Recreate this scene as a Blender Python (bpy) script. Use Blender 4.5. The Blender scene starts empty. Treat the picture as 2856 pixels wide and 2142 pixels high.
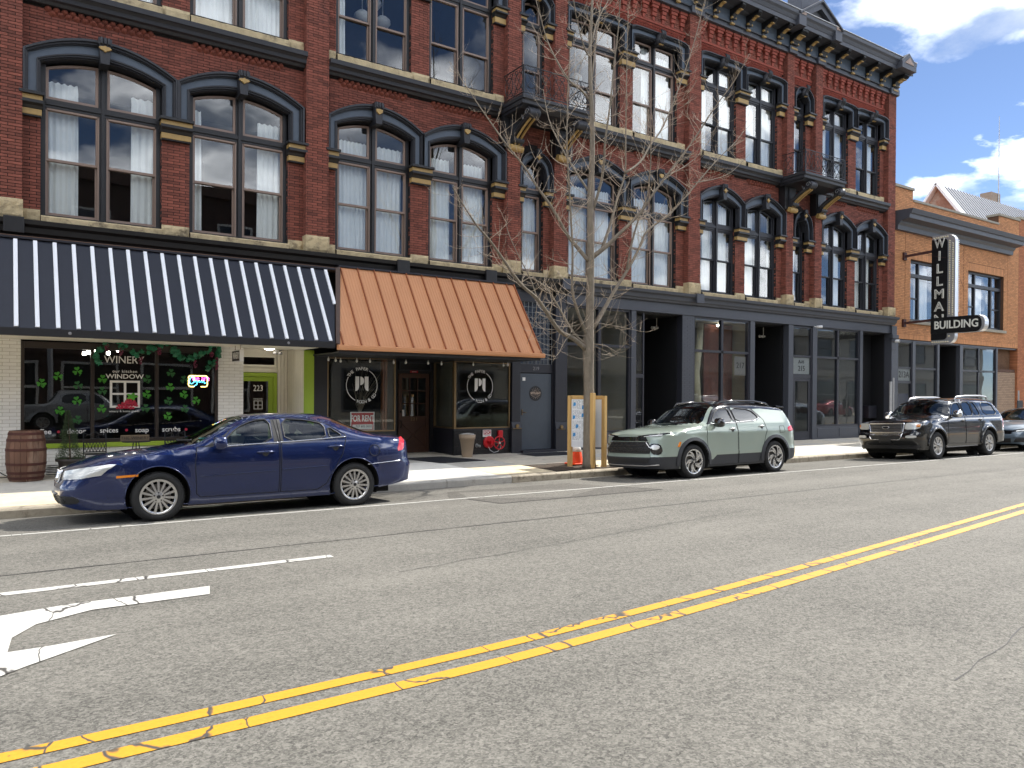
import bpy, bmesh, math, random
from mathutils import Vector, Matrix, geometry
from math import sin, cos, pi, radians, sqrt, atan2, tan
random.seed(7)
SC = bpy.context.scene
COL = SC.collection
# ---------------------------------------------------------------- camera
YAW, PITCH, ROLL = 0.590645855, -0.006548, 0.0065357
EYE = Vector((0, 0, 1.6))
cam_d = bpy.data.cameras.new('camera'); cam_o = bpy.data.objects.new('camera', cam_d); COL.objects.link(cam_o)
_f = Vector((sin(YAW), cos(YAW), 0)); _r = Vector((cos(YAW), -sin(YAW), 0)); _u = Vector((0, 0, 1))
_f2 = _f * cos(PITCH) + _u * sin(PITCH); _u2 = _u * cos(PITCH) - _f * sin(PITCH)
_r3 = _r * cos(ROLL) + _u2 * sin(ROLL); _u3 = _u2 * cos(ROLL) - _r * sin(ROLL)
m = Matrix((_r3, _u3, -_f2)).transposed().to_4x4(); m.translation = EYE
cam_o.matrix_world = m
cam_d.sensor_width = 36; cam_d.lens = 26.848; cam_d.shift_y = 0.01505
cam_d.clip_start = 0.05; cam_d.clip_end = 4000
SC.camera = cam_o
# ---------------------------------------------------------------- light
SUN_EL, SUN_AZ = radians(46), radians(6)      # azimuth measured from +X (down the street) towards +Y (behind the facades)
sdir = Vector((cos(SUN_EL) * cos(SUN_AZ), cos(SUN_EL) * sin(SUN_AZ), sin(SUN_EL)))
sun_d = bpy.data.lights.new('sun', 'SUN'); sun_d.energy = 2.0; sun_d.angle = radians(0.53); sun_d.color = (1, .955, .88)
sun_o = bpy.data.objects.new('sun', sun_d); COL.objects.link(sun_o)
sun_o.rotation_euler = sdir.to_track_quat('Z', 'Y').to_euler()
W = bpy.data.worlds.new('World'); SC.world = W; W.use_nodes = True
nt = W.node_tree; nt.nodes.clear()
def N(tree, typ, **kw):
    n = tree.nodes.new(typ)
    for k, v in kw.items(): setattr(n, k, v)
    return n
wo = N(nt, 'ShaderNodeOutputWorld'); bg = N(nt, 'ShaderNodeBackground'); bg.inputs['Strength'].default_value = 0.05
sky = N(nt, 'ShaderNodeTexSky', sky_type='NISHITA', sun_disc=False, sun_elevation=SUN_EL, sun_rotation=pi / 2 - SUN_AZ, air_density=.5, dust_density=.05, ozone_density=2.0)
tc = N(nt, 'ShaderNodeTexCoord'); sep = N(nt, 'ShaderNodeSeparateXYZ')
nt.links.new(tc.outputs['Generated'], sep.inputs[0])
zz = N(nt, 'ShaderNodeMath', operation='MAXIMUM'); nt.links.new(sep.outputs['Z'], zz.inputs[0]); zz.inputs[1].default_value = .0
za = N(nt, 'ShaderNodeMath', operation='ADD'); nt.links.new(zz.outputs[0], za.inputs[0]); za.inputs[1].default_value = .22
dx = N(nt, 'ShaderNodeMath', operation='DIVIDE'); nt.links.new(sep.outputs['X'], dx.inputs[0]); nt.links.new(za.outputs[0], dx.inputs[1])
dy = N(nt, 'ShaderNodeMath', operation='DIVIDE'); nt.links.new(sep.outputs['Y'], dy.inputs[0]); nt.links.new(za.outputs[0], dy.inputs[1])
cmb = N(nt, 'ShaderNodeCombineXYZ'); nt.links.new(dx.outputs[0], cmb.inputs[0]); nt.links.new(dy.outputs[0], cmb.inputs[1]); cmb.inputs[2].default_value = 1.3
nz = N(nt, 'ShaderNodeTexNoise'); nz.inputs['Scale'].default_value = 1.5; nz.inputs['Detail'].default_value = 9; nz.inputs['Roughness'].default_value = .56; nz.inputs['Distortion'].default_value = .25
nt.links.new(cmb.outputs[0], nz.inputs['Vector'])
rp = N(nt, 'ShaderNodeValToRGB'); rp.color_ramp.elements[0].position = .475; rp.color_ramp.elements[1].position = .60
nt.links.new(nz.outputs['Fac'], rp.inputs[0])
n2 = N(nt, 'ShaderNodeTexNoise'); n2.inputs['Scale'].default_value = 3.1; n2.inputs['Detail'].default_value = 6
nt.links.new(cmb.outputs[0], n2.inputs['Vector'])
r2 = N(nt, 'ShaderNodeValToRGB'); r2.color_ramp.elements[0].position = .38; r2.color_ramp.elements[0].color = (4.2, 4.8, 5.8, 1); r2.color_ramp.elements[1].position = .56; r2.color_ramp.elements[1].color = (26, 26.2, 26.5, 1)
nt.links.new(n2.outputs['Fac'], r2.inputs[0])
mx = N(nt, 'ShaderNodeMix', data_type='RGBA'); nt.links.new(rp.outputs[0], mx.inputs['Factor']); nt.links.new(sky.outputs[0], mx.inputs[6]); nt.links.new(r2.outputs[0], mx.inputs[7])
nt.links.new(mx.outputs[2], bg.inputs['Color']); nt.links.new(bg.outputs[0], wo.inputs[0])
vs = SC.view_settings; vs.view_transform = 'Standard'; vs.look = 'None'; vs.exposure = 1.95; vs.gamma = 1; vs.use_curve_mapping = False
SC.display_settings.display_device = 'sRGB'
cy_ = SC.cycles
cy_.max_bounces = 8; cy_.diffuse_bounces = 3; cy_.glossy_bounces = 4; cy_.transmission_bounces = 6; cy_.transparent_max_bounces = 12
cy_.use_denoising = True; cy_.caustics_reflective = False; cy_.caustics_refractive = False
# ---------------------------------------------------------------- helpers
def sl(c):      # sRGB 0-255 -> linear
    return tuple(((v / 255) / 12.92 if v / 255 <= .04045 else ((v / 255 + .055) / 1.055) ** 2.4) for v in c)
MATS = {}
def mat(name, col=(.5, .5, .5), rough=.6, metal=0., var=.12, scale=6., bump=0., bscale=60., coat=0., island=0., stain=None, stains=.5, spec=.5, emit=None, es=0., vec=(1, 1, 1), alpha=None, aniso=None):
    """procedural Principled material: colour noise at two scales, optional bump, per-piece tint, stains"""
    if name in MATS: return MATS[name]
    M = bpy.data.materials.new(name); M.use_nodes = True; t = M.node_tree; b = t.nodes['Principled BSDF']; L = t.links.new
    b.inputs['Roughness'].default_value = rough; b.inputs['Metallic'].default_value = metal
    b.inputs['Specular IOR Level'].default_value = spec
    if coat: b.inputs['Coat Weight'].default_value = coat; b.inputs['Coat Roughness'].default_value = .03
    co = N(t, 'ShaderNodeTexCoord'); mp = N(t, 'ShaderNodeMapping'); mp.inputs['Scale'].default_value = vec; L(co.outputs['Object'], mp.inputs[0])
    n1 = N(t, 'ShaderNodeTexNoise'); n1.inputs['Scale'].default_value = scale; n1.inputs['Detail'].default_value = 8; n1.inputs['Roughness'].default_value = .65; L(mp.outputs[0], n1.inputs['Vector'])
    mr = N(t, 'ShaderNodeMapRange'); mr.inputs[1].default_value = .25; mr.inputs[2].default_value = .75; mr.inputs[3].default_value = 1 - var; mr.inputs[4].default_value = 1 + var; L(n1.outputs['Fac'], mr.inputs[0])
    fac = mr.outputs[0]
    if island:
        g = N(t, 'ShaderNodeNewGeometry'); oi = N(t, 'ShaderNodeObjectInfo')
        ad = N(t, 'ShaderNodeMath', operation='ADD'); L(g.outputs['Random Per Island'], ad.inputs[0]); L(oi.outputs['Random'], ad.inputs[1])
        fr = N(t, 'ShaderNodeMath', operation='FRACT'); L(ad.outputs[0], fr.inputs[0])
        pw = N(t, 'ShaderNodeMath', operation='POWER'); L(fr.outputs[0], pw.inputs[0]); pw.inputs[1].default_value = .6
        m2 = N(t, 'ShaderNodeMapRange'); m2.inputs[3].default_value = 1 - island; m2.inputs[4].default_value = 1 + island * .35; L(pw.outputs[0], m2.inputs[0])
        mu = N(t, 'ShaderNodeMath', operation='MULTIPLY'); L(fac, mu.inputs[0]); L(m2.outputs[0], mu.inputs[1]); fac = mu.outputs[0]
    vm = N(t, 'ShaderNodeVectorMath', operation='SCALE'); vm.inputs[0].default_value = col[:3]; L(fac, vm.inputs['Scale'])
    out = vm.outputs[0]
    if stain:
        n3 = N(t, 'ShaderNodeTexNoise'); n3.inputs['Scale'].default_value = stain[1]; n3.inputs['Detail'].default_value = 10; n3.inputs['Roughness'].default_value = .7; L(mp.outputs[0], n3.inputs['Vector'])
        cr = N(t, 'ShaderNodeValToRGB'); cr.color_ramp.elements[0].position = stain[2]; cr.color_ramp.elements[1].position = min(1, stain[2] + .14); L(n3.outputs['Fac'], cr.inputs[0])
        ms = N(t, 'ShaderNodeMath', operation='MULTIPLY'); L(cr.outputs[0], ms.inputs[0]); ms.inputs[1].default_value = stains
        mm = N(t, 'ShaderNodeMix', data_type='RGBA'); L(ms.outputs[0], mm.inputs['Factor']); L(out, mm.inputs[6]); mm.inputs[7].default_value = (*stain[0][:3], 1); out = mm.outputs[2]
    L(out, b.inputs['Base Color'])
    if bump:
        n4 = N(t, 'ShaderNodeTexNoise'); n4.inputs['Scale'].default_value = bscale; n4.inputs['Detail'].default_value = 6; L(mp.outputs[0], n4.inputs['Vector'])
        bp = N(t, 'ShaderNodeBump'); bp.inputs['Strength'].default_value = bump; bp.inputs['Distance'].default_value = .02; L(n4.outputs['Fac'], bp.inputs['Height']); L(bp.outputs[0], b.inputs['Normal'])
    if emit: b.inputs['Emission Color'].default_value = (*emit, 1); b.inputs['Emission Strength'].default_value = es
    MATS[name] = M; return M
def glass(name, tint=(.9, .95, .95), ior=1.9, rough=.0, wav=.0, dens=1.0):
    """pane: see-through tinted sheet with a Fresnel mirror reflection and slight waviness"""
    if name in MATS: return MATS[name]
    M = bpy.data.materials.new(name); M.use_nodes = True; t = M.node_tree; t.nodes.clear(); L = t.links.new
    o = N(t, 'ShaderNodeOutputMaterial'); tr = N(t, 'ShaderNodeBsdfTransparent'); tr.inputs[0].default_value = (*tint, 1)
    gl = N(t, 'ShaderNodeBsdfGlossy'); gl.inputs['Roughness'].default_value = rough; gl.inputs[0].default_value = (.95, .97, 1, 1)
    fr = N(t, 'ShaderNodeFresnel'); ge = N(t, 'ShaderNodeNewGeometry'); mrg = N(t, 'ShaderNodeMapRange'); mrg.inputs[3].default_value = ior; mrg.inputs[4].default_value = 1 / ior
    L(ge.outputs['Backfacing'], mrg.inputs[0]); L(mrg.outputs[0], fr.inputs[0])      # same mirror strength from both sides of the sheet
    mi = N(t, 'ShaderNodeMixShader'); L(fr.outputs[0], mi.inputs[0]); L(tr.outputs[0], mi.inputs[1]); L(gl.outputs[0], mi.inputs[2]); L(mi.outputs[0], o.inputs[0])
    if wav:
        co = N(t, 'ShaderNodeTexCoord'); n = N(t, 'ShaderNodeTexNoise'); n.inputs['Scale'].default_value = 1.3; n.inputs['Detail'].default_value = 1; L(co.outputs['Object'], n.inputs['Vector'])
        bp = N(t, 'ShaderNodeBump'); bp.inputs['Strength'].default_value = wav; bp.inputs['Distance'].default_value = .05; L(n.outputs['Fac'], bp.inputs['Height'])
        L(bp.outputs[0], gl.inputs['Normal']); L(bp.outputs[0], fr.inputs['Normal'])
    MATS[name] = M; return M
class MB:
    """collects geometry for one mesh object"""
    def __init__(s): s.v = []; s.f = []
    def add(s, vs, fs):
        o = len(s.v); s.v += [tuple(p) for p in vs]; s.f += [tuple(i + o for i in f) for f in fs]; return s
    def box(s, x0, x1, y0, y1, z0, z1):
        if x0 > x1: x0, x1 = x1, x0
        if y0 > y1: y0, y1 = y1, y0
        if z0 > z1: z0, z1 = z1, z0
        return s.add([(x0, y0, z0), (x1, y0, z0), (x1, y1, z0), (x0, y1, z0), (x0, y0, z1), (x1, y0, z1), (x1, y1, z1), (x0, y1, z1)],
                     [(0, 3, 2, 1), (4, 5, 6, 7), (0, 1, 5, 4), (1, 2, 6, 5), (2, 3, 7, 6), (3, 0, 4, 7)])
    def obox(s, c, ax, ay, az, hx, hy, hz):
        c = Vector(c); ax, ay, az = Vector(ax).normalized() * hx, Vector(ay).normalized() * hy, Vector(az).normalized() * hz
        p = [c + i * ax + j * ay + k * az for k in (-1, 1) for j in (-1, 1) for i in (-1, 1)]
        return s.add(p, [(0, 2, 3, 1), (4, 5, 7, 6), (0, 1, 5, 4), (2, 6, 7, 3), (0, 4, 6, 2), (1, 3, 7, 5)])
    def beam(s, a, b, w, h, up=(0, 0, 1)):
        a, b = Vector(a), Vector(b); d = b - a; up = Vector(up)
        sd = d.cross(up)
        if sd.length < 1e-6: sd = d.cross(Vector((1, 0, 0)))
        return s.obox((a + b) / 2, d, sd, sd.cross(d), d.length / 2, w / 2, h / 2)
    def prism(s, poly, axis, d0, d1):
        """polygon (2-D, CCW or CW) extruded along axis: 'y' poly=(x,z), 'x' poly=(y,z), 'z' poly=(x,y)"""
        n = len(poly)
        def P(p, d): return (p[0], d, p[1]) if axis == 'y' else (d, p[0], p[1]) if axis == 'x' else (p[0], p[1], d)
        vs = [P(p, d0) for p in poly] + [P(p, d1) for p in poly]
        fs = [tuple(range(n)), tuple(range(2 * n - 1, n - 1, -1))] + [(i, i + n, (i + 1) % n + n, (i + 1) % n) for i in range(n)]
        return s.add(vs, fs)
    def prism3(s, poly, axis, d0, d1):
        """like prism but the caps are triangulated (safe for concave outlines)"""
        n = len(poly)
        def P(p, d): return (p[0], d, p[1]) if axis == 'y' else (d, p[0], p[1]) if axis == 'x' else (p[0], p[1], d)
        tri = geometry.tessellate_polygon([[Vector((p[0], p[1], 0)) for p in poly]])
        vs = [P(p, d0) for p in poly] + [P(p, d1) for p in poly]
        fs = [tuple(t) for t in tri] + [tuple(i + n for i in reversed(t)) for t in tri] + [(i, i + n, (i + 1) % n + n, (i + 1) % n) for i in range(n)]
        return s.add(vs, fs)
    def band(s, A, B, axis, d0, d1):
        """solid strip between two open 2-D polylines of equal length, extruded along axis"""
        n = len(A)
        def P(p, d): return (p[0], d, p[1]) if axis == 'y' else (d, p[0], p[1]) if axis == 'x' else (p[0], p[1], d)
        vs = [P(p, d0) for p in A] + [P(p, d0) for p in B] + [P(p, d1) for p in A] + [P(p, d1) for p in B]
        fs = []
        for i in range(n - 1):
            fs += [(i, i + 1, n + i + 1, n + i), (2 * n + i, 3 * n + i, 3 * n + i + 1, 2 * n + i + 1), (i, 2 * n + i, 2 * n + i + 1, i + 1), (n + i, n + i + 1, 3 * n + i + 1, 3 * n + i)]
        fs += [(0, n, 3 * n, 2 * n), (n - 1, 3 * n - 1, 4 * n - 1, 2 * n - 1)]
        return s.add(vs, fs)
    def tube(s, path, r, n=6, cap=True, flat=None):
        P = [Vector(p) for p in path]; m_ = len(P); rs = r if isinstance(r, (list, tuple)) else [r] * m_
        T = [(P[min(i + 1, m_ - 1)] - P[max(i - 1, 0)]).normalized() for i in range(m_)]
        u = T[0].orthogonal().normalized(); vs = []; fs = []
        for i in range(m_):
            u = (u - T[i] * u.dot(T[i]))
            u = u.normalized() if u.length > 1e-6 else T[i].orthogonal().normalized()
            w = T[i].cross(u)
            for k in range(n):
                a = 2 * pi * k / n; vs.append(P[i] + (u * cos(a) + w * sin(a)) * rs[i])
        for i in range(m_ - 1):
            for k in range(n):
                fs.append((i * n + k, i * n + (k + 1) % n, (i + 1) * n + (k + 1) % n, (i + 1) * n + k))
        if cap: fs += [tuple(range(n - 1, -1, -1)), tuple((m_ - 1) * n + k for k in range(n))]
        return s.add(vs, fs)
    def lathe(s, prof, c=(0, 0, 0), n=24, axis='z', cap=True, a0=0, a1=2 * pi):
        c = Vector(c); full = abs(a1 - a0 - 2 * pi) < 1e-6; k_ = n if full else n + 1; vs = []; fs = []
        for r, h in prof:
            for k in range(k_):
                a = a0 + (a1 - a0) * k / n
                p = Vector((r * cos(a), r * sin(a), h)) if axis == 'z' else Vector((r * cos(a), h, r * sin(a))) if axis == 'y' else Vector((h, r * cos(a), r * sin(a)))
                vs.append(c + p)
        for i in range(len(prof) - 1):
            for k in range(n if full else n):
                k2 = (k + 1) % k_ if full else k + 1
                fs.append((i * k_ + k, i * k_ + k2, (i + 1) * k_ + k2, (i + 1) * k_ + k))
        if cap and full:
            if prof[0][0] > 1e-5: fs.append(tuple(range(k_ - 1, -1, -1)))
            if prof[-1][0] > 1e-5: fs.append(tuple((len(prof) - 1) * k_ + k for k in range(k_)))
        return s.add(vs, fs)
    def mesh(s, name):
        me = bpy.data.meshes.new(name); me.from_pydata(s.v, [], s.f); me.validate(); return me
    def build(s, name, material, parent=None, smooth=False, fix=True, bevel=0, auto=None):
        me = s.mesh(name)
        if fix:
            b = bmesh.new(); b.from_mesh(me); bmesh.ops.recalc_face_normals(b, faces=b.faces); b.to_mesh(me); b.free()
        return put(name, me, material, parent, smooth, bevel, auto)
def put(name, me, material, parent=None, smooth=False, bevel=0, auto=None):
    if isinstance(material, (list, tuple)):
        for x in material: me.materials.append(x)
    elif material and not me.materials: me.materials.append(material)
    if smooth or auto:
        me.polygons.foreach_set('use_smooth', [True] * len(me.polygons))
        if auto: me.set_sharp_from_angle(angle=radians(auto))
    o = bpy.data.objects.new(name, me); COL.objects.link(o)
    if parent is not None: o.parent = parent
    if bevel:
        bm_ = o.modifiers.new('bevel', 'BEVEL'); bm_.width = bevel; bm_.segments = 2; bm_.limit_method = 'ANGLE'; bm_.angle_limit = radians(40)
    return o
def thing(name, label, cat, loc=(0, 0, 0), rz=0, group=None):
    o = bpy.data.objects.new(name, None); COL.objects.link(o); o.location = loc; o.rotation_euler = (0, 0, rz); o.empty_display_size = .2
    return tag(o, label, cat, group)
def tag(o, label=None, cat=None, group=None, kind=None):
    if label: o['label'] = label
    if cat: o['category'] = cat
    if group: o['group'] = group
    if kind: o['kind'] = kind
    return o
def struct(o): o['kind'] = 'structure'; return o
def text_mesh(txt, size, depth=.004, bold=0., align='CENTER', xs=1., spacing=1.):
    """flat lettering in the XY plane, extruded; returns a mesh"""
    cu = bpy.data.curves.new('t', 'FONT'); cu.body = txt; cu.size = size; cu.extrude = depth / 2; cu.offset = bold * size; cu.align_x = align; cu.align_y = 'CENTER'; cu.space_character = spacing; cu.resolution_u = 3
    o = bpy.data.objects.new('t', cu); COL.objects.link(o)
    dg = bpy.context.evaluated_depsgraph_get(); dg.update()
    me = bpy.data.meshes.new_from_object(o.evaluated_get(dg)); bpy.data.objects.remove(o); bpy.data.curves.remove(cu)
    if xs != 1: me.transform(Matrix.Diagonal((xs, 1, 1, 1)))
    return me
FACE = Matrix(((1, 0, 0, 0), (0, 0, -1, 0), (0, 1, 0, 0), (0, 0, 0, 1)))      # XY lettering -> stands in XZ, faces -Y
FACEX = Matrix(((0, 0, -1, 0), (-1, 0, 0, 0), (0, 1, 0, 0), (0, 0, 0, 1)))    # faces -X, reads towards -Y
def letters(txt, size, pos, material, parent, name='lettering', depth=.004, bold=0., xs=1., rot=0., frame=FACE, spacing=1., align='CENTER'):
    me = text_mesh(txt, size, depth, bold, align, xs, spacing)
    me.transform(Matrix.Translation(pos) @ frame @ Matrix.Rotation(rot, 4, 'Z'))
    return put(name, me, material, parent)
def join(meshes):
    b = bmesh.new()
    for me in meshes: b.from_mesh(me)
    out = bpy.data.meshes.new('j'); b.to_mesh(out); b.free()
    for me in meshes: bpy.data.meshes.remove(me)
    return out
def ray(px, py):       # photograph pixel -> direction (used once to read off positions)
    return _f2 * 2129.963 + _r3 * (px - 1428) - _u3 * (py - 1113.974)
def at(px, py, Y):
    d = ray(px, py); return EYE + d * (Y / d.y)
def road_z(y):
    P = [(-30, -.3), (-8, -.16), (-6.2, -.1), (0, -.02), (4, 0), (7.4, -.03), (10.6, -.08), (10.9, -.097), (12.8, -.19), (40, -.19)]
    for (a, za_), (b, zb_) in zip(P, P[1:]):
        if y <= b: return za_ + (zb_ - za_) * (y - a) / (b - a)
    return -.19
def walk_z(y): return -.04 + (y - 12.8) * .09 / 4.0
# ================================================================ SETTING
def asphalt(name, dark, light, rough=.85):
    M = bpy.data.materials.new(name); M.use_nodes = True; t = M.node_tree; b = t.nodes['Principled BSDF']; L = t.links.new
    b.inputs['Roughness'].default_value = rough; b.inputs['Specular IOR Level'].default_value = .35
    co = N(t, 'ShaderNodeTexCoord')
    def noise(s, d=4, r=.6):
        n = N(t, 'ShaderNodeTexNoise'); n.inputs['Scale'].default_value = s; n.inputs['Detail'].default_value = d; n.inputs['Roughness'].default_value = r; L(co.outputs['Object'], n.inputs['Vector']); return n.outputs['Fac']
    v = N(t, 'ShaderNodeTexVoronoi'); v.inputs['Scale'].default_value = 95; L(co.outputs['Object'], v.inputs['Vector'])
    v2 = N(t, 'ShaderNodeTexVoronoi'); v2.inputs['Scale'].default_value = 38; L(co.outputs['Object'], v2.inputs['Vector'])
    sp = N(t, 'ShaderNodeSeparateColor'); L(v.outputs['Color'], sp.inputs[0])
    sp2 = N(t, 'ShaderNodeSeparateColor'); L(v2.outputs['Color'], sp2.inputs[0])
    a1 = N(t, 'ShaderNodeMath', operation='MULTIPLY_ADD'); L(sp.outputs[0], a1.inputs[0]); a1.inputs[1].default_value = .55; a1.inputs[2].default_value = 0
    a2 = N(t, 'ShaderNodeMath', operation='MULTIPLY_ADD'); L(sp2.outputs[0], a2.inputs[0]); a2.inputs[1].default_value = .3; L(a1.outputs[0], a2.inputs[2])
    a3 = N(t, 'ShaderNodeMath', operation='MULTIPLY_ADD'); L(noise(300, 2), a3.inputs[0]); a3.inputs[1].default_value = .5; L(a2.outputs[0], a3.inputs[2])
    a4 = N(t, 'ShaderNodeMath', operation='MULTIPLY_ADD'); L(noise(.5, 6, .7), a4.inputs[0]); a4.inputs[1].default_value = .5; L(a3.outputs[0], a4.inputs[2])
    mps = N(t, 'ShaderNodeMapping'); mps.inputs['Scale'].default_value = (.05, .8, 1); L(co.outputs['Object'], mps.inputs[0])
    ns = N(t, 'ShaderNodeTexNoise'); ns.inputs['Scale'].default_value = 1.6; ns.inputs['Detail'].default_value = 5; L(mps.outputs[0], ns.inputs['Vector'])
    a5 = N(t, 'ShaderNodeMath', operation='MULTIPLY_ADD'); L(ns.outputs['Fac'], a5.inputs[0]); a5.inputs[1].default_value = .55; L(a4.outputs[0], a5.inputs[2])
    cr = N(t, 'ShaderNodeValToRGB'); e = cr.color_ramp.elements; e[0].position = .42; e[0].color = (*dark, 1); e[1].position = .98; e[1].color = (*light, 1)
    hlf = N(t, 'ShaderNodeMath', operation='MULTIPLY'); L(a5.outputs[0], hlf.inputs[0]); hlf.inputs[1].default_value = .58
    L(hlf.outputs[0], cr.inputs[0]); L(cr.outputs[0], b.inputs['Base Color'])
    bp = N(t, 'ShaderNodeBump'); bp.inputs['Strength'].default_value = .55; bp.inputs['Distance'].default_value = .006; L(a3.outputs[0], bp.inputs['Height']); L(bp.outputs[0], b.inputs['Normal'])
    MATS[name] = M; return M
asph = asphalt('asphalt', (.05, .048, .042), (.235, .223, .194))
asph2 = asphalt('asphalt_patch', (.034, .031, .028), (.165, .155, .135))
def paint(name, col, sc=(1, 1, 1), thr=.016):
    M = bpy.data.materials.new(name); M.use_nodes = True; t = M.node_tree; b = t.nodes['Principled BSDF']; L = t.links.new
    b.inputs['Roughness'].default_value = .6
    co = N(t, 'ShaderNodeTexCoord'); mp = N(t, 'ShaderNodeMapping'); mp.inputs['Scale'].default_value = sc; L(co.outputs['Object'], mp.inputs[0])
    nn = N(t, 'ShaderNodeTexNoise'); nn.inputs['Scale'].default_value = 3; nn.inputs['Detail'].default_value = 4; L(mp.outputs[0], nn.inputs['Vector'])
    va = N(t, 'ShaderNodeVectorMath', operation='MULTIPLY_ADD'); L(nn.outputs['Color'], va.inputs[0]); va.inputs[1].default_value = (.35, .35, 0); L(mp.outputs[0], va.inputs[2])
    v = N(t, 'ShaderNodeTexVoronoi', feature='DISTANCE_TO_EDGE'); v.inputs['Scale'].default_value = 1.9; L(va.outputs[0], v.inputs['Vector'])
    c1 = N(t, 'ShaderNodeValToRGB'); c1.color_ramp.elements[0].position = thr * .4; c1.color_ramp.elements[1].position = thr; L(v.outputs['Distance'], c1.inputs[0])
    n2_ = N(t, 'ShaderNodeTexNoise'); n2_.inputs['Scale'].default_value = 45; n2_.inputs['Detail'].default_value = 6; L(co.outputs['Object'], n2_.inputs['Vector'])
    c2 = N(t, 'ShaderNodeValToRGB'); c2.color_ramp.elements[0].position = .22; c2.color_ramp.elements[1].position = .30; L(n2_.outputs['Fac'], c2.inputs[0])
    mu = N(t, 'ShaderNodeMath', operation='MULTIPLY'); L(c1.outputs[0], mu.inputs[0]); L(c2.outputs[0], mu.inputs[1])
    mr = N(t, 'ShaderNodeMapRange'); mr.inputs[3].default_value = .82; mr.inputs[4].default_value = 1.1; L(n2_.outputs['Fac'], mr.inputs[0])
    vm = N(t, 'ShaderNodeVectorMath', operation='SCALE'); vm.inputs[0].default_value = col; L(mr.outputs[0], vm.inputs['Scale'])
    mm = N(t, 'ShaderNodeMix', data_type='RGBA'); L(mu.outputs[0], mm.inputs['Factor']); mm.inputs[6].default_value = (.06, .055, .05, 1); L(vm.outputs[0], mm.inputs[7]); L(mm.outputs[2], b.inputs['Base Color'])
    bp = N(t, 'ShaderNodeBump'); bp.inputs['Strength'].default_value = .4; bp.inputs['Distance'].default_value = .004; L(n2_.outputs['Fac'], bp.inputs['Height']); L(bp.outputs[0], b.inputs['Normal'])
    MATS[name] = M; return M
yel = paint('yellow_road_paint', (.60, .29, .018), (1, .45, 1))
whi = paint('white_road_paint', (.55, .54, .50), (1, .35, 1), .012)
conc = mat('concrete', sl((196, 188, 172)), .85, var=.13, scale=5, bump=.25, bscale=140, stain=(sl((120, 112, 98)), 2.2, .56), stains=.5)
conc_new = mat('concrete_new', sl((222, 219, 210)), .85, var=.08, scale=4, bump=.2, bscale=150, stain=(sl((150, 145, 135)), 2.5, .6), stains=.4)
conc_tan = mat('concrete_tan', sl((214, 198, 166)), .85, var=.12, scale=5, bump=.25, bscale=140, stain=(sl((140, 122, 92)), 3, .55), stains=.5)
conc_grey = mat('concrete_grey', sl((184, 180, 171)), .85, var=.12, scale=5, bump=.25, bscale=140, stain=(sl((115, 110, 104)), 2.6, .55), stains=.5)
kerbm = mat('kerb_concrete', sl((168, 158, 140)), .9, var=.2, scale=9, bump=.6, bscale=70, stain=(sl((95, 85, 70)), 5, .5), stains=.7)
kerbn = mat('kerb_new', sl((176, 172, 164)), .9, var=.15, scale=8, bump=.4, bscale=80, stain=(sl((110, 104, 96)), 4, .55), stains=.6)
soil = mat('soil', (.06, .042, .028), .95, var=.5, scale=25, bump=1, bscale=60)
tar = mat('tar_seam', (.035, .033, .032), .7, var=.3, scale=20)
# ground far around
g = MB(); g.add([(-400, -400, -.5), (600, -400, -.5), (600, 600, -.5), (-400, 600, -.5)], [(0, 1, 2, 3)])
struct(g.build('ground', mat('ground_earth', (.16, .15, .13), .9, var=.2, scale=.3), fix=False))
# road sheet with crown
xs = [-60, -20, -8, 0, 8, 16, 24, 32, 45, 70, 130]; ys = [-6.2, -3, 0, 2, 4, 5.7, 7.4, 9, 10.6, 10.9, 11.8, 12.82]
r = MB(); nX = len(xs)
r.add([(x, y, road_z(y)) for y in ys for x in xs], [(j * nX + i, j * nX + i + 1, (j + 1) * nX + i + 1, (j + 1) * nX + i) for j in range(len(ys) - 1) for i in range(nX - 1)])
struct(r.build('road', asph, smooth=True, fix=False))
def strip(name, ctr, w, material, lift=.004):
    b = MB(); n = len(ctr); vs = []
    for i, (x, y) in enumerate(ctr):
        a = ctr[max(0, i - 1)]; c = ctr[min(n - 1, i + 1)]; d = Vector((c[0] - a[0], c[1] - a[1])).normalized(); p = Vector((-d.y, d.x))
        ww = w[i] if isinstance(w, list) else w
        for s_ in (1, -1): vs.append((x + p.x * ww / 2 * s_, y + p.y * ww / 2 * s_, road_z(y + p.y * ww / 2 * s_) + lift))
    b.add(vs, [(2 * i, 2 * i + 1, 2 * i + 3, 2 * i + 2) for i in range(n - 1)])
    return struct(b.build(name, material, fix=False))
YL = [(-8, 3.95), (-2, 3.965), (0, 3.985), (1.45, 4.022), (2.84, 4.078), (4.7, 4.245), (6.7, 4.48), (9.7, 4.85), (12.8, 5.25), (17, 5.72), (24, 6.2), (34, 6.4), (70, 6.4)]
def interp(P, n):
    out = []
    for i in range(len(P) - 1):
        p0, p1, p2, p3 = (Vector(P[max(0, min(len(P) - 1, i + k))]) for k in (-1, 0, 1, 2))
        for k in range(n):
            t = k / n; out.append(tuple(.5 * ((2 * p1) + (-p0 + p2) * t + (2 * p0 - 5 * p1 + 4 * p2 - p3) * t * t + (-p0 + 3 * p1 - 3 * p2 + p3) * t ** 3)))
    out.append(tuple(P[-1])); return out
YLs = interp(YL, 6)
strip('yellow_line', YLs, .105, yel)
strip('yellow_line', [(x, y - .235) for x, y in YLs], .112, yel)
strip('white_lane_line', [(-9 + k * .5, 7.335) for k in range(24)] + [(2.76, 7.335)], .118, whi)
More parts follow.
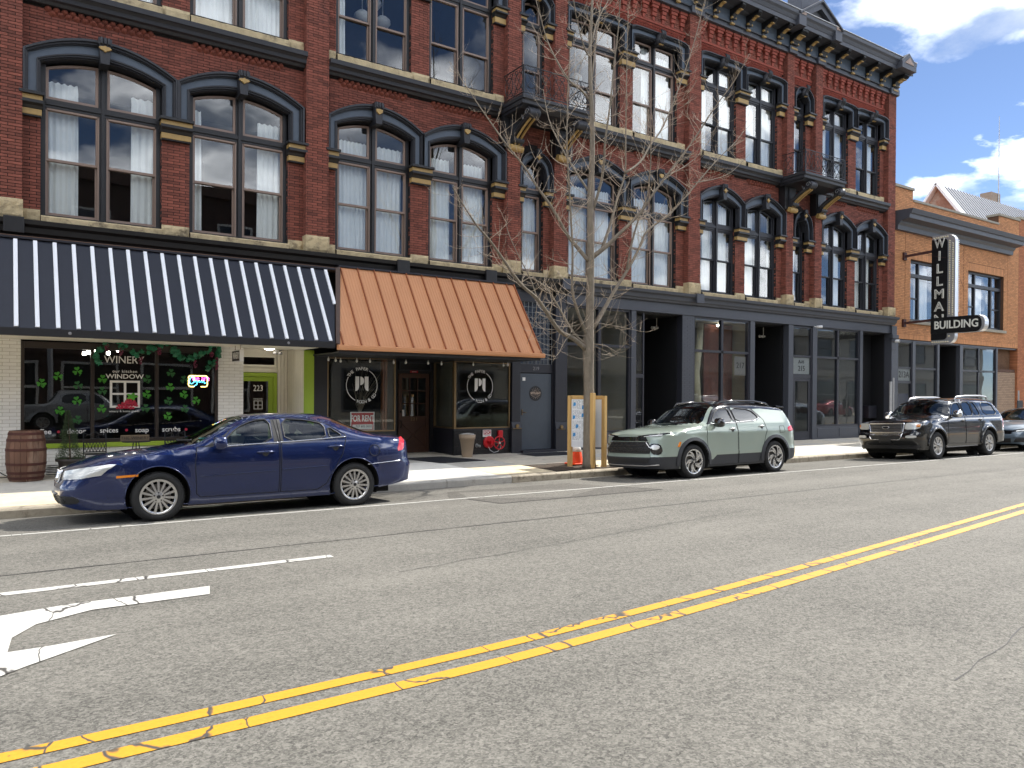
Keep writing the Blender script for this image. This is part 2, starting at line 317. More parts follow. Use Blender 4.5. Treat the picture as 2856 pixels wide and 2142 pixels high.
strip('parking_line', [(-9 + k, 10.62 + .012 * sin(k * 1.7)) for k in range(60)], .075, whi)
# turn arrow in the lane beside the double line
ar = [(1.46, 6.70), (.953, 6.685), (.438, 6.69), (0, 6.60), (-.45, 6.33), (-.8, 5.9), (-.95, 5.64), (-1.25, 5.64), (-.55, 4.75), (.003, 5.157), (.13, 5.27), (.325, 5.416), (.646, 5.66), (.601, 5.662), (.251, 5.622), (.04, 5.623), (.067, 5.95), (.211, 6.219), (.568, 6.42), (.916, 6.42), (1.40, 6.424)]
b = MB(); tri = geometry.tessellate_polygon([[Vector((p[0], p[1], 0)) for p in ar]])
b.add([(x, y, road_z(y) + .006) for x, y in ar], [tuple(t) for t in tri])
ob = struct(b.build('turn_arrow', whi))
# dark utility patch and seams
pt = [(6.10, 10.95), (6.2, 10.48), (6.33, 9.77), (7.8, 9.75), (9.75, 9.74), (9.35, 10.6), (9.3, 11.9), (6.6, 11.9)]
b = MB(); b.add([(x, y, road_z(y) + .0025) for x, y in pt], [tuple(range(len(pt)))]); struct(b.build('road_patch', asph2))
rs = random.Random(3)
def wob(a, c, n, amp): return [(a[0] + (c[0] - a[0]) * i / n, a[1] + (c[1] - a[1]) * i / n + rs.uniform(-amp, amp)) for i in range(n + 1)]
strip('road_seam', wob((-8, 8.1), (40, 8.3), 160, .012), [rs.uniform(.012, .034) for _ in range(161)], tar, .003)
strip('road_seam', wob((6.35, 9.75), (9.75, 9.73), 20, .006), .03, tar, .005)
strip('road_seam', wob((6.2, 10.5), (6.34, 9.77), 8, .006), .02, tar, .005)
strip('road_seam', wob((9.75, 9.73), (9.35, 10.6), 8, .006), .03, tar, .005)
for a, c in (((4.5, 2.2), (14, 3.6)), ((3, 6.3), (9, 7.2)), ((22, 8.9), (27, 10.2)), ((14, 9.7), (18, 9.9))):
    strip('road_crack', wob(a, c, 40, .03), [rs.uniform(.004, .012) for _ in range(41)], tar, .003)
# kerb: separate stones along the street
x = -9.0; k = 0
sw = thing('sidewalk', None, None); sw['kind'] = 'structure'
pr = [(12.8, -.4), (12.8, -.075), (12.815, -.05), (12.84, -.04), (12.97, -.037), (12.97, -.4)]
while x < 60:
    L_ = 2.9 if x < 2 or x > 9 else 1.5
    b = MB(); b.prism([(y_ + rs.uniform(-.004, .004), z_ + rs.uniform(-.003, .003)) for y_, z_ in pr], 'x', x + .006, x + L_ - .006)
    b.build('kerb_stone', kerbn if 3.5 < x < 8 else kerbm, sw, bevel=.006); x += L_; k += 1
# slabs in three rows; a new pale patch beside the blue car, tan ones further on
rows = [(12.98, 14.35), (14.35, 15.7), (15.7, 18.2)]
x = -9.0; k = 0
while x < 46:
    for j, (ya, yb) in enumerate(rows):
        m_ = conc_new if (4.2 < x < 7 and j < 2) else conc_tan if (j == 0 and (6.9 < x < 12.5 or 13 < x < 19 or x < 3.5)) else conc_new if (j == 0 and 19 < x < 27) else [conc, conc_grey, conc][(k + j) % 3]
        if j == 0 and 10.0 < x + .7 < 11.45: continue
        za_, zb_ = walk_z(ya), walk_z(yb); g_ = .005; dz = rs.uniform(-.002, .002)
        b = MB(); b.add([(x + g_, ya + g_, -.3), (x + 1.45 - g_, ya + g_, -.3), (x + 1.45 - g_, yb - g_, -.3), (x + g_, yb - g_, -.3), (x + g_, ya + g_, za_ + dz), (x + 1.45 - g_, ya + g_, za_ + dz), (x + 1.45 - g_, yb - g_, zb_ + dz), (x + g_, yb - g_, zb_ + dz)],
                    [(0, 3, 2, 1), (4, 5, 6, 7), (0, 1, 5, 4), (1, 2, 6, 5), (2, 3, 7, 6), (3, 0, 4, 7)])
        b.build('slab', m_, sw, fix=False, bevel=.004)
    x += 1.45; k += 1
b = MB(); b.add([(-9, 12.9, -.1), (60, 12.9, -.1), (60, 18.2, 0.02), (-9, 18.2, 0.02)], [(0, 1, 2, 3)]); b.build('joint_bed', mat('joint_dirt', (.05, .045, .038), .95), sw)
b = MB(); b.add([(45.95, 12.98, -.036), (130, 12.98, -.036), (130, 18, .07), (45.95, 18, .07)], [(0, 1, 2, 3)]); b.build('far_paving', conc, sw)
b = MB(); b.add([(60, 12.8, -.2), (130, 12.8, -.2), (130, 12.8, -.04), (60, 12.8, -.04), (60, 13, -.04), (130, 13, -.04)], [(0, 1, 2, 3), (3, 2, 5, 4)]); b.build('far_kerb', kerbm, sw)
# tree pit: loose soil in the missing slab
b = MB(); nn_ = 14; xa, xb, ya, yb = 9.85, 11.75, 12.985, 14.34
b.add([(xa + (xb - xa) * i / nn_, ya + (yb - ya) * j / nn_, -.035 + rs.uniform(0, .02)) for j in range(nn_ + 1) for i in range(nn_ + 1)], [(j * (nn_ + 1) + i, j * (nn_ + 1) + i + 1, (j + 1) * (nn_ + 1) + i + 1, (j + 1) * (nn_ + 1) + i) for j in range(nn_) for i in range(nn_)])
o = b.build('soil', soil, smooth=True, fix=False); o['kind'] = 'structure'
# pavement and kerb on the camera's own side of the street
b = MB(); b.box(-60, 130, -9.6, -6.2, -.4, .02); struct(b.build('near_sidewalk', conc))
# ================================================================ RED BRICK BUILDING, UPPER FLOORS
brick_m = mat('red_brick', sl((130, 74, 60)), .85, var=.25, scale=9, bump=.35, bscale=90, island=.46, stain=(sl((84, 50, 44)), 1.3, .55), stains=.75)
mortar = mat('dark_mortar', (.022, .018, .017), .95)
stone_m = mat('sandstone', sl((186, 168, 132)), .85, var=.22, scale=5, bump=.5, bscale=30, stain=(sl((78, 70, 58)), 3.2, .53), stains=.75)
char_m = mat('charcoal_trim', sl((40, 41, 46)), .5, var=.12, scale=8, bump=.05)
blk_m = mat('black_trim', sl((27, 27, 29)), .45, var=.15, scale=8, bump=.05)
bluegrey = mat('blue_grey_panel', sl((84, 95, 108)), .55, var=.1, scale=7)
slate = mat('slate_grey_trim', sl((66, 69, 77)), .5, var=.1, scale=7)
gold_m = mat('ochre_gold_paint', sl((168, 138, 84)), .55, var=.15, scale=10)
tan_sash = mat('taupe_sash', sl((136, 116, 104)), .5, var=.06)
curt_m = mat('white_curtain', sl((226, 228, 226)), .9, var=.06, scale=3)
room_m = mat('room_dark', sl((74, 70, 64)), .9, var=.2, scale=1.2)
pane_m = glass('window_pane', (.96, .975, .975), 1.62, wav=.03)
pane_old = glass('old_window_pane', (.96, .975, .975), 1.66, wav=.12)
BLD = thing('brick_building', 'three storey red brick building with charcoal arched window hoods and a bracketed cornice', 'building', (0, 0, 0))
YW, YP = 16.80, 16.60
PIERS = [(-.22, .33), (5.61, 6.127), (10.935, 11.349), (12.469, 12.894), (17.658, 18.162), (22.437, 22.817), (24.04, 24.45), (28.703, 29.205)]
WINS = [(.62, 2.70, 't'), (3.23, 5.27, 't'), (6.36, 8.26, 't'), (8.75, 10.61, 't'), (11.53, 12.25, 'n'), (13.10, 14.98, 't'), (15.47, 17.32, 't'), (18.41, 20.05, 'd'), (20.53, 22.17, 'd'), (23.07, 23.74, 'm'), (24.70, 26.33, 'd'), (26.82, 28.44, 'd')]
XL, XR = -3.0, 29.2
# --- backing wall (mortar) with window openings
w = MB()
for z0, z1 in ((4.40, 4.90), (7.98, 9.40), (12.22, 14.0)): w.box(XL, XR, YW + .012, 17.02, z0, z1)
ed = [XL] + [e for a in WINS for e in a[:2]] + [XR]
for i in range(0, len(ed), 2):
    for z0, z1 in ((4.9, 7.98), (9.4, 12.22)): w.box(ed[i], ed[i + 1], YW + .012, 17.02, z0, z1)
for a, b_ in PIERS: w.box(a + .012, b_ - .012, YP + .012, YW + .05, 4.75, 13.39)
w.box(XR - .02, XR, 17.02, 30, -.1, 13.9); w.box(XL, XL + .02, 17.02, 30, -.1, 13.9); w.box(XL, XR, 29.98, 30, -.1, 13.9)
WALL = w.build('wall', mortar, BLD)
b = MB(); b.box(XL, XR, 16.9, 30, 14.02, 14.14); b.build('flat_roof', mat('roof_gravel', (.3, .29, .28), .9), BLD)
# --- bricks
BR = []
rb = random.Random(11)
CO, BL, JT = .0575, .226, .0105
def outer_half(z, lvl, hw):
    if lvl == 2:
        return hw if z < 7.89 else hw * sqrt(max(0, (8.32 - z) / .43)) if z < 8.32 else 0
    return hw if z < 12.44 else 0
def hood_off(i):
    xl, xr, k = WINS[i]; ol = orr = .262
    for a, c in PIERS:
        if 0 < xl - c < .30: ol = xl - c - .004
        if 0 < a - xr < .42: orr = min(.30, a - xr - .004)
    return ol, orr
def free(z):
    ex = []
    for i, (xl, xr, k) in enumerate(WINS):
        if 4.7 < z < 7.98 or 9.1 < z < 12.22: ex.append((xl, xr))
        ol, orr = hood_off(i); xc = (xl + xr) / 2
        if k in 'nm' and 7.1 < z < 8.32: ol = orr = .2
        if 7.08 < z < 8.32:
            h = outer_half(z, 2, 1); ex.append((xc - (xc - xl + ol) * h, xc + (xr - xc + orr) * h))
        if 11.6 < z < 12.44: ex.append((xl - ol, xr + orr))
    for a, c in PIERS: ex.append((a, c))
    ex.sort(); x_ = XL; out = []
    for a, c in ex:
        if a > x_ + .01: out.append((x_, a))
        x_ = max(x_, c)
    if XR > x_ + .01: out.append((x_, XR))
    return out
def course(segs, z, ci, plane, axis, sgn, depth=.012):
    for a, c in segs:
        off = (ci % 2) * BL / 2; k0 = math.floor((a - off) / BL)
        x_ = k0 * BL + off
        while x_ < c:
            p, q = max(x_, a), min(x_ + BL - JT, c)
            if q - p > .02:
                pr_ = rb.uniform(-.002, .003)
                if axis == 'y': BR.append((p, q, plane - pr_, plane + depth, z, z + CO - JT))
                else: BR.append((plane - pr_, plane + depth, p, q, z, z + CO - JT))
            x_ += BL
ci = 0; z = 4.98
while z < 13.38:
    zc = z + CO / 2
    if not (8.79 < zc < 9.34) and not (12.5 < zc < 12.76):
        course(free(zc), z, ci, YW, 'y', -1)
    for j, (a, c) in enumerate(PIERS):
        if zc > 5.11 and not (j in (2, 3, 5, 6) and 8.05 < zc < 8.8):
            course([(a, c)], z, ci, YP, 'y', -1)
            course([(YP + .014, YW - .002)], z, ci + 1, a, 'x', -1)
    z += CO; ci += 1
# reveals of the openings that face the camera (right-hand jambs)
for xl, xr, k in WINS:
    for z0, z1 in ((4.98, 7.05), (9.4, 11.6)):
        zc = z0; c_ = 0
        while zc < z1 - CO: course([(YW + .014, 16.9)], zc, c_, xr, 'x', -1, .01); zc += CO; c_ += 1
full = [q for q in BR if abs((q[1] - q[0]) - (BL - JT)) < .002 and q[2] < 16.81]
full.sort(key=lambda q: (Vector((q[0] - 0, q[2], q[4] - 1.6))).length if q[0] > 0.03 and q[4] < 8.2 and .6 * q[0] + 5 > 0 else 1e9)
single = full[:296]; sset = set(id(q) for q in single)
b = MB()
for q in BR:
    if id(q) not in sset: b.box(*q)
o = b.build('brickwork', brick_m, WALL, fix=False); o['kind'] = 'stuff'
ub = MB(); ub.box(0, BL - JT, 0, .014, 0, CO - JT); ume = ub.mesh('brick'); ume.materials.append(brick_m)
for q in single:
    o = bpy.data.objects.new('brick', ume); COL.objects.link(o); o.parent = WALL; o.location = (q[0], q[2], q[4])
# --- stone blocks and sills
rst = random.Random(5)
def stone(x0, x1, y0, z0, z1, name='stone_block', rough=True):
    b = MB(); nx = max(2, int((x1 - x0) / .06)); nz_ = max(2, int((z1 - z0) / .06)); vs = []; fs = []
    for j in range(nz_ + 1):
        for i in range(nx + 1):
            u, v = i / nx, j / nz_; e = min(u, 1 - u) * (x1 - x0); f_ = min(v, 1 - v) * (z1 - z0); d = min(.03, min(e, f_) * .9)
            vs.append((x0 + (x1 - x0) * u, y0 + .03 - d + (rst.uniform(-.008, .008) if rough else 0), z0 + (z1 - z0) * v))
    fs = [(j * (nx + 1) + i, j * (nx + 1) + i + 1, (j + 1) * (nx + 1) + i + 1, (j + 1) * (nx + 1) + i) for j in range(nz_) for i in range(nx)]
    b.add(vs, fs); b.box(x0 + .003, x1 - .003, y0 + .028, 16.9, z0 + .002, z1 - .002)
    return b.build(name, stone_m, WALL, fix=False)
for j, (a, c) in enumerate(PIERS): stone(a - .012, c + .012, 16.53, 4.735, 5.10)
gaps = []
for i in range(0, len(ed), 2):
    a, c = ed[i], ed[i + 1]
    for zz0, zz1 in ((4.735, 4.985), (9.115, 9.395)):
        segs = [(a, c)]
        for p, q in PIERS:
            ns_ = []
            for u, v in segs:
                if q <= u or p >= v: ns_.append((u, v))
                else:
                    if p - u > .04: ns_.append((u, p))
                    if v - q > .04: ns_.append((q, v))
            segs = ns_
        for u, v in segs: stone(u + .004, v - .004, 16.74, zz0, zz1)
for xl, xr, k in WINS:
    for zz0, zz1 in ((4.735, 4.885), (9.115, 9.345)):
        b = MB(); nseg = max(2, int((xr - xl) / .08))
        vs = []
        for i in range(nseg + 1):
            x_ = xl + .005 + (xr - xl - .01) * i / nseg; j_ = rst.uniform(-.012, .012)
            vs += [(x_, 16.70 + j_, zz0), (x_, 16.70 + rst.uniform(-.012, .012), zz1 - .03), (x_, 16.74 + j_, zz1), (x_, 16.98, zz1 + .01)]
        b.add(vs, [(4 * i + k_, 4 * i + 4 + k_, 4 * i + 5 + k_, 4 * i + 1 + k_) for i in range(nseg) for k_ in range(3)]); b.build('stone_sill', stone_m, WALL, fix=False)
# --- belt course between the floors and cornice over the shops
def moulding(name, prof, segs, material, parent):
    b = MB()
    for a, c in segs: b.prism(prof, 'x', a, c)
    return b.build(name, material, parent, bevel=.004)
belt = [(16.82, 8.81), (16.70, 8.81), (16.66, 8.86), (16.60, 8.88), (16.585, 8.95), (16.53, 8.99), (16.50, 9.0), (16.49, 9.10), (16.82, 9.115)]
PB = [p for p in PIERS]
for i in range(len(PB) - 1):
    if i in (2, 5): continue
    a, c = PB[i][1] + .001, PB[i + 1][0] - .001
    if i == 1: c = 10.74
    if i == 3: a = 13.06
    if i == 4: c = 22.09
    if i == 6: a = 24.41
    moulding('belt_course', belt, [(a, c)], char_m, WALL)
shopc = [(16.85, 4.42), (16.62, 4.42), (16.60, 4.47), (16.55, 4.50), (16.53, 4.60), (16.44, 4.64), (16.42, 4.72), (16.85, 4.735)]
moulding('shop_cornice', shopc, [(XL, 13.0)], blk_m, WALL)
moulding('shop_cornice', shopc, [(13.0, 29.3)], slate, WALL)
for xk in (.2, 7.9, 10.35, 12.8, 18.0): b = MB(); b.box(xk - .16, xk + .16, 16.39, 16.46, 4.46, 4.75); b.build('cornice_block', slate if xk > 12 else blk_m, WALL, bevel=.01)
# --- rope-like moulded brick panels below the belt course
for i, (xl, xr, k) in enumerate(WINS):
    if k in 'nm': continue
    b = MB(); sp = .135; n = int((xr - xl - .06) / sp)
    for row in range(2):
        for j in range(n - row):
            cx_ = xl + .05 + sp * (j + .5 + row * .5); cz = 8.715 + .075 * (1 - row) - .02
            vs = [(cx_, 16.735, cz + .01)]; 
            for a in range(8):
                an = 2 * pi * a / 8; vs.append((cx_ + cos(an) * .04, 16.752, cz + .012 + sin(an) * .032))
            for a in range(8):
                an = 2 * pi * a / 8; vs.append((cx_ + cos(an) * .068, 16.802, cz + sin(an) * .062))
            b.add(vs, [(0, 1 + (a + 1) % 8, 1 + a) for a in range(8)] + [(1 + a, 1 + (a + 1) % 8, 9 + (a + 1) % 8, 9 + a) for a in range(8)])
    o = b.build('rope_brick_panel', mat('rope_brick', sl((120, 62, 46)), .85, var=.3, scale=9, bump=.3, island=.25), WALL, smooth=True); o['kind'] = 'stuff'
# --- window hoods
def hood_curves(i, lvl):
    xl, xr, k = WINS[i]; ol, orr = hood_off(i); xc = (xl + xr) / 2
    if k in 'nm': ol = orr = .19
    zb = 7.10 if lvl == 2 else 11.60
    n = 14; A = []; B_ = []
    if lvl == 2:
        so, co_, si, ci_ = (7.89, 8.32, 7.74, 7.965) if k not in 'nm' else (7.55, 8.08, 7.42, 7.86)
        pw = 2 if k not in 'nm' else 2.0
    else:
        so, co_, si, ci_ = (12.36, 12.44, 12.17, 12.20) if k not in 'nm' else (12.12, 12.42, 11.98, 12.20); pw = 8 if k not in 'nm' else 3
    A.append((xl - ol, zb)); B_.append((xl, zb))
    for j in range(n + 1):
        u = -1 + 2 * j / n
        if k in 'nm' and lvl == 2:
            zo = so + (co_ - so) * sqrt(max(0, 1 - u * u)); zi = si + (ci_ - si) * sqrt(max(0, 1 - u * u))
        else:
            zo = co_ - (co_ - so) * abs(u) ** pw; zi = ci_ - (ci_ - si) * abs(u) ** pw
        A.append((xc + u * ((xr - xl) / 2 + (ol if u < 0 else orr)), zo)); B_.append((xc + u * (xr - xl) / 2, zi))
    A.append((xr + orr, zb)); B_.append((xr, zb))
    return A, B_
def lerp2(A, B_, t): return [(a[0] + (b_[0] - a[0]) * t, a[1] + (b_[1] - a[1]) * t) for a, b_ in zip(A, B_)]
def arc_z(i, lvl, x_):
    A, B_ = hood_curves(i, lvl); B_ = B_[1:-1]
    for p, q in zip(B_, B_[1:]):
        if p[0] - 1e-6 <= x_ <= q[0] + 1e-6: return p[1] + (q[1] - p[1]) * (x_ - p[0]) / max(1e-6, q[0] - p[0])
    return B_[0][1]
for i, (xl, xr, k) in enumerate(WINS):
    for lvl in (2, 3):
        A, B_ = hood_curves(i, lvl); xc = (xl + xr) / 2; zo = max(p[1] for p in A); zi = max(p[1] for p in B_)
        b = MB(); b.band(A, lerp2(A, B_, .13), 'y', 16.585, 16.84); b.band(lerp2(A, B_, .13), lerp2(A, B_, .24), 'y', 16.625, 16.84)
        b.band(lerp2(A, B_, .24), lerp2(A, B_, .30), 'y', 16.66, 16.84)
        b.band(lerp2(A, B_, .76), lerp2(A, B_, .84), 'y', 16.665, 16.99); b.band(lerp2(A, B_, .84), lerp2(A, B_, .93), 'y', 16.69, 16.99); b.band(lerp2(A, B_, .93), B_, 'y', 16.74, 17.0)
        H_ = b.build('window_hood', char_m, BLD, fix=True)
        b = MB(); b.band(lerp2(A, B_, .30), lerp2(A, B_, .76), 'y', 16.70, 16.84); b.build('hood_panel', bluegrey, H_)
        # keystone
        kz0, kz1 = zi - .10, zo + .035; kb = MB(); wv = .105 if k not in 'nm' else .075
        kb.prism([(xc - wv * .72, kz0), (xc + wv * .72, kz0), (xc + wv, kz1 - .10), (xc - wv, kz1 - .10)], 'y', 16.52, 16.9)
        if lvl == 2:
            kb.box(xc - wv * 1.12, xc + wv * 1.12, 16.50, 16.9, kz1 - .13, kz1 - .005)
            for s_ in (-.6, 0, .6): kb.lathe([(.028, -.06), (.034, 0), (.028, .06)], (xc + s_ * wv, 16.50, kz1 - .06), 8, 'z')
            kb.build('keystone', char_m, H_, bevel=.004)
            ok = [(-1, .1), (-.7, .45), (-.25, .5), (0, .75), (.25, .5), (.7, .45), (1, .1), (.7, -.2), (.25, -.45), (0, -.8), (-.25, -.45), (-.7, -.2)] if i < 2 else [(-.75, .55), (0, .75), (.75, .55), (.62, -.2), (0, -.8), (-.62, -.2)] if k == 't' else [(-.85, 0), (-.25, .3), (0, .95), (.25, .3), (.85, 0), (.25, -.3), (0, -.95), (-.25, -.3)]
            ob_ = MB(); ob_.prism([(xc + p[0] * .115, kz1 - .21 + p[1] * .085) for p in ok], 'y', 16.485, 16.53); ob_.build('gold_ornament', gold_m, H_, bevel=.006)
        else:
            for s_ in (-.55, 0, .55):
                pth = [(xc + s_ * wv, 16.50 + .05 * sin(t_ * pi * 2), kz0 + (kz1 - kz0) * t_) for t_ in [q / 10 for q in range(11)]]
                kb.tube(pth, .032, 8)
            kb.build('scroll_keystone', char_m, H_, smooth=True)
            ob_ = MB(); ob_.box(xc - wv * .7, xc + wv * .7, 16.53, 16.6, kz0 - .03, kz0 - .002); ob_.build('gold_ornament', gold_m, H_, bevel=.006)
# --- impost caps on the brick strips beside each window
strips_ = []
for i in range(0, len(ed), 2):
    a, c = ed[i], ed[i + 1]; segs = [(a, c)]
    for p, q in PIERS:
        segs = [s for u, v in segs for s in ([(u, v)] if q <= u or p >= v else [(u, p), (q, v)]) if s[1] - s[0] > .05]
    strips_ += [s for s in segs if s[0] > -1]
for a, c in strips_:
    for g1, g0, bk, g2 in ((7.065, 6.975, 6.83, 6.72), (11.565, 11.49, 11.365, 11.225)):
        cb = MB(); e_ = .035
        cb.prism([(16.83, bk), (16.70, bk), (16.66, bk + .05), (16.60, bk + .085), (16.60, g0), (16.83, g0)], 'x', a - e_, c + e_)
        cb.box(a - e_ - .02, c + e_ + .02, 16.575, 16.83, g1 + .002, g1 + .06); cb.box(a - .01, c + .01, 16.71, 16.83, g2 - .03, g2 - .002)
        C_ = cb.build('impost_cap', blk_m, BLD, bevel=.006)
        gb = MB(); gb.box(a - e_ + .01, c + e_ - .01, 16.63, 16.83, g0 + .001, g1); gb.box(a - .015, c + .015, 16.70, 16.83, g2, bk - .002); gb.build('gold_band', gold_m, C_, bevel=.004)
# --- windows
def curtain(parent, xa, xb, zb, zt, y, seed, amp=.022, dens=9):
    r_ = random.Random(seed); n = max(8, int((xb - xa) * 46)); b = MB(); ph = r_.uniform(0, 6); fr_ = dens * r_.uniform(.8, 1.2)
    zs = [zb, zb + (zt - zb) * .5, zt - .12, zt]; vs = []
    for j, z_ in enumerate(zs):
        for i in range(n + 1):
            u = i / n; x_ = xa + (xb - xa) * u; k_ = (1, .9, .75, .55)[j]
            yy = y + amp * k_ * (sin(u * (xb - xa) * fr_ * 2 * pi + ph) + .5 * sin(u * (xb - xa) * fr_ * 4.7 + ph * 2 + j * .5))
            vs.append((x_ + .01 * sin(j + ph), yy, z_ + (.02 * sin(u * (xb - xa) * fr_ * 2 * pi + ph) if j == 3 else 0)))
    b.add(vs, [(j * (n + 1) + i, j * (n + 1) + i + 1, (j + 1) * (n + 1) + i + 1, (j + 1) * (n + 1) + i) for j in range(3) for i in range(n)])
    return b.build('curtain', curt_m, parent, smooth=True, fix=False)
def window(i, lvl, cur):
    xl, xr, k = WINS[i]; xc = (xl + xr) / 2
    zb = 4.895 if lvl == 2 else 9.355; zt = 7.04 if lvl == 2 else 11.52; zm = 5.99 if lvl == 2 else 10.32
    fr_m = blk_m if k in 'tn' else char_m; ss_m = tan_sash if k in 'tn' else char_m
    f = MB(); fw = .085 if k in 'tn' else .07
    f.box(xl, xl + fw, 16.89, 17.02, zb, arc_z(i, lvl, xl) + .02); f.box(xr - fw, xr, 16.89, 17.02, zb, arc_z(i, lvl, xr) + .02)
    halves = [(xl + fw, xr - fw)] if k in 'nm' else [(xl + fw, xc - .075), (xc + .075, xr - fw)]
    if k not in 'nm':
        f.box(xc - .075, xc + .075, 16.90, 17.02, zb, arc_z(i, lvl, xc)); f.box(xc - .03, xc + .03, 16.855, 16.91, zb, arc_z(i, lvl, xc) - .02)
    f.box(xl + fw, xr - fw, 16.895, 17.02, zt - .085, zt + .085); f.box(xl + fw, xr - fw, 16.87, 16.9, zt - .03, zt + .05); f.box(xl + .01, xr - .01, 16.86, 17.02, zb, zb + .035)
    Wn = f.build('window', fr_m, BLD, bevel=.004)
    for hi, (a, c) in enumerate(halves):
        # transom light, its head follows the arch
        n = 6; X = [a + (c - a) * q / n for q in range(n + 1)]; topo = [(x_, arc_z(i, lvl, x_) - .055) for x_ in X]
        s_ = MB(); e = .05; z0 = zt + .088
        outer = [(a, z0)] + topo + [(c, z0)]
        inn = [(a + e, z0 + e)] + [(a + e + (c - a - 2 * e) * q / n, arc_z(i, lvl, a + e + (c - a - 2 * e) * q / n) - .055 - e) for q in range(n + 1)] + [(c - e, z0 + e)]
        s_.band(outer + [outer[0]], inn + [inn[0]], 'y', 16.925, 16.975)
        # double hung sashes: upper in front, lower behind
        def ring(x0, x1, z0_, z1_, y0, y1, e_=.045, eb=None):
            eb = eb or e_
            s_.box(x0, x0 + e_, y0, y1, z0_, z1_); s_.box(x1 - e_, x1, y0, y1, z0_, z1_); s_.box(x0 + e_, x1 - e_, y0, y1, z0_, z0_ + eb); s_.box(x0 + e_, x1 - e_, y0, y1, z1_ - e_, z1_)
        ring(a, c, zm - .025, zt - .088, 16.92, 16.965); ring(a + .004, c - .004, zb + .04, zm + .025, 16.966, 17.01, .05, .06)
        if k in 'tn':
            s_.box(a - .012, a + .016, 16.895, 16.92, zb + .04, zt - .09); s_.box(c - .016, c + .012, 16.895, 16.92, zb + .04, zt - .09); s_.box(a, c, 16.895, 16.92, zt - .125, zt - .09)
        S_ = s_.build('sash', ss_m, Wn)
        p = MB(); p.prism3(inn, 'y', 16.945, 16.949); p.box(a + .04, c - .04, 16.942, 16.946, zm + .01, zt - .12); p.box(a + .05, c - .05, 16.985, 16.989, zb + .09, zm)
        p.build('pane', pane_m if k in 'tn' else pane_old, Wn)
        for (u0, u1, top) in cur[hi] if cur else ():
            ztop = {0: zt - .1, 1: (7.52 if lvl == 2 else 11.95), 2: arc_z(i, lvl, (a + c) / 2) - .1}[top]
            curtain(Wn, a + (c - a) * u0, a + (c - a) * u1, zb + .02, ztop, 17.09, i * 31 + lvl * 7 + hi)
C2 = {0: [[(0, .62, 1)], [(.5, 1, 1)]], 1: [[(0, .24, 1)], [(.4, 1, 1)]], 2: [[(0, 1, 1)], [(0, .97, 1)]], 3: [[(0, .86, 1)], [(0, .93, 1)]], 4: [[(.02, 1, 0)]], 5: [[(0, 1, 1)], [(0, .9, 1)]], 6: [[(0, 1, 1)], [(.1, 1, 1)]],
      7: [[(.42, 1, 2)], [(0, .95, 2)]], 8: [[(0, 1, 2)], [(.85, 1, 2)]], 9: [[(.3, .8, 2)]], 10: [[(0, .5, 2)], [(.1, .9, 2)]], 11: [[(.5, 1, 2)], [(0, .7, 2)]]}
C3 = {0: [[(.1, .8, 2)], [(.2, .9, 2)]], 1: [[(.1, .95, 2)], [(.05, .97, 2)]], 2: [[(0, .3, 2)], []], 3: [[], []], 4: [[]], 5: [[], []], 6: [[(.7, 1, 2)], [(0, 1, 1)]], 7: [[(0, .6, 2)], [(0, 1, 2)]], 8: [[(.1, .95, 2)], [(.3, 1, 2)]], 9: [[(.2, .7, 2)]], 10: [[(.3, .8, 2)], [(0, 1, 2)]], 11: [[(0, .3, 2)], [(.2, .9, 2)]]}
for i in range(len(WINS)): window(i, 2, C2[i]); window(i, 3, C3[i])
# rooms behind the windows
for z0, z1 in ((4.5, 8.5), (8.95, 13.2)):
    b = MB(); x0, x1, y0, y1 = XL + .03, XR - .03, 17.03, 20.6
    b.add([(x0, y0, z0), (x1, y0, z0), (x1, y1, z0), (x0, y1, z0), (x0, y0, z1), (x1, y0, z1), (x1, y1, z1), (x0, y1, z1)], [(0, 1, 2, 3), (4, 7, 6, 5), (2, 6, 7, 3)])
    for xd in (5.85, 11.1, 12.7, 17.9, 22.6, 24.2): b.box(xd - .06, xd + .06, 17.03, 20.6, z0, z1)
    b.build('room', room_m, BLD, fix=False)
# pendant globe lamps seen through a third floor window
lg = mat('lamp_globe', (.8, .8, .78), .4)
for xg, zg in ((7.75, 11.35), (8.0, 10.95), (7.45, 10.95), (14.2, 11.0)):
    b = MB(); b.lathe([(0, -.16), (.12, -.13), (.2, -.02), (.19, .06), (.1, .14), (0, .16)], (xg, 17.9, zg), 14); b.tube([(xg, 17.9, zg + .16), (xg, 17.9, 13.1)], .012, 5); b.build('globe_lamp', lg, BLD, smooth=True)
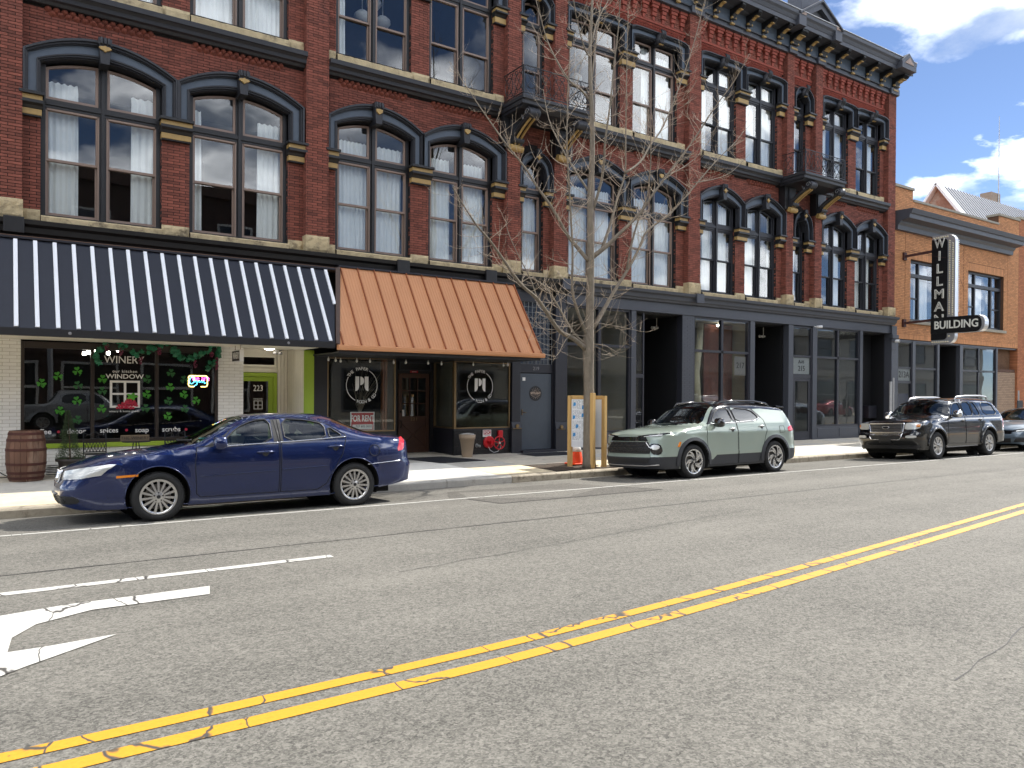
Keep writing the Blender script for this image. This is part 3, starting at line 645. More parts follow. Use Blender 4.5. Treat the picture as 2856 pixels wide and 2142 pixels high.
# --- balconies over the two entrance bays
def balcony(x0, x1, pcs):
    b = MB(); yf = 15.62
    prof = [(yf + .22, 8.79), (yf + .12, 8.84), (yf + .06, 8.87), (yf + .05, 8.95), (yf, 8.98), (yf, 9.06), (16.7, 9.08), (16.7, 8.79)]
    b.prism(prof, 'x', x0 + .06, x1 - .06); b.box(x0, x0 + .06, yf, 16.7, 8.97, 9.07); b.box(x1 - .06, x1, yf, 16.7, 8.97, 9.07); b.box(x0 + .02, x0 + .06, yf + .06, 16.7, 8.86, 8.965); b.box(x1 - .06, x1 - .02, yf + .06, 16.7, 8.86, 8.965)
    B_ = b.build('balcony', char_m, BLD, bevel=.006)
    for xa, xb in ((pcs[0] - .36, pcs[0] + .22), (pcs[1] - .22, pcs[1] + .36)):
        q = MB(); q.box(xa, xb, 16.54, 16.84, 8.02, 8.79); q.build('bracket_panel', blk_m, B_)
    for xp in pcs:
        k = MB()
        for s_ in (-.10, 0, .10):
            pth = [(xp + s_, 16.5 - .78 * t_ ** 1.25 + .05 * sin(t_ * 6.28), 8.12 + .60 * t_ ** .75) for t_ in [q_ / 12 for q_ in range(13)]]
            k.tube(pth, .055, 8)
        k.lathe([(.12, -.17), (.135, -.13), (.12, -.09), (.135, 0), (.12, .09), (.135, .13), (.12, .17)], (xp, 15.77, 8.70), 14, 'x')
        k.lathe([(.075, -.16), (.085, 0), (.075, .16)], (xp, 16.42, 8.19), 12, 'x')
        k.box(xp - .17, xp + .17, 16.5, 16.6, 8.1, 8.75)
        K_ = k.build('scroll_bracket', char_m, B_, smooth=False, auto=40)
        g_ = MB()
        for s_ in (-.06, .06):
            pth = [(xp + s_, 16.47 - .70 * t_ ** 1.2 + .0, 8.10 + .46 * t_ ** .8) for t_ in [q_ / 8 for q_ in range(9)]]
            g_.tube(pth, .034, 6)
        g_.lathe([(.085, -.2), (.095, 0), (.085, .2)], (xp, 16.5, 8.0), 12, 'x'); g_.build('gold_stripes', gold_m, B_, auto=40)
        sc = MB(); th = [(xp - .18, 15.77 - .085 * cos(a_) * (1 - a_ / 9), 8.70 + .085 * sin(a_) * (1 - a_ / 9)) for a_ in [q_ * .45 for q_ in range(16)]]
        sc.tube(th, .012, 5); sc.tube([(xp - .18, 15.9 + .1 * t_, 8.62 - .06 * sin(t_ * 5)) for t_ in [q_ / 8 for q_ in range(9)]], .012, 5); sc.build('scroll_ornament', mat('grey_scroll', sl((120, 122, 124)), .5), B_)
    # wrought iron railing
    r_ = MB(); zt, zb2 = 9.80, 9.13; yr = yf + .05; xa, xb = x0 + .05, x1 - .05
    def sq(a, c, t_=.022): r_.beam(a, c, t_, t_)
    for z_ in (zt, zb2): sq((xa, yr, z_), (xb, yr, z_)); sq((xa, yr, z_), (xa, 16.58, z_)); sq((xb, yr, z_), (xb, 16.58, z_))
    for x_ in (xa, xb): sq((x_, yr, 9.07), (x_, yr, zt), .03)
    def panel(p0, p1):
        p0, p1 = Vector(p0), Vector(p1); d = p1 - p0
        def PT(u, z_): q_ = p0 + d * u; return (q_.x, q_.y, z_)
        r_.tube([PT(0, zb2), PT(1, zt)], .008, 4); r_.tube([PT(1, zb2), PT(0, zt)], .008, 4)
        r_.tube([PT(.5 + .4 * cos(a_), (zt + zb2) / 2 + .21 * sin(a_)) for a_ in [q_ * pi / 8 for q_ in range(17)]], .008, 4)
        for zc_, sg in ((zt - .13, 1), (zb2 + .13, -1)):
            for s2 in (-1, 1): r_.tube([PT(.5 + s2 * (.22 + .19 * (1 - a_ / 8) * cos(a_)), zc_ + sg * .10 * (1 - a_ / 8) * sin(a_)) for a_ in [q_ * .5 for q_ in range(14)]], .007, 4)
    n = 5
    for j in range(n): panel((xa + (xb - xa) * j / n, yr, 0), (xa + (xb - xa) * (j + 1) / n, yr, 0))
    for x_ in (xa, xb):
        for j in range(2): panel((x_, yr + (16.56 - yr) * j / 2, 0), (x_, yr + (16.56 - yr) * (j + 1) / 2, 0))
    r_.build('iron_railing', mat('wrought_iron', (.012, .012, .013), .4), B_)
balcony(10.75, 13.05, (11.142, 12.68)); balcony(22.10, 24.40, (22.627, 24.245))
# --- corbelled brick frieze and saw-tooth course under the cornice
corb = mat('corbel_brick', sl((142, 70, 56)), .85, var=.2, scale=9, bump=.3, bscale=90, island=.2)
for i in range(len(PIERS) - 1):
    a, c = PIERS[i][1], PIERS[i + 1][0]; n = max(3, round((c - a) / .39)); sp = (c - a) / n; b = MB()
    for j in range(n):
        x_ = a + sp * (j + .5)
        for wd, z0, z1, yy in ((.10, 12.84, 12.97, 16.76), (.17, 12.975, 13.09, 16.73), (.17, 13.095, 13.20, 16.705), (.26, 13.205, 13.29, 16.68), (.33, 13.295, 13.385, 16.66)):
            b.box(x_ - wd / 2, x_ + wd / 2, yy, 16.81, z0, z1 - .006)
    b.box(a, c, 16.77, 16.81, 12.77, 12.835)
    b.build('corbel_table', corb, WALL)
    b = MB(); m_ = int((c - a) / .095)
    for row in range(3):
        for j in range(m_):
            x_ = a + (c - a) * (j + .5 + .25 * (row % 2)) / m_; z_ = 12.53 + row * .075
            if x_ > c - .04: continue
            b.prism([(x_ - .045, 16.81), (x_, 16.752), (x_ + .045, 16.81)], 'z', z_, z_ + .06)
    o = b.build('sawtooth_course', corb, WALL); o['kind'] = 'stuff'
# --- main cornice
cor = MB(); x0, x1 = XL, 29.30
cor.box(x0, x1, 16.56, 16.84, 13.39, 13.47); cor.box(x0, x1, 16.60, 16.84, 13.47, 13.56); cor.box(x0, x1, 16.54, 16.84, 13.56, 13.60)
for a, c in PIERS: cor.box(a - .03, c + .03, 16.49, 16.6, 13.385, 13.60)
prof = [(16.84, 13.98), (16.40, 13.98), (16.38, 14.02), (16.06, 14.03), (16.04, 14.0), (16.0, 14.0), (15.99, 14.12), (15.97, 14.14), (15.92, 14.24), (15.86, 14.30), (15.84, 14.40), (16.84, 14.43)]
cor.prism(prof, 'x', x0, x1)
COR = cor.build('cornice', slate, BLD, bevel=.004)
b = MB(); b.box(x0, x1, 16.56, 16.84, 13.60, 13.98); b.build('frieze_panel', bluegrey, COR)
b = MB(); b.box(x0, x1, 15.83, 16.9, 14.432, 14.45); b.build('roof_flashing', mat('flashing', (.62, .62, .62), .5, metal=.3), COR)
def bracket(xc, wd=.15):
    k = MB(); n_ = 3 if wd < .2 else 5
    pth = [(16.52, 13.56), (16.50, 13.66), (16.44, 13.70), (16.40, 13.78), (16.28, 13.86), (16.12, 13.88), (16.05, 13.93), (16.03, 13.995), (16.56, 13.995), (16.56, 13.56)]
    k.prism3(pth, 'x', xc - wd / 2, xc + wd / 2)
    for j in range(n_):
        x_ = xc + wd * (j - (n_ - 1) / 2) / n_
        k.tube([(x_, 16.06 + .0, 13.995), (x_, 16.035, 13.93), (x_, 16.10, 13.865)], .017, 6)
    k.lathe([(.05, -wd / 2 - .02), (.055, 0), (.05, wd / 2 + .02)], (xc, 16.47, 13.69), 10, 'x')
    K_ = k.build('cornice_bracket', blk_m, COR, bevel=.004)
    g_ = MB(); g_.box(xc - wd * .38, xc + wd * .38, 16.12, 16.30, 13.825, 13.85); g_.obox((xc, 16.25, 13.835), (1, 0, 0), (0, 1, -.55), (0, .55, 1), wd * .38, .10, .016)
    g_.lathe([(.042, -wd / 2 - .03), (.042, wd / 2 + .03)], (xc, 16.46, 13.69), 10, 'x'); g_.box(xc - wd * .5, xc + wd * .5, 16.47, 16.54, 13.50, 13.555)
    g_.build('gold_trim', gold_m, COR)
bx_ = []
for i, (a, c) in enumerate(PIERS):
    bx_.append(((a + c) / 2, .32))
    if i < len(PIERS) - 1:
        d = PIERS[i + 1][0] + .2 - (a + c) / 2; n = round(d / .85)
        for j in range(1, n): bx_.append(((a + c) / 2 + ((PIERS[i + 1][0] + PIERS[i + 1][1]) / 2 - (a + c) / 2) * j / n, .15))
for q in bx_: bracket(*q)
def pediment(xa, xb, z0, zp, yf, yb):
    xc = (xa + xb) / 2; P = MB(); t_ = .17
    P.band([(xa, z0), (xc, zp), (xb, z0)], [(xa + .34, z0), (xc, zp - t_ * 1.3), (xb - .34, z0)], 'y', yf, yb)
    P.band([(xa - .07, z0 + .02), (xc, zp + .09), (xb + .07, z0 + .02)], [(xa, z0), (xc, zp), (xb, z0)], 'y', yf - .07, yb)
    P.box(xa - .02, xa + .36, yf, yb, z0 - .35, z0); P.box(xb - .36, xb + .02, yf, yb, z0 - .35, z0)
    P.build('pediment', slate, COR, bevel=.006)
    q = MB(); q.prism([(xa + .3, z0), (xb - .3, z0), (xc, zp - .2)], 'y', yf + .12, yb); q.build('pediment_panel', blk_m, COR)
    q = MB(); q.prism([(xa + .06, z0 + .005), (xa + .33, z0 + .005), (xa + .33, z0 + .14)], 'y', yf - .02, yf + .05); q.prism([(xb - .06, z0 + .005), (xb - .33, z0 + .005), (xb - .33, z0 + .14)], 'y', yf - .02, yf + .05); q.build('pediment_inset', mat('pinkish_panel', sl((150, 130, 118)), .6), COR)
pediment(22.05, 24.42, 14.33, 15.02, 15.86, 16.6); pediment(10.72, 13.1, 14.33, 15.02, 15.86, 16.6)
pe = MB(); pe.prism([(28.12, 14.0), (29.10, 14.0), (29.10, 14.28), (28.6, 14.62), (28.12, 14.28)], 'y', 15.76, 16.5); pe.build('corner_block', slate, COR, bevel=.008)
pe = MB(); pe.prism([(28.3, 14.2), (28.92, 14.2), (28.6, 14.44)], 'y', 15.74, 15.78); pe.build('pediment_inset', mat('pinkish_panel'), COR)
pe = MB(); pe.box(22.75, 23.95, 16.3, 17.0, 14.3, 15.2); pe.box(22.85, 23.85, 16.35, 16.95, 15.2, 16.0); pe.build('parapet_post', slate, COR, bevel=.02)
# ================================================================ SHOPFRONTS
whbrick = mat('white_painted_brick', sl((238, 236, 230)), .6, var=.06, scale=6, bump=.3, bscale=60, island=.06, stain=(sl((168, 160, 144)), 3.5, .60), stains=.5)
whm = mat('white_joint', sl((190, 184, 172)), .8, var=.1)
offw = mat('off_white_paint', sl((228, 222, 208)), .6, var=.05)
lime = mat('lime_green_paint', sl((150, 176, 52)), .5, var=.05)
brown_f = mat('dark_brown_frame', sl((44, 35, 30)), .45, var=.1)
blackp = mat('black_paint', sl((26, 26, 29)), .5, var=.1, bump=.05)
navyp = mat('blue_black_paint', sl((36, 37, 45)), .45, var=.1, bump=.05)
brass = mat('brass_frame', sl((138, 116, 84)), .35, metal=.6, var=.1)
brownd = mat('brown_door', sl((78, 50, 36)), .5, var=.15, scale=3, vec=(1, 1, .2))
shop_glass = glass('shop_glass', (.90, .92, .92), 1.5, wav=.015)
letter_w = mat('white_vinyl', sl((232, 230, 226)), .5, var=.03)
grey_p = mat('graphite_paint', sl((62, 65, 73)), .45, var=.07, bump=.03)
blkbrick = mat('black_painted_brick', sl((24, 24, 27)), .4, var=.15, bump=.3, bscale=50, island=.12)
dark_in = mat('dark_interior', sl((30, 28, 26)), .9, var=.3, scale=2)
pale_in = mat('pale_interior', sl((150, 146, 134)), .9, var=.1, scale=1)
def ring(b, x0, x1, z0, z1, y0, y1, e, eb=None, et=None):
    eb = eb or e; et = et or e
    b.box(x0, x0 + e, y0, y1, z0, z1); b.box(x1 - e, x1, y0, y1, z0, z1); b.box(x0 + e, x1 - e, y0, y1, z0, z0 + eb); b.box(x0 + e, x1 - e, y0, y1, z1 - et, z1)
    return b
def brick_patch(parent, x0, x1, y, z0, z1, material, joint, seed, bl=.225, co=.066, jt=.007, pr=.006, axis='y', name='brick', ycut=17.0, back=True):
    r_ = random.Random(seed)
    if axis == 'y' and back: b = MB(); b.box(x0 + .001, x1 - .001, y + pr, ycut, z0, z1); b.build('joint_backing', joint, parent)
    z_ = z0; k = 0; cache = {}
    while z_ < z1 - .01:
        x_ = x0 - (bl / 2 if k % 2 else 0)
        while x_ < x1:
            p, q = max(x_, x0), min(x_ + bl - jt, x1)
            if q - p > .02:
                L_ = round(q - p, 3); hh = round(min(co - jt, z1 - z_), 3)
                if (L_, hh) not in cache:
                    ub_ = MB(); ub_.box(0, L_, 0, .02, 0, hh); me = ub_.mesh('brick'); me.materials.append(material); cache[(L_, hh)] = me
                o_ = bpy.data.objects.new(name, cache[(L_, hh)]); COL.objects.link(o_); o_.parent = parent; o_.location = (p, y + r_.uniform(-.002, .002), z_)
            x_ += bl
        z_ += co; k += 1
# ---- winery: white painted brick, three-light window, lime door in a recess
SH = thing('shopfront', 'white painted brick winery shopfront with lime green door under the striped awning', 'shopfront')
b = MB(); b.box(-3, .0, 16.806, 17.0, -.1, 2.62); b.build('joint_backing', whm, SH)
brick_patch(SH, -.3, .318, 16.80, .02, 2.56, whbrick, whm, 1)
brick_patch(SH, 3.815, 4.33, 16.80, .02, 2.56, whbrick, whm, 2)
brick_patch(SH, .322, 3.81, 16.80, .02, .52, whbrick, whm, 3)
b = MB(); b.box(.32, 3.812, 16.77, 16.9, .525, .615); b.build('green_sill', lime, SH, bevel=.005)
f = MB(); ring(f, .32, 3.812, .618, 2.53, 16.79, 16.88, .055, .07, .12)
for a, c in ((1.455, 1.52), (2.60, 2.665)): f.box(a, c, 16.795, 16.88, .69, 2.41)
WF = f.build('display_window', brown_f, SH, bevel=.006)
for a, c in ((.372, 1.458), (1.518, 2.603), (2.663, 3.76)):
    p = MB(); p.box(a, c, 16.84, 16.846, .685, 2.415); p.build('pane', shop_glass, WF)
b = MB(); b.box(4.331, 5.62, 15.3, 16.80, 2.562, 2.60); b.box(-3, 4.331, 15.3, 16.82, 2.562, 2.60); b.box(4.331, 5.60, 16.80, 17.9, 2.60, 2.62); b.build('soffit', offw, SH)
b = MB(); b.box(4.331, 4.345, 16.95, 17.84, 0, 2.6); b.box(5.36, 5.60, 17.84, 17.95, .05, 2.62); b.box(4.331, 5.36, 17.84, 17.95, 2.44, 2.62); b.box(4.331, 5.36, 17.86, 17.95, 2.07, 2.22)
b.build('entrance_wall', offw, SH, bevel=.004)
tr = MB(); ring(tr, 4.36, 5.34, 2.20, 2.46, 17.80, 17.86, .045); T_ = tr.build('transom_window', offw, SH, bevel=.004); p = MB(); p.box(4.40, 5.30, 17.83, 17.835, 2.24, 2.42); p.build('pane', shop_glass, T_)
d = MB(); ring(d, 4.345, 5.355, .06, 2.06, 17.80, 17.93, .09, .05, .09); d.build('door_frame', lime, SH, bevel=.004)
d = MB(); ring(d, 4.437, 5.263, .11, 1.965, 17.82, 17.865, .105, .22, .1); D_ = d.build('door', lime, SH, bevel=.004)
p = MB(); p.box(4.53, 5.17, 17.84, 17.845, .32, 1.87); p.build('pane', shop_glass, D_)
p = MB(); p.box(4.47, 4.5, 17.76, 17.82, .95, 1.15); p.build('handle', brass, D_, bevel=.006)
for t_, s_, z_, mm in (('223', .19, 1.70, letter_w),): letters(t_, s_, (4.93, 17.836, z_), mm, D_, bold=.005, xs=.8)
b = MB(); ring(b, 4.83, 5.03, 1.22, 1.42, 17.83, 17.836, .015); b.box(4.92, 4.935, 17.83, 17.836, 1.23, 1.41); b.box(4.84, 5.02, 17.83, 17.836, 1.31, 1.325); b.build('window_logo', letter_w, D_)
letters('WINDOW', .045, (4.93, 17.836, 1.455), letter_w, D_, bold=.01)
# beadboard on the angled side of the recess, one board at a time
for j in range(9):
    t0, t1 = j / 9, (j + 1) / 9; A = Vector((5.60, 17.84)); B_ = Vector((5.64, 16.80)); p0 = A.lerp(B_, t0 + .008); p1 = A.lerp(B_, t1 - .008)
    b = MB(); b.add([(p0.x, p0.y, .04), (p1.x, p1.y, .04), (p1.x + .05, p1.y, .04), (p0.x + .05, p0.y, .04), (p0.x, p0.y, 2.6), (p1.x, p1.y, 2.6), (p1.x + .05, p1.y, 2.6), (p0.x + .05, p0.y, 2.6)], [(0, 3, 2, 1), (4, 5, 6, 7), (0, 1, 5, 4), (1, 2, 6, 5), (2, 3, 7, 6), (3, 0, 4, 7)])
    b.build('beadboard_plank', offw, SH, bevel=.006)
for j in range(3): b = MB(); b.box(5.37 + j * .077, 5.44 + j * .077, 17.81, 17.84, .05, 2.6); b.build('beadboard_plank', offw, SH, bevel=.005)
b = MB(); b.box(5.65, 5.872, 16.76, 17.0, .03, 2.56); b.build('green_panel', lime, SH, bevel=.006)
b = MB(); b.lathe([(0, -.05), (.06, -.045), (.11, -.02), (.125, .0)], (5.0, 17.2, 2.598), 16); b.build('ceiling_lamp', mat('ceiling_lamp_glow', (1, .96, .85), .4, emit=(1, .93, .78), es=3.0), SH, smooth=True)
b = MB()
for xx in (5.16, 5.27): b.lathe([(.035, 0), (.05, -.03), (.052, -.06), (.0, -.065)], (xx, 17.3, 2.53), 10)
b.tube([(5.1, 17.3, 2.6), (5.215, 17.3, 2.54), (5.3, 17.3, 2.56)], .012, 6); b.build('flood_light', mat('flood_grey', (.3, .3, .31), .4), SH, smooth=True)
# lettering and decals on the glass
YG = 16.834
def px(x_, y_, Y=YG): return at(x_, y_, Y)
def word(t_, x_, y_, h, parent=WF, m_=letter_w, bold=.012, xs=1., Y=YG, **kw):
    return letters(t_, h, px(x_, y_, Y), m_, parent, bold=bold, xs=xs, **kw)
word('WINERY', 347, 1004.5, .205, bold=.002, xs=.92)
word('our kitchen', 348.5, 1036, .082, bold=.002, spacing=1.15); word('WINDOW', 348.5, 1050.5, .125, bold=.012, xs=1.15)
word('winery & home goods', 347, 1147, .055, bold=.004, spacing=1.1)
for t_, x_, y_ in (('coffee', 115, 1205), ('decor', 213, 1203), ('spices', 304.5, 1200.5), ('soap', 396, 1199.5), ('scrubs', 478, 1197.5)): word(t_, x_, y_, .135, bold=.012)
c0, c1 = px(306, 1137.5), px(390.5, 1062); b = MB(); ring(b, c0.x, c1.x, c0.z, c1.z, YG - .002, YG + .002, .043); mxx = (c0.x + c1.x) / 2; mzz = c0.z + (c1.z - c0.z) * .51
b.box(mxx - .022, mxx + .022, YG - .002, YG + .002, c0.z + .043, c1.z - .043); b.box(c0.x + .043, mxx - .022, YG - .002, YG + .002, mzz - .018, mzz + .018); b.box(mxx + .022, c1.x - .043, YG - .002, YG + .002, mzz - .018, mzz + .018); b.build('window_logo', letter_w, WF)
red_g = mat('grape_red_vinyl', sl((178, 38, 62)), .5, var=.06); leafg = mat('leaf_green_vinyl', sl((84, 158, 46)), .5, var=.08)
rg = random.Random(4); b = MB(); k = 0
for row, (n, xs_, y_) in enumerate(((2, 357, 1113), (4, 351, 1119), (6, 341, 1125), (8, 331, 1131), (7, 327, 1137))):
    for j in range(n):
        p_ = px(xs_ + j * 7.3 + rg.uniform(-1, 1), y_ + rg.uniform(-1, 1)); b.lathe([(0, -.006), (rg.uniform(.021, .029), -.006), (.024, .0)], (p_.x, YG - .002 - .0004 * k, p_.z), 10, 'y'); k += 1
o = b.build('grape_logo', red_g, WF); o['kind'] = 'stuff'
p_ = px(368, 1106); b = MB(); b.prism3([(p_.x + .085 * cos(a) * (1 + .3 * cos(5 * a)), p_.z + .06 * sin(a) * (1 + .3 * cos(5 * a))) for a in [2 * pi * q / 30 for q in range(30)]], 'y', YG - .02, YG - .016); b.build('leaf_logo', leafg, WF)
for x_, y_ in ((163.5, 1204.5), (353, 1199.5), (519, 1197.5)):
    p_ = px(x_, y_); b = MB(); b.lathe([(0, 0), (.026, 0), (.026, .004)], (p_.x, YG - .002, p_.z), 12, 'y'); b.build('red_dot', red_g, WF)
sham = mat('shamrock_green', sl((60, 138, 34)), .5, var=.1, scale=20); sham_d = mat('shamrock_dark', sl((34, 92, 40)), .5, var=.1, scale=20)
def shamrock(x_, y_, s_, rot, dk):
    p_ = px(x_, y_); b = MB()
    for k in range(3):
        an = rot + pi / 2 + (k - 1) * 2 * pi / 3.1; cx_, cz_ = p_.x + cos(an) * s_ * .5, p_.z + sin(an) * s_ * .5; poly = []
        for q in range(20):
            t_ = 2 * pi * q / 20; hx = 16 * sin(t_) ** 3 / 17; hz = (13 * cos(t_) - 5 * cos(2 * t_) - 2 * cos(3 * t_) - cos(4 * t_)) / 17
            u, v = hx * s_ * .5, hz * s_ * .48; ca, sa = cos(an - pi / 2), sin(an - pi / 2); poly.append((cx_ + u * ca - v * sa, cz_ + u * sa + v * ca))
        b.prism3(poly, 'y', YG + .0005 * k, YG + .003 + .0005 * k)
    b.tube([(p_.x, YG, p_.z), (p_.x + s_ * .2 + rot * .2, YG, p_.z - s_ * .6), (p_.x + s_ * .35, YG, p_.z - s_ * .95)], s_ * .07, 5)
    b.build('shamrock', sham_d if dk else sham, WF)
s3_ = 1269 / 400
for j, (x_, y_, o_, dk) in enumerate([(367, 470, 0, 0), (513, 408, 0, 0), (685, 365, 0, 0), (908, 435, 0, 0), (690, 490, 0, 1), (905, 540, 0, 1), (680, 627, 0, 0), (530, 715, 0, 0), (685, 795, 0, 1), (900, 697, 0, 0), (510, 435, 250, 1), (720, 380, 250, 1), (838, 440, 250, 1), (712, 505, 250, 0), (507, 568, 250, 0), (835, 570, 250, 0), (698, 628, 250, 1), (942, 625, 250, 0), (495, 692, 250, 1), (843, 697, 250, 1), (692, 762, 250, 0)]):
    shamrock(o_ + x_ / s3_, 920 + y_ / s3_, .095, rg.uniform(-.3, .3), dk)
# ---- paper shop: black painted front with brass windows and a brown door set back
PS = thing('shopfront', 'black painted shopfront with two round white window logos under the copper awning', 'shopfront')
b = MB(); b.box(5.876, 6.19, 16.78, 17.0, .03, 2.46); b.box(5.876, 11.5, 16.77, 17.0, 2.43, 4.42); b.box(5.876, 6.2, 17.0, 18.0, .03, 2.46); b.box(7.895, 8.47, 17.90, 18.0, .05, 2.46); b.box(9.40, 9.56, 17.90, 18.0, .05, 2.46); b.box(8.47, 9.40, 17.92, 18.0, 2.13, 2.46)
b.box(7.885, 9.53, 16.77, 17.9, 2.43, 2.46); b.build('painted_wall', blackp, PS, bevel=.004)
f = MB(); ring(f, 6.19, 7.89, .70, 2.43, 16.79, 16.86, .03); W1 = f.build('display_window', brass, PS, bevel=.004)
p = MB(); p.box(6.22, 7.86, 16.82, 16.826, .73, 2.40); p.build('pane', shop_glass, W1)
b = MB(); ring(b, 7.60, 7.72, .72, 2.41, 16.90, 17.0, .05); b.build('inner_post', mat('wood_post', sl((120, 74, 44)), .6, var=.2, scale=3), PS)
f = MB(); ring(f, 9.53, 11.195, .72, 2.43, 16.79, 16.86, .03); f.box(9.50, 9.56, 16.785, 16.87, .72, 2.43); W2 = f.build('display_window', brass, PS, bevel=.004)
p = MB(); p.box(9.56, 11.165, 16.82, 16.826, .75, 2.40); p.build('pane', shop_glass, W2)
f = MB(); f.box(9.50, 9.56, 16.875, 17.88, .72, .755); f.box(9.50, 9.56, 16.875, 17.88, 2.40, 2.43); f.box(9.50, 9.56, 17.84, 17.89, .755, 2.40); WR = f.build('return_window', brass, PS, bevel=.004)
p = MB(); p.box(9.525, 9.531, 16.875, 17.85, .75, 2.41); p.build('pane', shop_glass, WR)
f = MB(); f.box(7.86, 7.89, 16.875, 17.88, .72, 2.43); f.build('return_frame', brass, PS)
b = MB(); b.box(6.19, 7.89, 16.78, 16.99, .03, .698); b.build('bulkhead', blackp, PS, bevel=.004)
b = MB(); b.box(9.50, 9.56, 16.87, 17.9, .03, .715); b.box(9.50, 11.2, 16.786, 16.99, .69, .717); b.build('bulkhead_cap', navyp, PS, bevel=.004)
brick_patch(PS, 9.50, 11.2, 16.79, .02, .685, blkbrick, blackp, 8, .235, .085, .01, .008, ycut=16.99)
d = MB(); ring(d, 8.485, 9.365, .06, 2.12, 17.88, 17.93, .10, .16, .11); d.box(8.585, 9.265, 17.885, 17.925, .86, 1.02); d.box(8.585, 9.265, 17.90, 17.93, .22, .86)
for s_ in (1, -1): d.beam((8.925 - .32, 17.895, .54 - s_ * .29), (8.925 + .32, 17.895, .54 + s_ * .29), .02, .055, (0, 1, 0))
for xx in (8.81, 9.035): d.box(xx - .014, xx + .014, 17.885, 17.925, 1.02, 2.01)
for z_ in (1.345, 1.675): d.box(8.585, 9.265, 17.887, 17.923, z_ - .014, z_ + .014)
D_ = d.build('door', brownd, PS, bevel=.005)
p = MB(); p.box(8.585, 9.265, 17.905, 17.909, 1.02, 2.01); p.build('pane', shop_glass, D_)
letters('221', .12, (8.93, 17.878, .94), brass, D_, depth=.012, bold=.004, spacing=1.25)
b = MB(); b.lathe([(0, -.03), (.025, -.03), (.03, 0)], (8.545, 17.86, 1.14), 12, 'y'); b.tube([(8.54, 17.86, .92), (8.535, 17.82, .88), (8.535, 17.82, .76), (8.54, 17.86, .72)], .011, 6); b.build('handle', mat('dark_bronze', (.03, .025, .02), .4, metal=.7), D_)
b = MB(); b.box(8.60, 8.655, 17.893, 17.899, 1.02, 1.19); b.build('hours_sticker', letter_w, D_)
b = MB(); ring(b, 8.47, 9.38, 2.20, 2.42, 17.80, 17.86, .03); b.build('transom_frame', navyp, PS)
b = MB(); b.box(8.80, 9.02, 17.845, 17.862, 2.145, 2.195); s_ = b.build('door_notice', mat('sign_red', sl((172, 34, 44)), .5), PS); letters('BEST PAPERS', .022, (8.91, 17.842, 2.17), letter_w, s_, bold=.01)
b = MB(); b.prism([(16.80, .03), (16.70, .03), (16.70, .70), (16.80, .70)], 'x', 11.2, 11.52); b.box(11.23, 11.49, 16.74, 16.99, .75, 4.42); b.prism([(16.80, .70), (16.68, .70), (16.72, .86), (16.74, .88), (16.80, .88)], 'x', 11.2, 11.52); b.build('pilaster', navyp, PS, bevel=.006)
for xx in (11.36,):
    b = MB(); b.lathe([(.022, -.012), (.05, -.012), (.05, .012), (.022, .012)], (xx, 16.675, .765), 14, 'y'); b.box(xx - .13, xx + .13, 16.66, 16.70, .695, .708); b.build('brass_ring', brass, PS)
def round_logo(W_, cx_, cz_, R_, Y):
    ms = []
    def arc(a0, a1):
        n = 26; A = [(cx_ + R_ * cos(a0 + (a1 - a0) * q / n), cz_ + R_ * sin(a0 + (a1 - a0) * q / n)) for q in range(n + 1)]; B_ = [(cx_ + (R_ - .012) * cos(a0 + (a1 - a0) * q / n), cz_ + (R_ - .012) * sin(a0 + (a1 - a0) * q / n)) for q in range(n + 1)]
        b_ = MB(); b_.band(A, B_, 'y', Y - .002, Y + .002); ms.append(b_.mesh('a'))
    arc(radians(-28), radians(62)); arc(radians(150), radians(245))
    def glyphs(t_, a0, a1, inward, sz):
        n = len(t_)
        for q, ch in enumerate(t_):
            if ch == ' ': continue
            a = a0 + (a1 - a0) * (q + .5) / n; me = text_mesh(ch, sz, .004, .006)
            me.transform(Matrix.Translation((cx_ + R_ * cos(a), Y, cz_ + R_ * sin(a))) @ FACE @ Matrix.Rotation(a - pi / 2 if not inward else a + pi / 2, 4, 'Z')); ms.append(me)
    glyphs('THE PAPER', radians(149), radians(68), False, .105); glyphs('MOON & CO', radians(253), radians(328), True, .105)
    h, wd = .17, .092
    def pr(poly): b_ = MB(); b_.prism3([(cx_ + u, cz_ + .035 + v) for u, v in poly], 'y', Y - .002, Y + .002); ms.append(b_.mesh('p'))
    q1 = [(-.162, h)] + [(-.07, h)] + [(-.07 - .092 * (1 - cos(t_)), -h + .11 - .11 * sin(t_)) for t_ in [q * pi / 16 for q in range(9)]]
    pr(q1); pr([(-.04, h)] + [(-.04 + .095 * sin(t_), h - .1 + .1 * cos(t_)) for t_ in [q * pi / 12 for q in range(13)]])
    pr([(.162, h), (.07, h)] + [(.07 + .092 * (1 - cos(t_)), -h + .11 - .11 * sin(t_)) for t_ in [q * pi / 16 for q in range(9)]])
    put('round_logo', join(ms), letter_w, W_)
round_logo(W1, 7.04, 1.79, .39, 16.814); round_logo(W2, 10.28, 1.80, .39, 16.814)
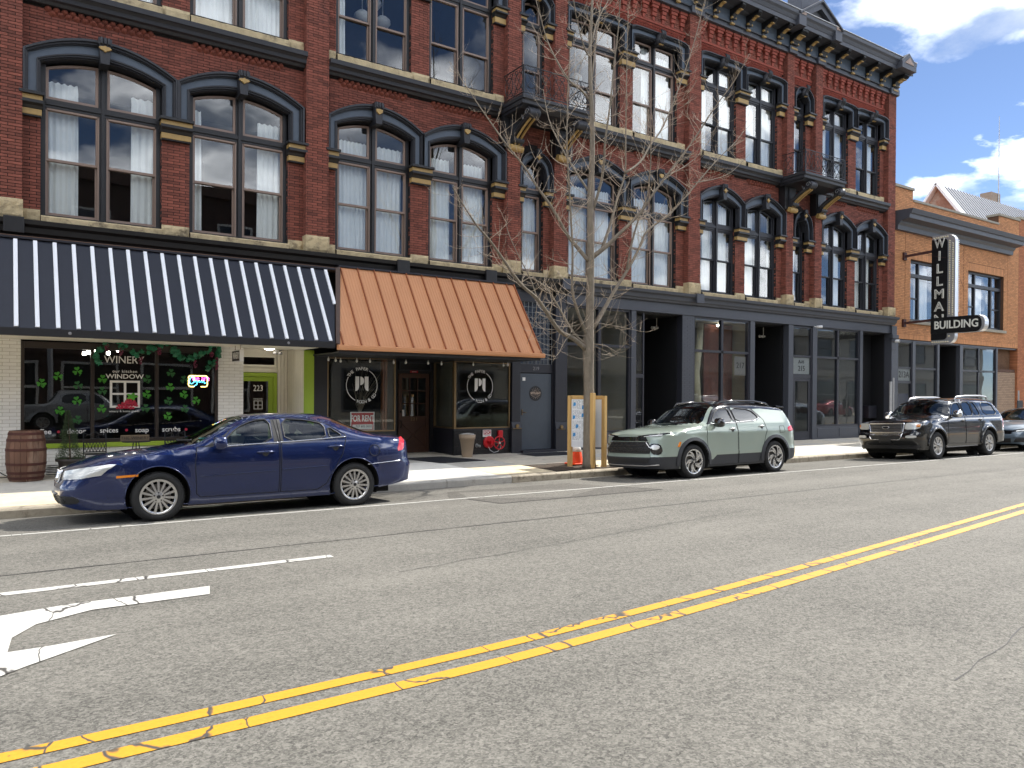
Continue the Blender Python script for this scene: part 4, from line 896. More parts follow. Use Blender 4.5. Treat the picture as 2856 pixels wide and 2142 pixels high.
# ---- stair door with a glass panel over it
ST = thing('stair_entrance', 'slate grey steel door numbered 219 below a tall wired glass panel', 'entrance')
b = MB(); b.box(11.522, 12.62, 16.83, 17.0, 2.19, 2.42); b.box(11.522, 11.54, 16.80, 17, .05, 2.19); b.box(12.60, 12.62, 16.80, 17, .05, 2.19); b.box(11.5, 12.62, 16.6, 17.0, -.05, .11); b.box(11.522, 12.62, 16.83, 17.0, 4.10, 4.42); F_ = b.build('frame', navyp, ST, bevel=.004)
letters('219', .14, (12.06, 16.826, 2.30), mat('dull_metal', (.22, .22, .23), .4, metal=.6), F_, depth=.01, bold=.003)
d = MB(); d.box(11.545, 12.597, 16.85, 16.9, .115, 2.17); D_ = d.build('door', mat('slate_door', sl((68, 76, 86)), .5, var=.06), ST, bevel=.004)
b = MB(); b.lathe([(0, -.006), (.205, -.006), (.205, .0)], (12.06, 16.85, 1.63), 40, 'y'); s_ = b.build('round_sign', mat('sign_charcoal', sl((32, 32, 35)), .5), D_)
cream = mat('cream_print', sl((206, 184, 164)), .6); letters('SKYLIGHT', .075, (12.06, 16.842, 1.63), cream, s_, bold=.02, xs=1.0)
b = MB()
for a, c in (((-.14, .02), (0, .10)), ((0, .10), (.14, .02)), ((-.14, -.045), (0, -.11)), ((0, -.11), (.14, -.045)), ((-.09, .02), (0, .07)), ((0, .07), (.09, .02)), ((-.1, -.05), (.1, -.05))): b.beam((12.06 + a[0], 16.842, 1.63 + a[1]), (12.06 + c[0], 16.842, 1.63 + c[1]), .003, .01, (0, 1, 0))
for q in range(16):
    an = 2 * pi * q / 16; r0, r1 = (.125, .165)
    if abs(sin(an)) > .3: b.beam((12.06 + r0 * cos(an), 16.842, 1.63 + r0 * sin(an) * .9), (12.06 + r1 * cos(an), 16.842, 1.63 + r1 * sin(an) * .9), .003, .006, (0, 1, 0))
b.build('sunburst', cream, s_)
b = MB(); b.box(11.60, 11.645, 16.835, 16.86, 1.05, 1.2); b.tube([(11.62, 16.82, 1.13), (11.68, 16.79, 1.12), (11.72, 16.79, 1.11)], .012, 6); b.build('lock', mat('bronze_lock', (.16, .13, .1), .35, metal=.8), D_)
b = MB(); b.box(11.63, 11.72, 16.842, 16.85, 1.97, 2.06); b.build('sticker', letter_w, D_)
b = MB(); b.box(11.54, 12.60, 16.86, 16.87, 2.42, 4.1); P_ = b.build('glass_panel', glass('wired_glass', (.7, .75, .82), 1.6, rough=.06), ST)
b = MB()
for j in range(9): b.box(11.54 + 1.06 * j / 8 - .008, 11.54 + 1.06 * j / 8 + .008, 16.845, 16.857, 2.42, 4.1)
for j in range(13): b.box(11.54, 12.60, 16.84, 16.8445, 2.42 + 1.68 * j / 12 - .006, 2.42 + 1.68 * j / 12 + .006)
b.build('lead_grid', mat('lead_grid', sl((116, 120, 122)), .5, metal=.3), P_)
b = MB(); b.box(11.54, 12.6, 16.95, 16.99, 2.42, 4.1); b.build('blind', mat('blue_grey_blind', sl((92, 100, 112)), .8, var=.2, scale=4), ST)
b = MB(); b.box(12.64, 12.99, 16.72, 16.99, .03, 4.42); b.prism([(16.72, .66), (16.66, .66), (16.69, .84), (16.72, .86)], 'x', 12.62, 13.01); b.box(12.62, 13.01, 16.66, 16.72, -.02, .655); b.build('pilaster', navyp, ST, bevel=.006)
b = MB(); b.lathe([(.022, -.012), (.05, -.012), (.05, .012), (.022, .012)], (12.81, 16.645, .72), 14, 'y'); b.box(12.68, 12.94, 16.63, 16.66, .65, .662); b.build('brass_ring', brass, ST)
# ---- graphite shopfronts to the end of the building
GS = thing('shopfront', 'graphite grey shopfront with tall black framed glass and three dark recessed doorways', 'shopfront')
b = MB(); b.box(13.0, 29.14, 16.70, 17.0, 4.10, 4.42)
for a, c in ((15.43, 15.62), (20.76, 20.99), (22.79, 23.04), (24.17, 24.42), (27.10, 27.28)): b.box(a, c, 16.72, 16.95, -.05, 4.1)
b.build('fascia_and_columns', grey_p, GS, bevel=.006)
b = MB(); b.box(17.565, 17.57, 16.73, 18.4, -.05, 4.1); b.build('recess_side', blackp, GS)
brick_patch(GS, 17.56, 18.07, 16.73, .0, 4.1, grey_p, navyp, 12, .225, .06, .006, .006, ycut=16.95)
def shopwin(x0, x1, mids, zb, zt, parent=GS, ph=.53, label=None):
    b = MB(); b.box(x0, x1, 16.75, 16.98, -.05, zb - .05); b.build('bulkhead', grey_p, parent, bevel=.004)
    for k in range(2): q = MB(); xa = x0 + (x1 - x0) * k / 2 + .08; xb_ = x0 + (x1 - x0) * (k + 1) / 2 - .08; q.box(xa, xb_, 16.735, 16.76, .12, zb - .12); q.build('bulkhead_panel', grey_p, parent, bevel=.006)
    f_ = MB(); ring(f_, x0, x1, zb - .05, zt, 16.76, 16.88, .06)
    for m_ in mids: f_.box(m_ - .05, m_ + .05, 16.765, 16.88, zb, zt - .06)
    f_.box(x0 + .06, x1 - .06, 16.765, 16.87, 2.98, 3.06); F_ = f_.build('display_window', navyp, parent, bevel=.004)
    es = [x0 + .06] + [v for m_ in mids for v in (m_ - .05, m_ + .05)] + [x1 - .06]
    for j in range(0, len(es), 2):
        for z0, z1 in ((zb + .01, 2.98), (3.06, zt - .06)): p_ = MB(); p_.box(es[j], es[j + 1], 16.82, 16.826, z0, z1); p_.build('pane', shop_glass, F_)
    return F_
FA = shopwin(13.02, 15.43, [14.25], .56, 4.1); FB = shopwin(18.09, 20.76, [19.43], .56, 4.1); FC = shopwin(24.42, 27.10, [25.76], .56, 4.1)
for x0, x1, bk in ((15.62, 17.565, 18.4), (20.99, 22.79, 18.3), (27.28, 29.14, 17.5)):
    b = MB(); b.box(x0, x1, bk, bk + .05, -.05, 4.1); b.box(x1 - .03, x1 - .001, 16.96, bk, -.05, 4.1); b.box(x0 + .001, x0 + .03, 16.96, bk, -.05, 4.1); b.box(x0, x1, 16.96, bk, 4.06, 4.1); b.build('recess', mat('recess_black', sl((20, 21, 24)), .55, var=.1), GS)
for x0, x1, yy, top in ((16.05, 17.0, 18.36, 2.3), (21.4, 22.35, 18.26, 2.3)):
    d = MB(); ring(d, x0, x1, .05, top, yy - .05, yy, .07); ring(d, x0, x1, top, 3.9, yy - .05, yy, .05); D_ = d.build('door', navyp, GS); p = MB(); p.box(x0 + .07, x1 - .07, yy - .03, yy - .025, .12, 3.85); p.build('pane', shop_glass, D_)
    b = MB(); b.tube([(x0 + .14, yy - .1, .9), (x0 + .14, yy - .1, 1.5)], .015, 8); b.build('handle', mat('black_steel', (.02, .02, .02), .4), D_)
letters('9', .34, (15.72, 16.79, 2.56), blackp, GS, bold=.0); b = MB(); b.box(15.63, 15.95, 16.80, 16.806, .05, 3.95); b.build('side_pane', shop_glass, GS); b = MB(); b.box(15.95, 16.0, 16.78, 16.84, .05, 4.05); b.box(15.63, 15.95, 16.78, 16.83, 2.12, 2.24); b.build('side_frame', navyp, GS)
d = MB(); ring(d, 23.05, 24.16, .05, 4.08, 16.76, 16.86, .06); d.box(23.11, 24.1, 16.765, 16.85, 2.98, 3.05); d.box(23.11, 24.1, 16.765, 16.85, 2.24, 2.38); DF = d.build('door_frame', navyp, GS, bevel=.004)
d = MB(); ring(d, 23.12, 24.09, .07, 2.235, 16.77, 16.82, .10, .28, .1); D_ = d.build('door', navyp, GS, bevel=.004); p = MB(); p.box(23.21, 24.0, 16.79, 16.795, .34, 2.14); p.build('pane', shop_glass, D_)
b = MB(); b.tube([(23.2, 16.72, .75), (23.2, 16.72, 1.7)], .014, 8); b.build('handle', mat('black_steel'), D_)
for z0, z1 in ((2.39, 2.97), (3.06, 4.01)): p = MB(); p.box(23.11, 24.1, 16.80, 16.806, z0, z1); p.build('pane', shop_glass, DF)
b = MB(); b.box(23.12, 24.09, 16.808, 16.812, 2.39, 2.97); b.build('frosted_film', mat('frosted_film', (.30, .31, .31), .5), DF)
letters('215', .26, (23.62, 16.795, 2.58), blackp, DF, bold=.004); letters('A-H', .19, (23.6, 16.795, 2.82), blackp, DF, bold=.002)
b = MB(); b.box(20.1, 20.65, 16.83, 16.834, 2.28, 2.9); b.build('frosted_film', mat('frosted_film2', (.16, .15, .14), .5), FB); letters('217', .27, (20.38, 16.822, 2.6), blackp, FB, bold=.002)
# exposed brick panel and board in the last recess
oldb = mat('old_red_brick', sl((150, 98, 82)), .9, var=.3, scale=8, bump=.4, island=.35); lime_j = mat('lime_mortar', sl((150, 136, 120)), .9)
brick_patch(GS, 27.46, 28.38, 17.40, .05, 3.03, oldb, lime_j, 14, .215, .072, .014, .006, ycut=17.49, name='brick')
b = MB(); b.box(27.46, 28.38, 17.42, 17.48, 3.45, 4.04); B_ = b.build('plaster_board', mat('ochre_plaster', sl((150, 128, 84)), .9, var=.25, scale=3), GS)
b = MB(); b.tube([(27.4, 17.36, 3.9), (27.62, 17.36, 3.88), (27.66, 17.36, 3.72), (27.62, 17.36, 3.62), (27.4, 17.36, 3.64)], .04, 8); b.build('pipe_elbow', mat('pipe_tan', sl((170, 150, 120)), .6), GS, smooth=True)
b = MB(); b.box(27.75, 28.18, 17.36, 17.395, 1.47, 1.62); s_ = b.build('small_sign', mat('sign_red'), GS); letters('FACP', .115, (27.965, 17.355, 1.545), letter_w, s_, bold=.02)
b = MB(); b.box(27.86, 28.06, 17.36, 17.4, 1.22, 1.34); b.build('key_box', blackp, GS)
b = MB(); b.box(28.5, 29.05, 17.2, 17.5, .75, 1.25); b.build('meter_box', navyp, GS, bevel=.01)
# cast iron pilaster with capital where the two buildings meet
b = MB(); b.box(29.15, 29.48, 16.66, 17.0, -.05, 4.40)
for z0, z1, e in ((3.78, 3.86, .05), (3.45, 3.50, .03), (3.9, 4.05, .09), (4.05, 4.40, .02), (.0, .5, .04)): b.box(29.15 - e, 29.48 + e * .3, 16.66 - e, 16.7, z0, z1)
b.build('iron_pilaster', grey_p, GS, bevel=.012)
# bulbs under the copper awning, cameras and floodlights
bulb_m = mat('bulb_glass', (.75, .73, .68), .25)
for j, (x_, y_) in enumerate(((916, 1002), (936, 1004), (950, 1006), (995, 1006), (1032, 1007), (1098, 1010), (1132, 1010), (1194, 1012), (1231, 1014), (1320, 1016), (1404, 1018), (1416, 1017))):
    p_ = at(x_, y_, 16.55); b = MB(); b.lathe([(0, -.045), (.02, -.035), (.027, -.01), (.022, .015), (.012, .03), (.012, .06)], tuple(p_), 10); b.build('string_bulb', bulb_m, PS, smooth=True)
b = MB(); b.tube([at(905, 996, 16.55), at(1000, 1000, 16.55), at(1130, 1005, 16.55), at(1300, 1011, 16.55), at(1425, 1012, 16.55)], .008, 5); b.build('bulb_cable', blackp, PS)
for x_, y_, Y in ((1826, 914, 17.6), (2125, 938, 17.6)):
    p_ = at(x_, y_, Y); b = MB(); b.tube([(p_.x + .08, Y, 4.08), (p_.x + .08, Y, p_.z)], .012, 6)
    for s_ in (-.07, .09): b.lathe([(.03, -.06), (.055, .05), (.0, .055)], (p_.x + s_, Y, p_.z), 10, 'y')
    b.build('flood_light', mat('flood_pale', (.55, .54, .5), .5), GS, smooth=False)
p_ = at(2285, 911.5, 16.5); b = MB(); b.lathe([(0, -.12), (.045, -.11), (.05, .1), (.0, .12)], tuple(p_), 12, 'y'); b.beam((p_.x, 16.6, p_.z), (p_.x, 16.75, p_.z + .05), .03, .03); b.build('security_camera', mat('camera_white', (.8, .8, .8), .4), GS, smooth=True)
# rooms behind the shop glass
def room(x0, x1, y0, y1, z0, z1, m_, name='shop_room', parent=None):
    b = MB(); b.add([(x0, y0, z0), (x1, y0, z0), (x1, y1, z0), (x0, y1, z0), (x0, y0, z1), (x1, y0, z1), (x1, y1, z1), (x0, y1, z1)], [(0, 1, 2, 3), (4, 7, 6, 5), (2, 6, 7, 3), (0, 3, 7, 4), (1, 5, 6, 2)]); return b.build(name, m_, parent, fix=False)
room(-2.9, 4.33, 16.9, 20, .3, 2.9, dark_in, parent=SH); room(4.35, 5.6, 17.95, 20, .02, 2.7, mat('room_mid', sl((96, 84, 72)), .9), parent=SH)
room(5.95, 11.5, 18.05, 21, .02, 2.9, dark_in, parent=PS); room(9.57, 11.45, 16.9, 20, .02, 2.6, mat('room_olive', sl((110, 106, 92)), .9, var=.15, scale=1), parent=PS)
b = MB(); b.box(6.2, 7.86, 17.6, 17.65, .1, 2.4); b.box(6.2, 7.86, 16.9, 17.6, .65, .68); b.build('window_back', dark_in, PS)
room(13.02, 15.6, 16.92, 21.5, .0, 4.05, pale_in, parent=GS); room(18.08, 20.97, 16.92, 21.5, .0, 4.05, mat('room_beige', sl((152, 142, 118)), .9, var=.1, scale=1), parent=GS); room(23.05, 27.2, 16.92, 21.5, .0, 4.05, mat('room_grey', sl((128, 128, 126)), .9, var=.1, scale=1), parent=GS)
b = MB(); b.box(19.5, 20.9, 17.6, 17.65, 0, 4.0); b.build('brick_partition', mat('partition_brick', sl((110, 66, 56)), .9, var=.3, scale=6), GS)
b = MB(); b.tube([(19.2, 17.5, 4.0), (19.15, 17.5, 3.3), (19.0, 17.5, 2.4), (19.1, 17.5, 1.2)], [.11, .12, .13, .13], 10); b.build('curtain_column', mat('pale_fabric', sl((190, 184, 160)), .8), GS, smooth=True)
glow = mat('spot_glow', (1, .95, .85), .4, emit=(1, .93, .8), es=9.0)
for x_, y_, Y in ((1997, 896, 17.4), (2002, 909, 17.4), (2026, 899, 17.4), (2302, 923, 17.4), (235, 988, 17.2), (247, 985, 17.2), (302, 987, 17.2), (330, 979, 17.2), (268, 983, 17.2)):
    p_ = at(x_, y_, Y); b = MB(); b.lathe([(0, -.02), (.028, -.018), (.034, .0), (.03, .05)], tuple(p_), 10); b.build('spot_lamp', glow, SH if x_ < 600 else GS)
# ---- awnings
AW = thing('awning', 'navy standing seam metal awning with white ribs over the winery', 'awning')
navy_a = mat('navy_awning', sl((29, 34, 47)), .6, var=.1, scale=4); white_r = mat('white_rib', sl((236, 238, 242)), .4, var=.03)
yt, zt_, yb, zb_ = 16.40, 4.345, 15.20, 2.665
def onA(x_, t_, off=0):      # point on the blue slope, t 0 top .. 1 bottom
    n_ = Vector((0, -(zt_ - zb_), -(yb - yt))).normalized(); n_ = Vector((0, -abs(zt_ - zb_), abs(yt - yb))).normalized()
    return Vector((x_, yt + (yb - yt) * t_, zt_ + (zb_ - zt_) * t_)) + n_ * off
pts = [((9 + 2.0) * 0, 0)]
ribs_bottom = [105, 240, 377, 511, 641, 768, 892, 1012, 1127, 1240, 1350, 1457, 1560, 1663, 1763, 1860, 1957, 2054, 2144]
rx = [at(x_ / 2.3235, 600 + y_ / 2.3235, yb).x for x_, y_ in zip(ribs_bottom, [731, 735, 741, 747, 752, 757, 763, 769, 774, 779, 781, 786, 791, 796, 800, 804, 807, 811, 813])]
step = (rx[-1] - rx[0]) / (len(rx) - 1); rx = [rx[0] - step * 4, rx[0] - step * 3, rx[0] - step * 2, rx[0] - step] + [rx[0] + step * j for j in range(len(rx))]
rx.append(rx[-1] + step)
def xr_at(t_): return 6.20 - .44 * t_
edges = [rx[0] - step] + rx
for a, c in zip(edges, edges[1:]):
    if a > 6.15: continue
    q = MB(); tt = [0, .5, 1]
    poly = [(a, 0), (min(c, xr_at(0)), 0), (min(c, xr_at(1)), 1), (a, 1)] if a < xr_at(1) else [(a, 0), (min(c, xr_at(0)), 0), (a, (6.20 - a) / .44)]
    if c > xr_at(1) and c < xr_at(0) and a < xr_at(1): poly = [(a, 0), (c, 0), (c, (6.20 - c) / .44), (xr_at(1), 1), (a, 1)]
    vs = [onA(x_, t_) for x_, t_ in poly] + [onA(x_, t_, -.02) for x_, t_ in poly]; n = len(poly)
    q.add(vs, [tuple(range(n)), tuple(range(2 * n - 1, n - 1, -1))] + [(i, i + n, (i + 1) % n + n, (i + 1) % n) for i in range(n)]); q.build('awning_panel', navy_a, AW)
for x_ in rx[:-1] + [rx[-1]]:
    t1 = 1 if x_ < xr_at(1) else max(.02, (6.20 - x_) / .44)
    if t1 < .05: continue
    q = MB(); A = [onA(x_ - .034, .015, .001), onA(x_ + .034, .015, .001), onA(x_ + .03, .015, .03), onA(x_ - .03, .015, .03)]; B_ = [onA(x_ - .034, t1 * .995, .001), onA(x_ + .034, t1 * .995, .001), onA(x_ + .03, t1 * .995, .03), onA(x_ - .03, t1 * .995, .03)]
    q.add(A + B_, [(0, 1, 2, 3), (7, 6, 5, 4), (0, 4, 5, 1), (1, 5, 6, 2), (2, 6, 7, 3), (3, 7, 4, 0)]); q.build('white_rib', white_r, AW)
b = MB(); b.box(-3, 5.765, 15.17, 15.23, 2.535, 2.66); b.box(-3, 5.765, 15.23, 15.30, 2.535, 2.56); b.build('awning_fascia', blackp, AW, bevel=.004)
b = MB(); b.box(-3, 6.2, 16.36, 16.42, 4.352, 4.39); b.build('top_flashing', mat('dark_flashing', sl((50, 50, 56)), .4, metal=.4), AW)
b = MB(); b.box(-3, 6.3, 16.42, 16.62, 4.33, 4.415); b.build('header_board', mat('brown_board', sl((104, 80, 66)), .8, var=.3, scale=3, vec=(.3, 1, 1)), AW)
for x_ in (1.0, 4.79): b = MB(); b.lathe([(.0, -.012), (.025, -.008), (.028, 0)], (x_, 15.17, 2.60), 10, 'y'); b.build('knob', mat('grey_knob', (.2, .2, .21), .5), AW)
b = MB(); A = [Vector((xr_at(0) + .015, 16.36, 4.40)), Vector((xr_at(0) + .115, 16.36, 4.43)), Vector((xr_at(1) + .10, 15.16, 2.63)), Vector((xr_at(1) + .015, 15.16, 2.64))]
b.add(A + [p_ + Vector((0, .03, -.03)) for p_ in A], [(0, 1, 2, 3), (7, 6, 5, 4), (0, 4, 5, 1), (1, 5, 6, 2), (2, 6, 7, 3), (3, 7, 4, 0)]); b.build('end_trim', mat('brown_end', sl((78, 62, 54)), .6), AW)
CA = thing('awning', 'copper coloured standing seam metal awning over the black paper shop', 'awning')
copper = mat('copper_paint', sl((198, 140, 98)), .5, var=.05, scale=3, bump=.03, stain=(sl((150, 96, 62)), 4, .68), stains=.6, vec=(1, 1, .3)); copper_d = mat('copper_seam', sl((150, 86, 50)), .5, var=.08)
yt2, zt2, yb2, zb2 = 16.42, 4.43, 15.16, 2.60
def onC(x_, t_, off=0):
    n_ = Vector((0, -abs(zt2 - zb2), abs(yt2 - yb2))).normalized(); return Vector((x_, yt2 + (yb2 - yt2) * t_, zt2 + (zb2 - zt2) * t_)) + n_ * off
def xl2(t_): return 6.345 - .49 * t_
seams = [5.93 + .405 * j for j in range(13)]
eC = [5.53] + seams + [11.03]
for a, c in zip(eC, eC[1:]):
    poly = []
    for x_, t_ in ((a, 0), (c, 0), (c, 1), (a, 1)): poly.append((max(x_, xl2(t_)), t_))
    if c < xl2(0): 
        tc_ = (6.345 - c) / .49; poly = [(c, tc_), (c, 1), (max(a, xl2(1)), 1)] + ([(a, (6.345 - a) / .49)] if a > xl2(1) else [])
    # shallow corrugations pressed into every pan
    q = MB(); n = 18; m_ = 8; vs = []; fs = []
    for j in range(m_ + 1):
        t_ = j / m_
        for i in range(n + 1):
            x_ = a + (c - a) * i / n; t2 = t_
            tl = (6.345 - x_) / .49
            if t2 < tl: t2 = min(1, tl)
            vs.append(onC(x_, t2, .004 * (1 if 0 < i < n and i % 3 == 0 else 0)))
    fs = [(j * (n + 1) + i, j * (n + 1) + i + 1, (j + 1) * (n + 1) + i + 1, (j + 1) * (n + 1) + i) for j in range(m_) for i in range(n)]
    q.add(vs, fs); me = q.mesh('pan'); bm_ = bmesh.new(); bm_.from_mesh(me); bmesh.ops.remove_doubles(bm_, verts=bm_.verts, dist=.0005); bmesh.ops.dissolve_degenerate(bm_, edges=bm_.edges, dist=.0005); bmesh.ops.recalc_face_normals(bm_, faces=bm_.faces); bm_.to_mesh(me); bm_.free()
    put('awning_panel', me, copper, CA)
for x_ in seams + [11.02]:
    t0 = max(.0, (6.345 - x_) / .49)
    if t0 > .97: continue
    q = MB(); A = [onC(x_ - .012, t0, .001), onC(x_ + .012, t0, .001), onC(x_ + .012, t0, .04), onC(x_ - .012, t0, .04)]; B_ = [onC(x_ - .012, .995, .001), onC(x_ + .012, .995, .001), onC(x_ + .012, .995, .04), onC(x_ - .012, .995, .04)]
    q.add(A + B_, [(0, 1, 2, 3), (7, 6, 5, 4), (0, 4, 5, 1), (1, 5, 6, 2), (2, 6, 7, 3), (3, 7, 4, 0)]); q.build('standing_seam', copper_d, CA)
b = MB(); b.prism([(15.19, 2.50), (15.10, 2.50), (15.08, 2.54), (15.08, 2.59), (15.14, 2.61), (15.19, 2.60)], 'x', 5.80, 11.09); b.build('gutter', copper, CA, bevel=.004)
b = MB(); b.box(6.3, 11.05, 16.38, 16.60, 4.435, 4.475); b.build('top_flashing', mat('dark_flashing'), CA)
b = MB(); b.box(5.85, 11.02, 15.20, 16.78, 2.44, 2.47); b.box(5.83, 11.0, 15.17, 15.22, 2.43, 2.50); b.add([onC(11.02, 0), onC(11.02, 1), (11.02, 16.6, 2.47), (11.02, 16.6, 4.43)], [(0, 1, 2, 3)]); b.build('awning_soffit', blackp, CA)
# ================================================================ NEIGHBOURING BUILDINGS
def gx(px_, py_, X): d = ray(px_, py_); return EYE + d * (X / d.x)
tanb = mat('tan_brick', sl((192, 136, 92)), .85, var=.18, scale=8, bump=.3, bscale=80, island=.25, stain=(sl((120, 84, 58)), 1.1, .6), stains=.6)
tanm = mat('brown_mortar', sl((92, 66, 50)), .95)
TB_ = thing('tan_building', 'two storey tan brick building with flat dark cornice beside the red brick one', 'building')
b = MB(); TW = [(30.72, 34.0), (35.42, 38.74)]
b.box(29.215, 40.2, 16.812, 17.1, 3.93, 4.70); b.box(29.215, 40.2, 16.812, 17.1, 7.2, 9.55)
for a, c in ((29.215, 30.72), (34.0, 35.42), (38.74, 40.2)): b.box(a, c, 16.812, 17.1, 4.7, 7.2)
b.box(29.215, 30.85, 16.812, 17.3, 9.55, 9.98); b.box(38.2, 40.2, 16.812, 17.3, 9.55, 9.98); b.box(29.215, 29.5, 16.812, 17, -.05, 3.93); b.box(29.3, 40.2, 24, 24.2, 0, 9.5); b.box(40.19, 40.2, 17.1, 24, 3.9, 9.5)
TWL = b.build('wall', tanm, TB_)
BR2 = []; rt = random.Random(21); z_ = 3.95; k = 0; co = .067
def seg_minus(a, c, ex):
    out = [(a, c)]
    for p, q in ex: out = [s for u, v in out for s in ([(u, v)] if q <= u or p >= v else [(u, p), (q, v)]) if s[1] - s[0] > .015]
    return out
while z_ < 9.97:
    ex = []
    if 4.62 < z_ < 7.55: ex += [(a, c) for a, c in TW] if z_ < 7.2 else [(a - .02, c + .02) for a, c in TW]
    if 4.62 < z_ < 8.3: ex += [(g_ - .014, g_ + .014) for g_ in (30.31, 34.4, 35.02, 39.1)]
    if z_ > 9.55: ex += [(30.85, 38.2)]
    if z_ < 4.15: z_ += co; k += 1; continue
    for a, c in seg_minus(29.215, 40.2, ex):
        x_ = math.floor(a / .225) * .225 - (.1125 if k % 2 else 0)
        while x_ < c:
            p, q = max(a, x_), min(c, x_ + .216)
            if q - p > .02: BR2.append((p, q, 16.80 - rt.uniform(0, .003), 16.813, z_, z_ + co - .010))
            x_ += .225
    z_ += co; k += 1
for a, c in [(TW[0][0] - .02, TW[0][1] + .02), (TW[1][0] - .02, TW[1][1] + .02), (29.5, 40.18)]:     # soldier courses
    x_ = a; z0, z1 = (7.21, 7.54) if c < 40 else (3.94, 4.14)
    while x_ < c - .05: BR2.append((x_, x_ + .06, 16.795, 16.813, z0, z1)); x_ += .069
b = MB()
for q in BR2: b.box(*q)
o = b.build('brickwork', tanb, TWL, fix=False); o['kind'] = 'stuff'
coping = mat('coping_stone', sl((150, 144, 130)), .85, var=.15)
b = MB(); b.box(29.2, 30.88, 16.74, 17.35, 9.98, 10.08); b.build('coping', coping, TB_); b = MB(); b.box(30.88, 38.17, 16.76, 17.3, 9.55, 9.64); b.build('coping', coping, TB_); b = MB(); b.box(38.17, 40.25, 16.74, 17.35, 9.98, 10.08); b.build('coping', coping, TB_)
b = MB(); b.prism([(16.82, 8.25), (16.66, 8.25), (16.64, 8.42), (16.56, 8.50), (16.54, 8.56), (16.20, 8.62), (16.18, 8.78), (16.12, 8.80), (16.05, 8.97), (16.82, 9.0)], 'x', 29.5, 39.3); b.build('cornice', slate, TB_, bevel=.004)
for a, c in TW:
    f = MB(); ring(f, a, c, 4.72, 7.19, 16.93, 17.06, .08); xs_ = [a + (c - a) * .27, a + (c - a) * .73]
    for x_ in xs_: f.box(x_ - .05, x_ + .05, 16.94, 17.06, 4.8, 7.1)
    f.box(a + .08, c - .08, 16.92, 17.06, 6.52, 6.66); f.box(a + .08, xs_[0] - .05, 16.97, 17.06, 5.62, 5.68); f.box(xs_[1] + .05, c - .08, 16.97, 17.06, 5.62, 5.68); F_ = f.build('window', char_m, TB_)
    es = [a + .08, xs_[0] - .05, xs_[0] + .05, xs_[1] - .05, xs_[1] + .05, c - .08]
    for j in (0, 2, 4):
        for z0, z1 in ((4.8, 6.52), (6.66, 7.11)): p = MB(); p.box(es[j], es[j + 1], 17.0, 17.005, z0, z1); p.build('pane', pane_old, F_)
    curtain(F_, es[2] + .05, es[3] - .35, 4.8, 7.05, 17.2, int(a * 7))
    b = MB(); b.box(a - .1, c + .12, 16.70, 17.0, 4.58, 4.70); b.build('stone_sill', coping, TB_, bevel=.01)
    room(a - .3, c + .3, 17.1, 19.5, 4.5, 7.4, room_m, 'room', TB_)
GT = thing('shopfront', 'dark grey glazed shopfront numbered 213A below the tan brick wall', 'shopfront')
b = MB(); b.box(29.5, 40.2, 16.85, 17.0, 3.86, 3.92)
for a, c in ((29.5, 29.9), (31.0, 31.22), (32.95, 33.12), (34.84, 35.1), (38.16, 38.3)): b.box(a, c, 16.83, 17.0, -.05, 3.87)
b.build('columns', grey_p, GT, bevel=.005)
def glz(x0, x1, mids, zt, parent):
    f_ = MB(); ring(f_, x0, x1, .45, zt, 16.86, 16.95, .06); f_.box(x0 + .06, x1 - .06, 16.865, 16.94, 2.74, 2.82); f_.box(x0, x1, 16.86, 17, -.05, .448)
    for m_ in mids: f_.box(m_ - .05, m_ + .05, 16.865, 16.95, .51, zt - .06)
    F_ = f_.build('display_window', navyp, parent); es = [x0 + .06] + [v for m_ in mids for v in (m_ - .05, m_ + .05)] + [x1 - .06]
    for j in range(0, len(es), 2):
        for z0, z1 in ((.51, 2.74), (2.82, zt - .06)): p_ = MB(); p_.box(es[j], es[j + 1], 16.90, 16.905, z0, z1); p_.build('pane', shop_glass, F_)
    return F_
glz(31.22, 32.95, [], 3.86, GT); glz(35.1, 38.16, [36.6], 3.86, GT)
d = MB(); ring(d, 29.92, 31.0, .05, 3.86, 16.86, 16.95, .06); d.box(29.98, 30.94, 16.87, 16.95, 2.74, 2.82); d.box(29.98, 30.94, 16.87, 16.95, 2.15, 2.26); DF = d.build('door_frame', navyp, GT)
for z0, z1 in ((.1, 2.15), (2.26, 2.74), (2.82, 3.8)): p = MB(); p.box(29.98, 30.94, 16.90, 16.905, z0, z1); p.build('pane', shop_glass, DF)
b = MB(); b.box(29.98, 30.94, 16.907, 16.91, 2.26, 2.74); b.build('frosted_film', mat('frosted_film'), DF); letters('213A', .36, (30.46, 16.893, 2.5), blackp, DF, bold=.002)
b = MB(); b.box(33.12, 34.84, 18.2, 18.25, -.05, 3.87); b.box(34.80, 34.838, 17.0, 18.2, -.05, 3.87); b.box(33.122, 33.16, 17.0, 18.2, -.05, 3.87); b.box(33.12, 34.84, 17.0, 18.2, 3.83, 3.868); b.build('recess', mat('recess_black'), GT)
room(29.95, 33.1, 17.0, 21, 0, 3.85, mat('room_grey'), parent=GT); room(34.86, 38.2, 17.0, 21, 0, 3.85, mat('room_grey'), parent=GT)
b = MB(); b.box(31.3, 32.9, 17.8, 17.85, .1, 1.75); b.build('blue_panel', mat('navy_panel', sl((24, 42, 84)), .6), GT); b = MB(); b.box(35.3, 36.1, 17.6, 17.65, .1, 1.75); b.build('blue_panel', mat('navy_panel'), GT)
greyb = mat('grey_tan_brick', sl((150, 128, 108)), .85, var=.2, bump=.3, island=.2)
brick_patch(TB_, 38.3, 40.15, 16.88, .0, 2.78, greyb, tanm, 31, .225, .08, .01, .006, ycut=17.1)
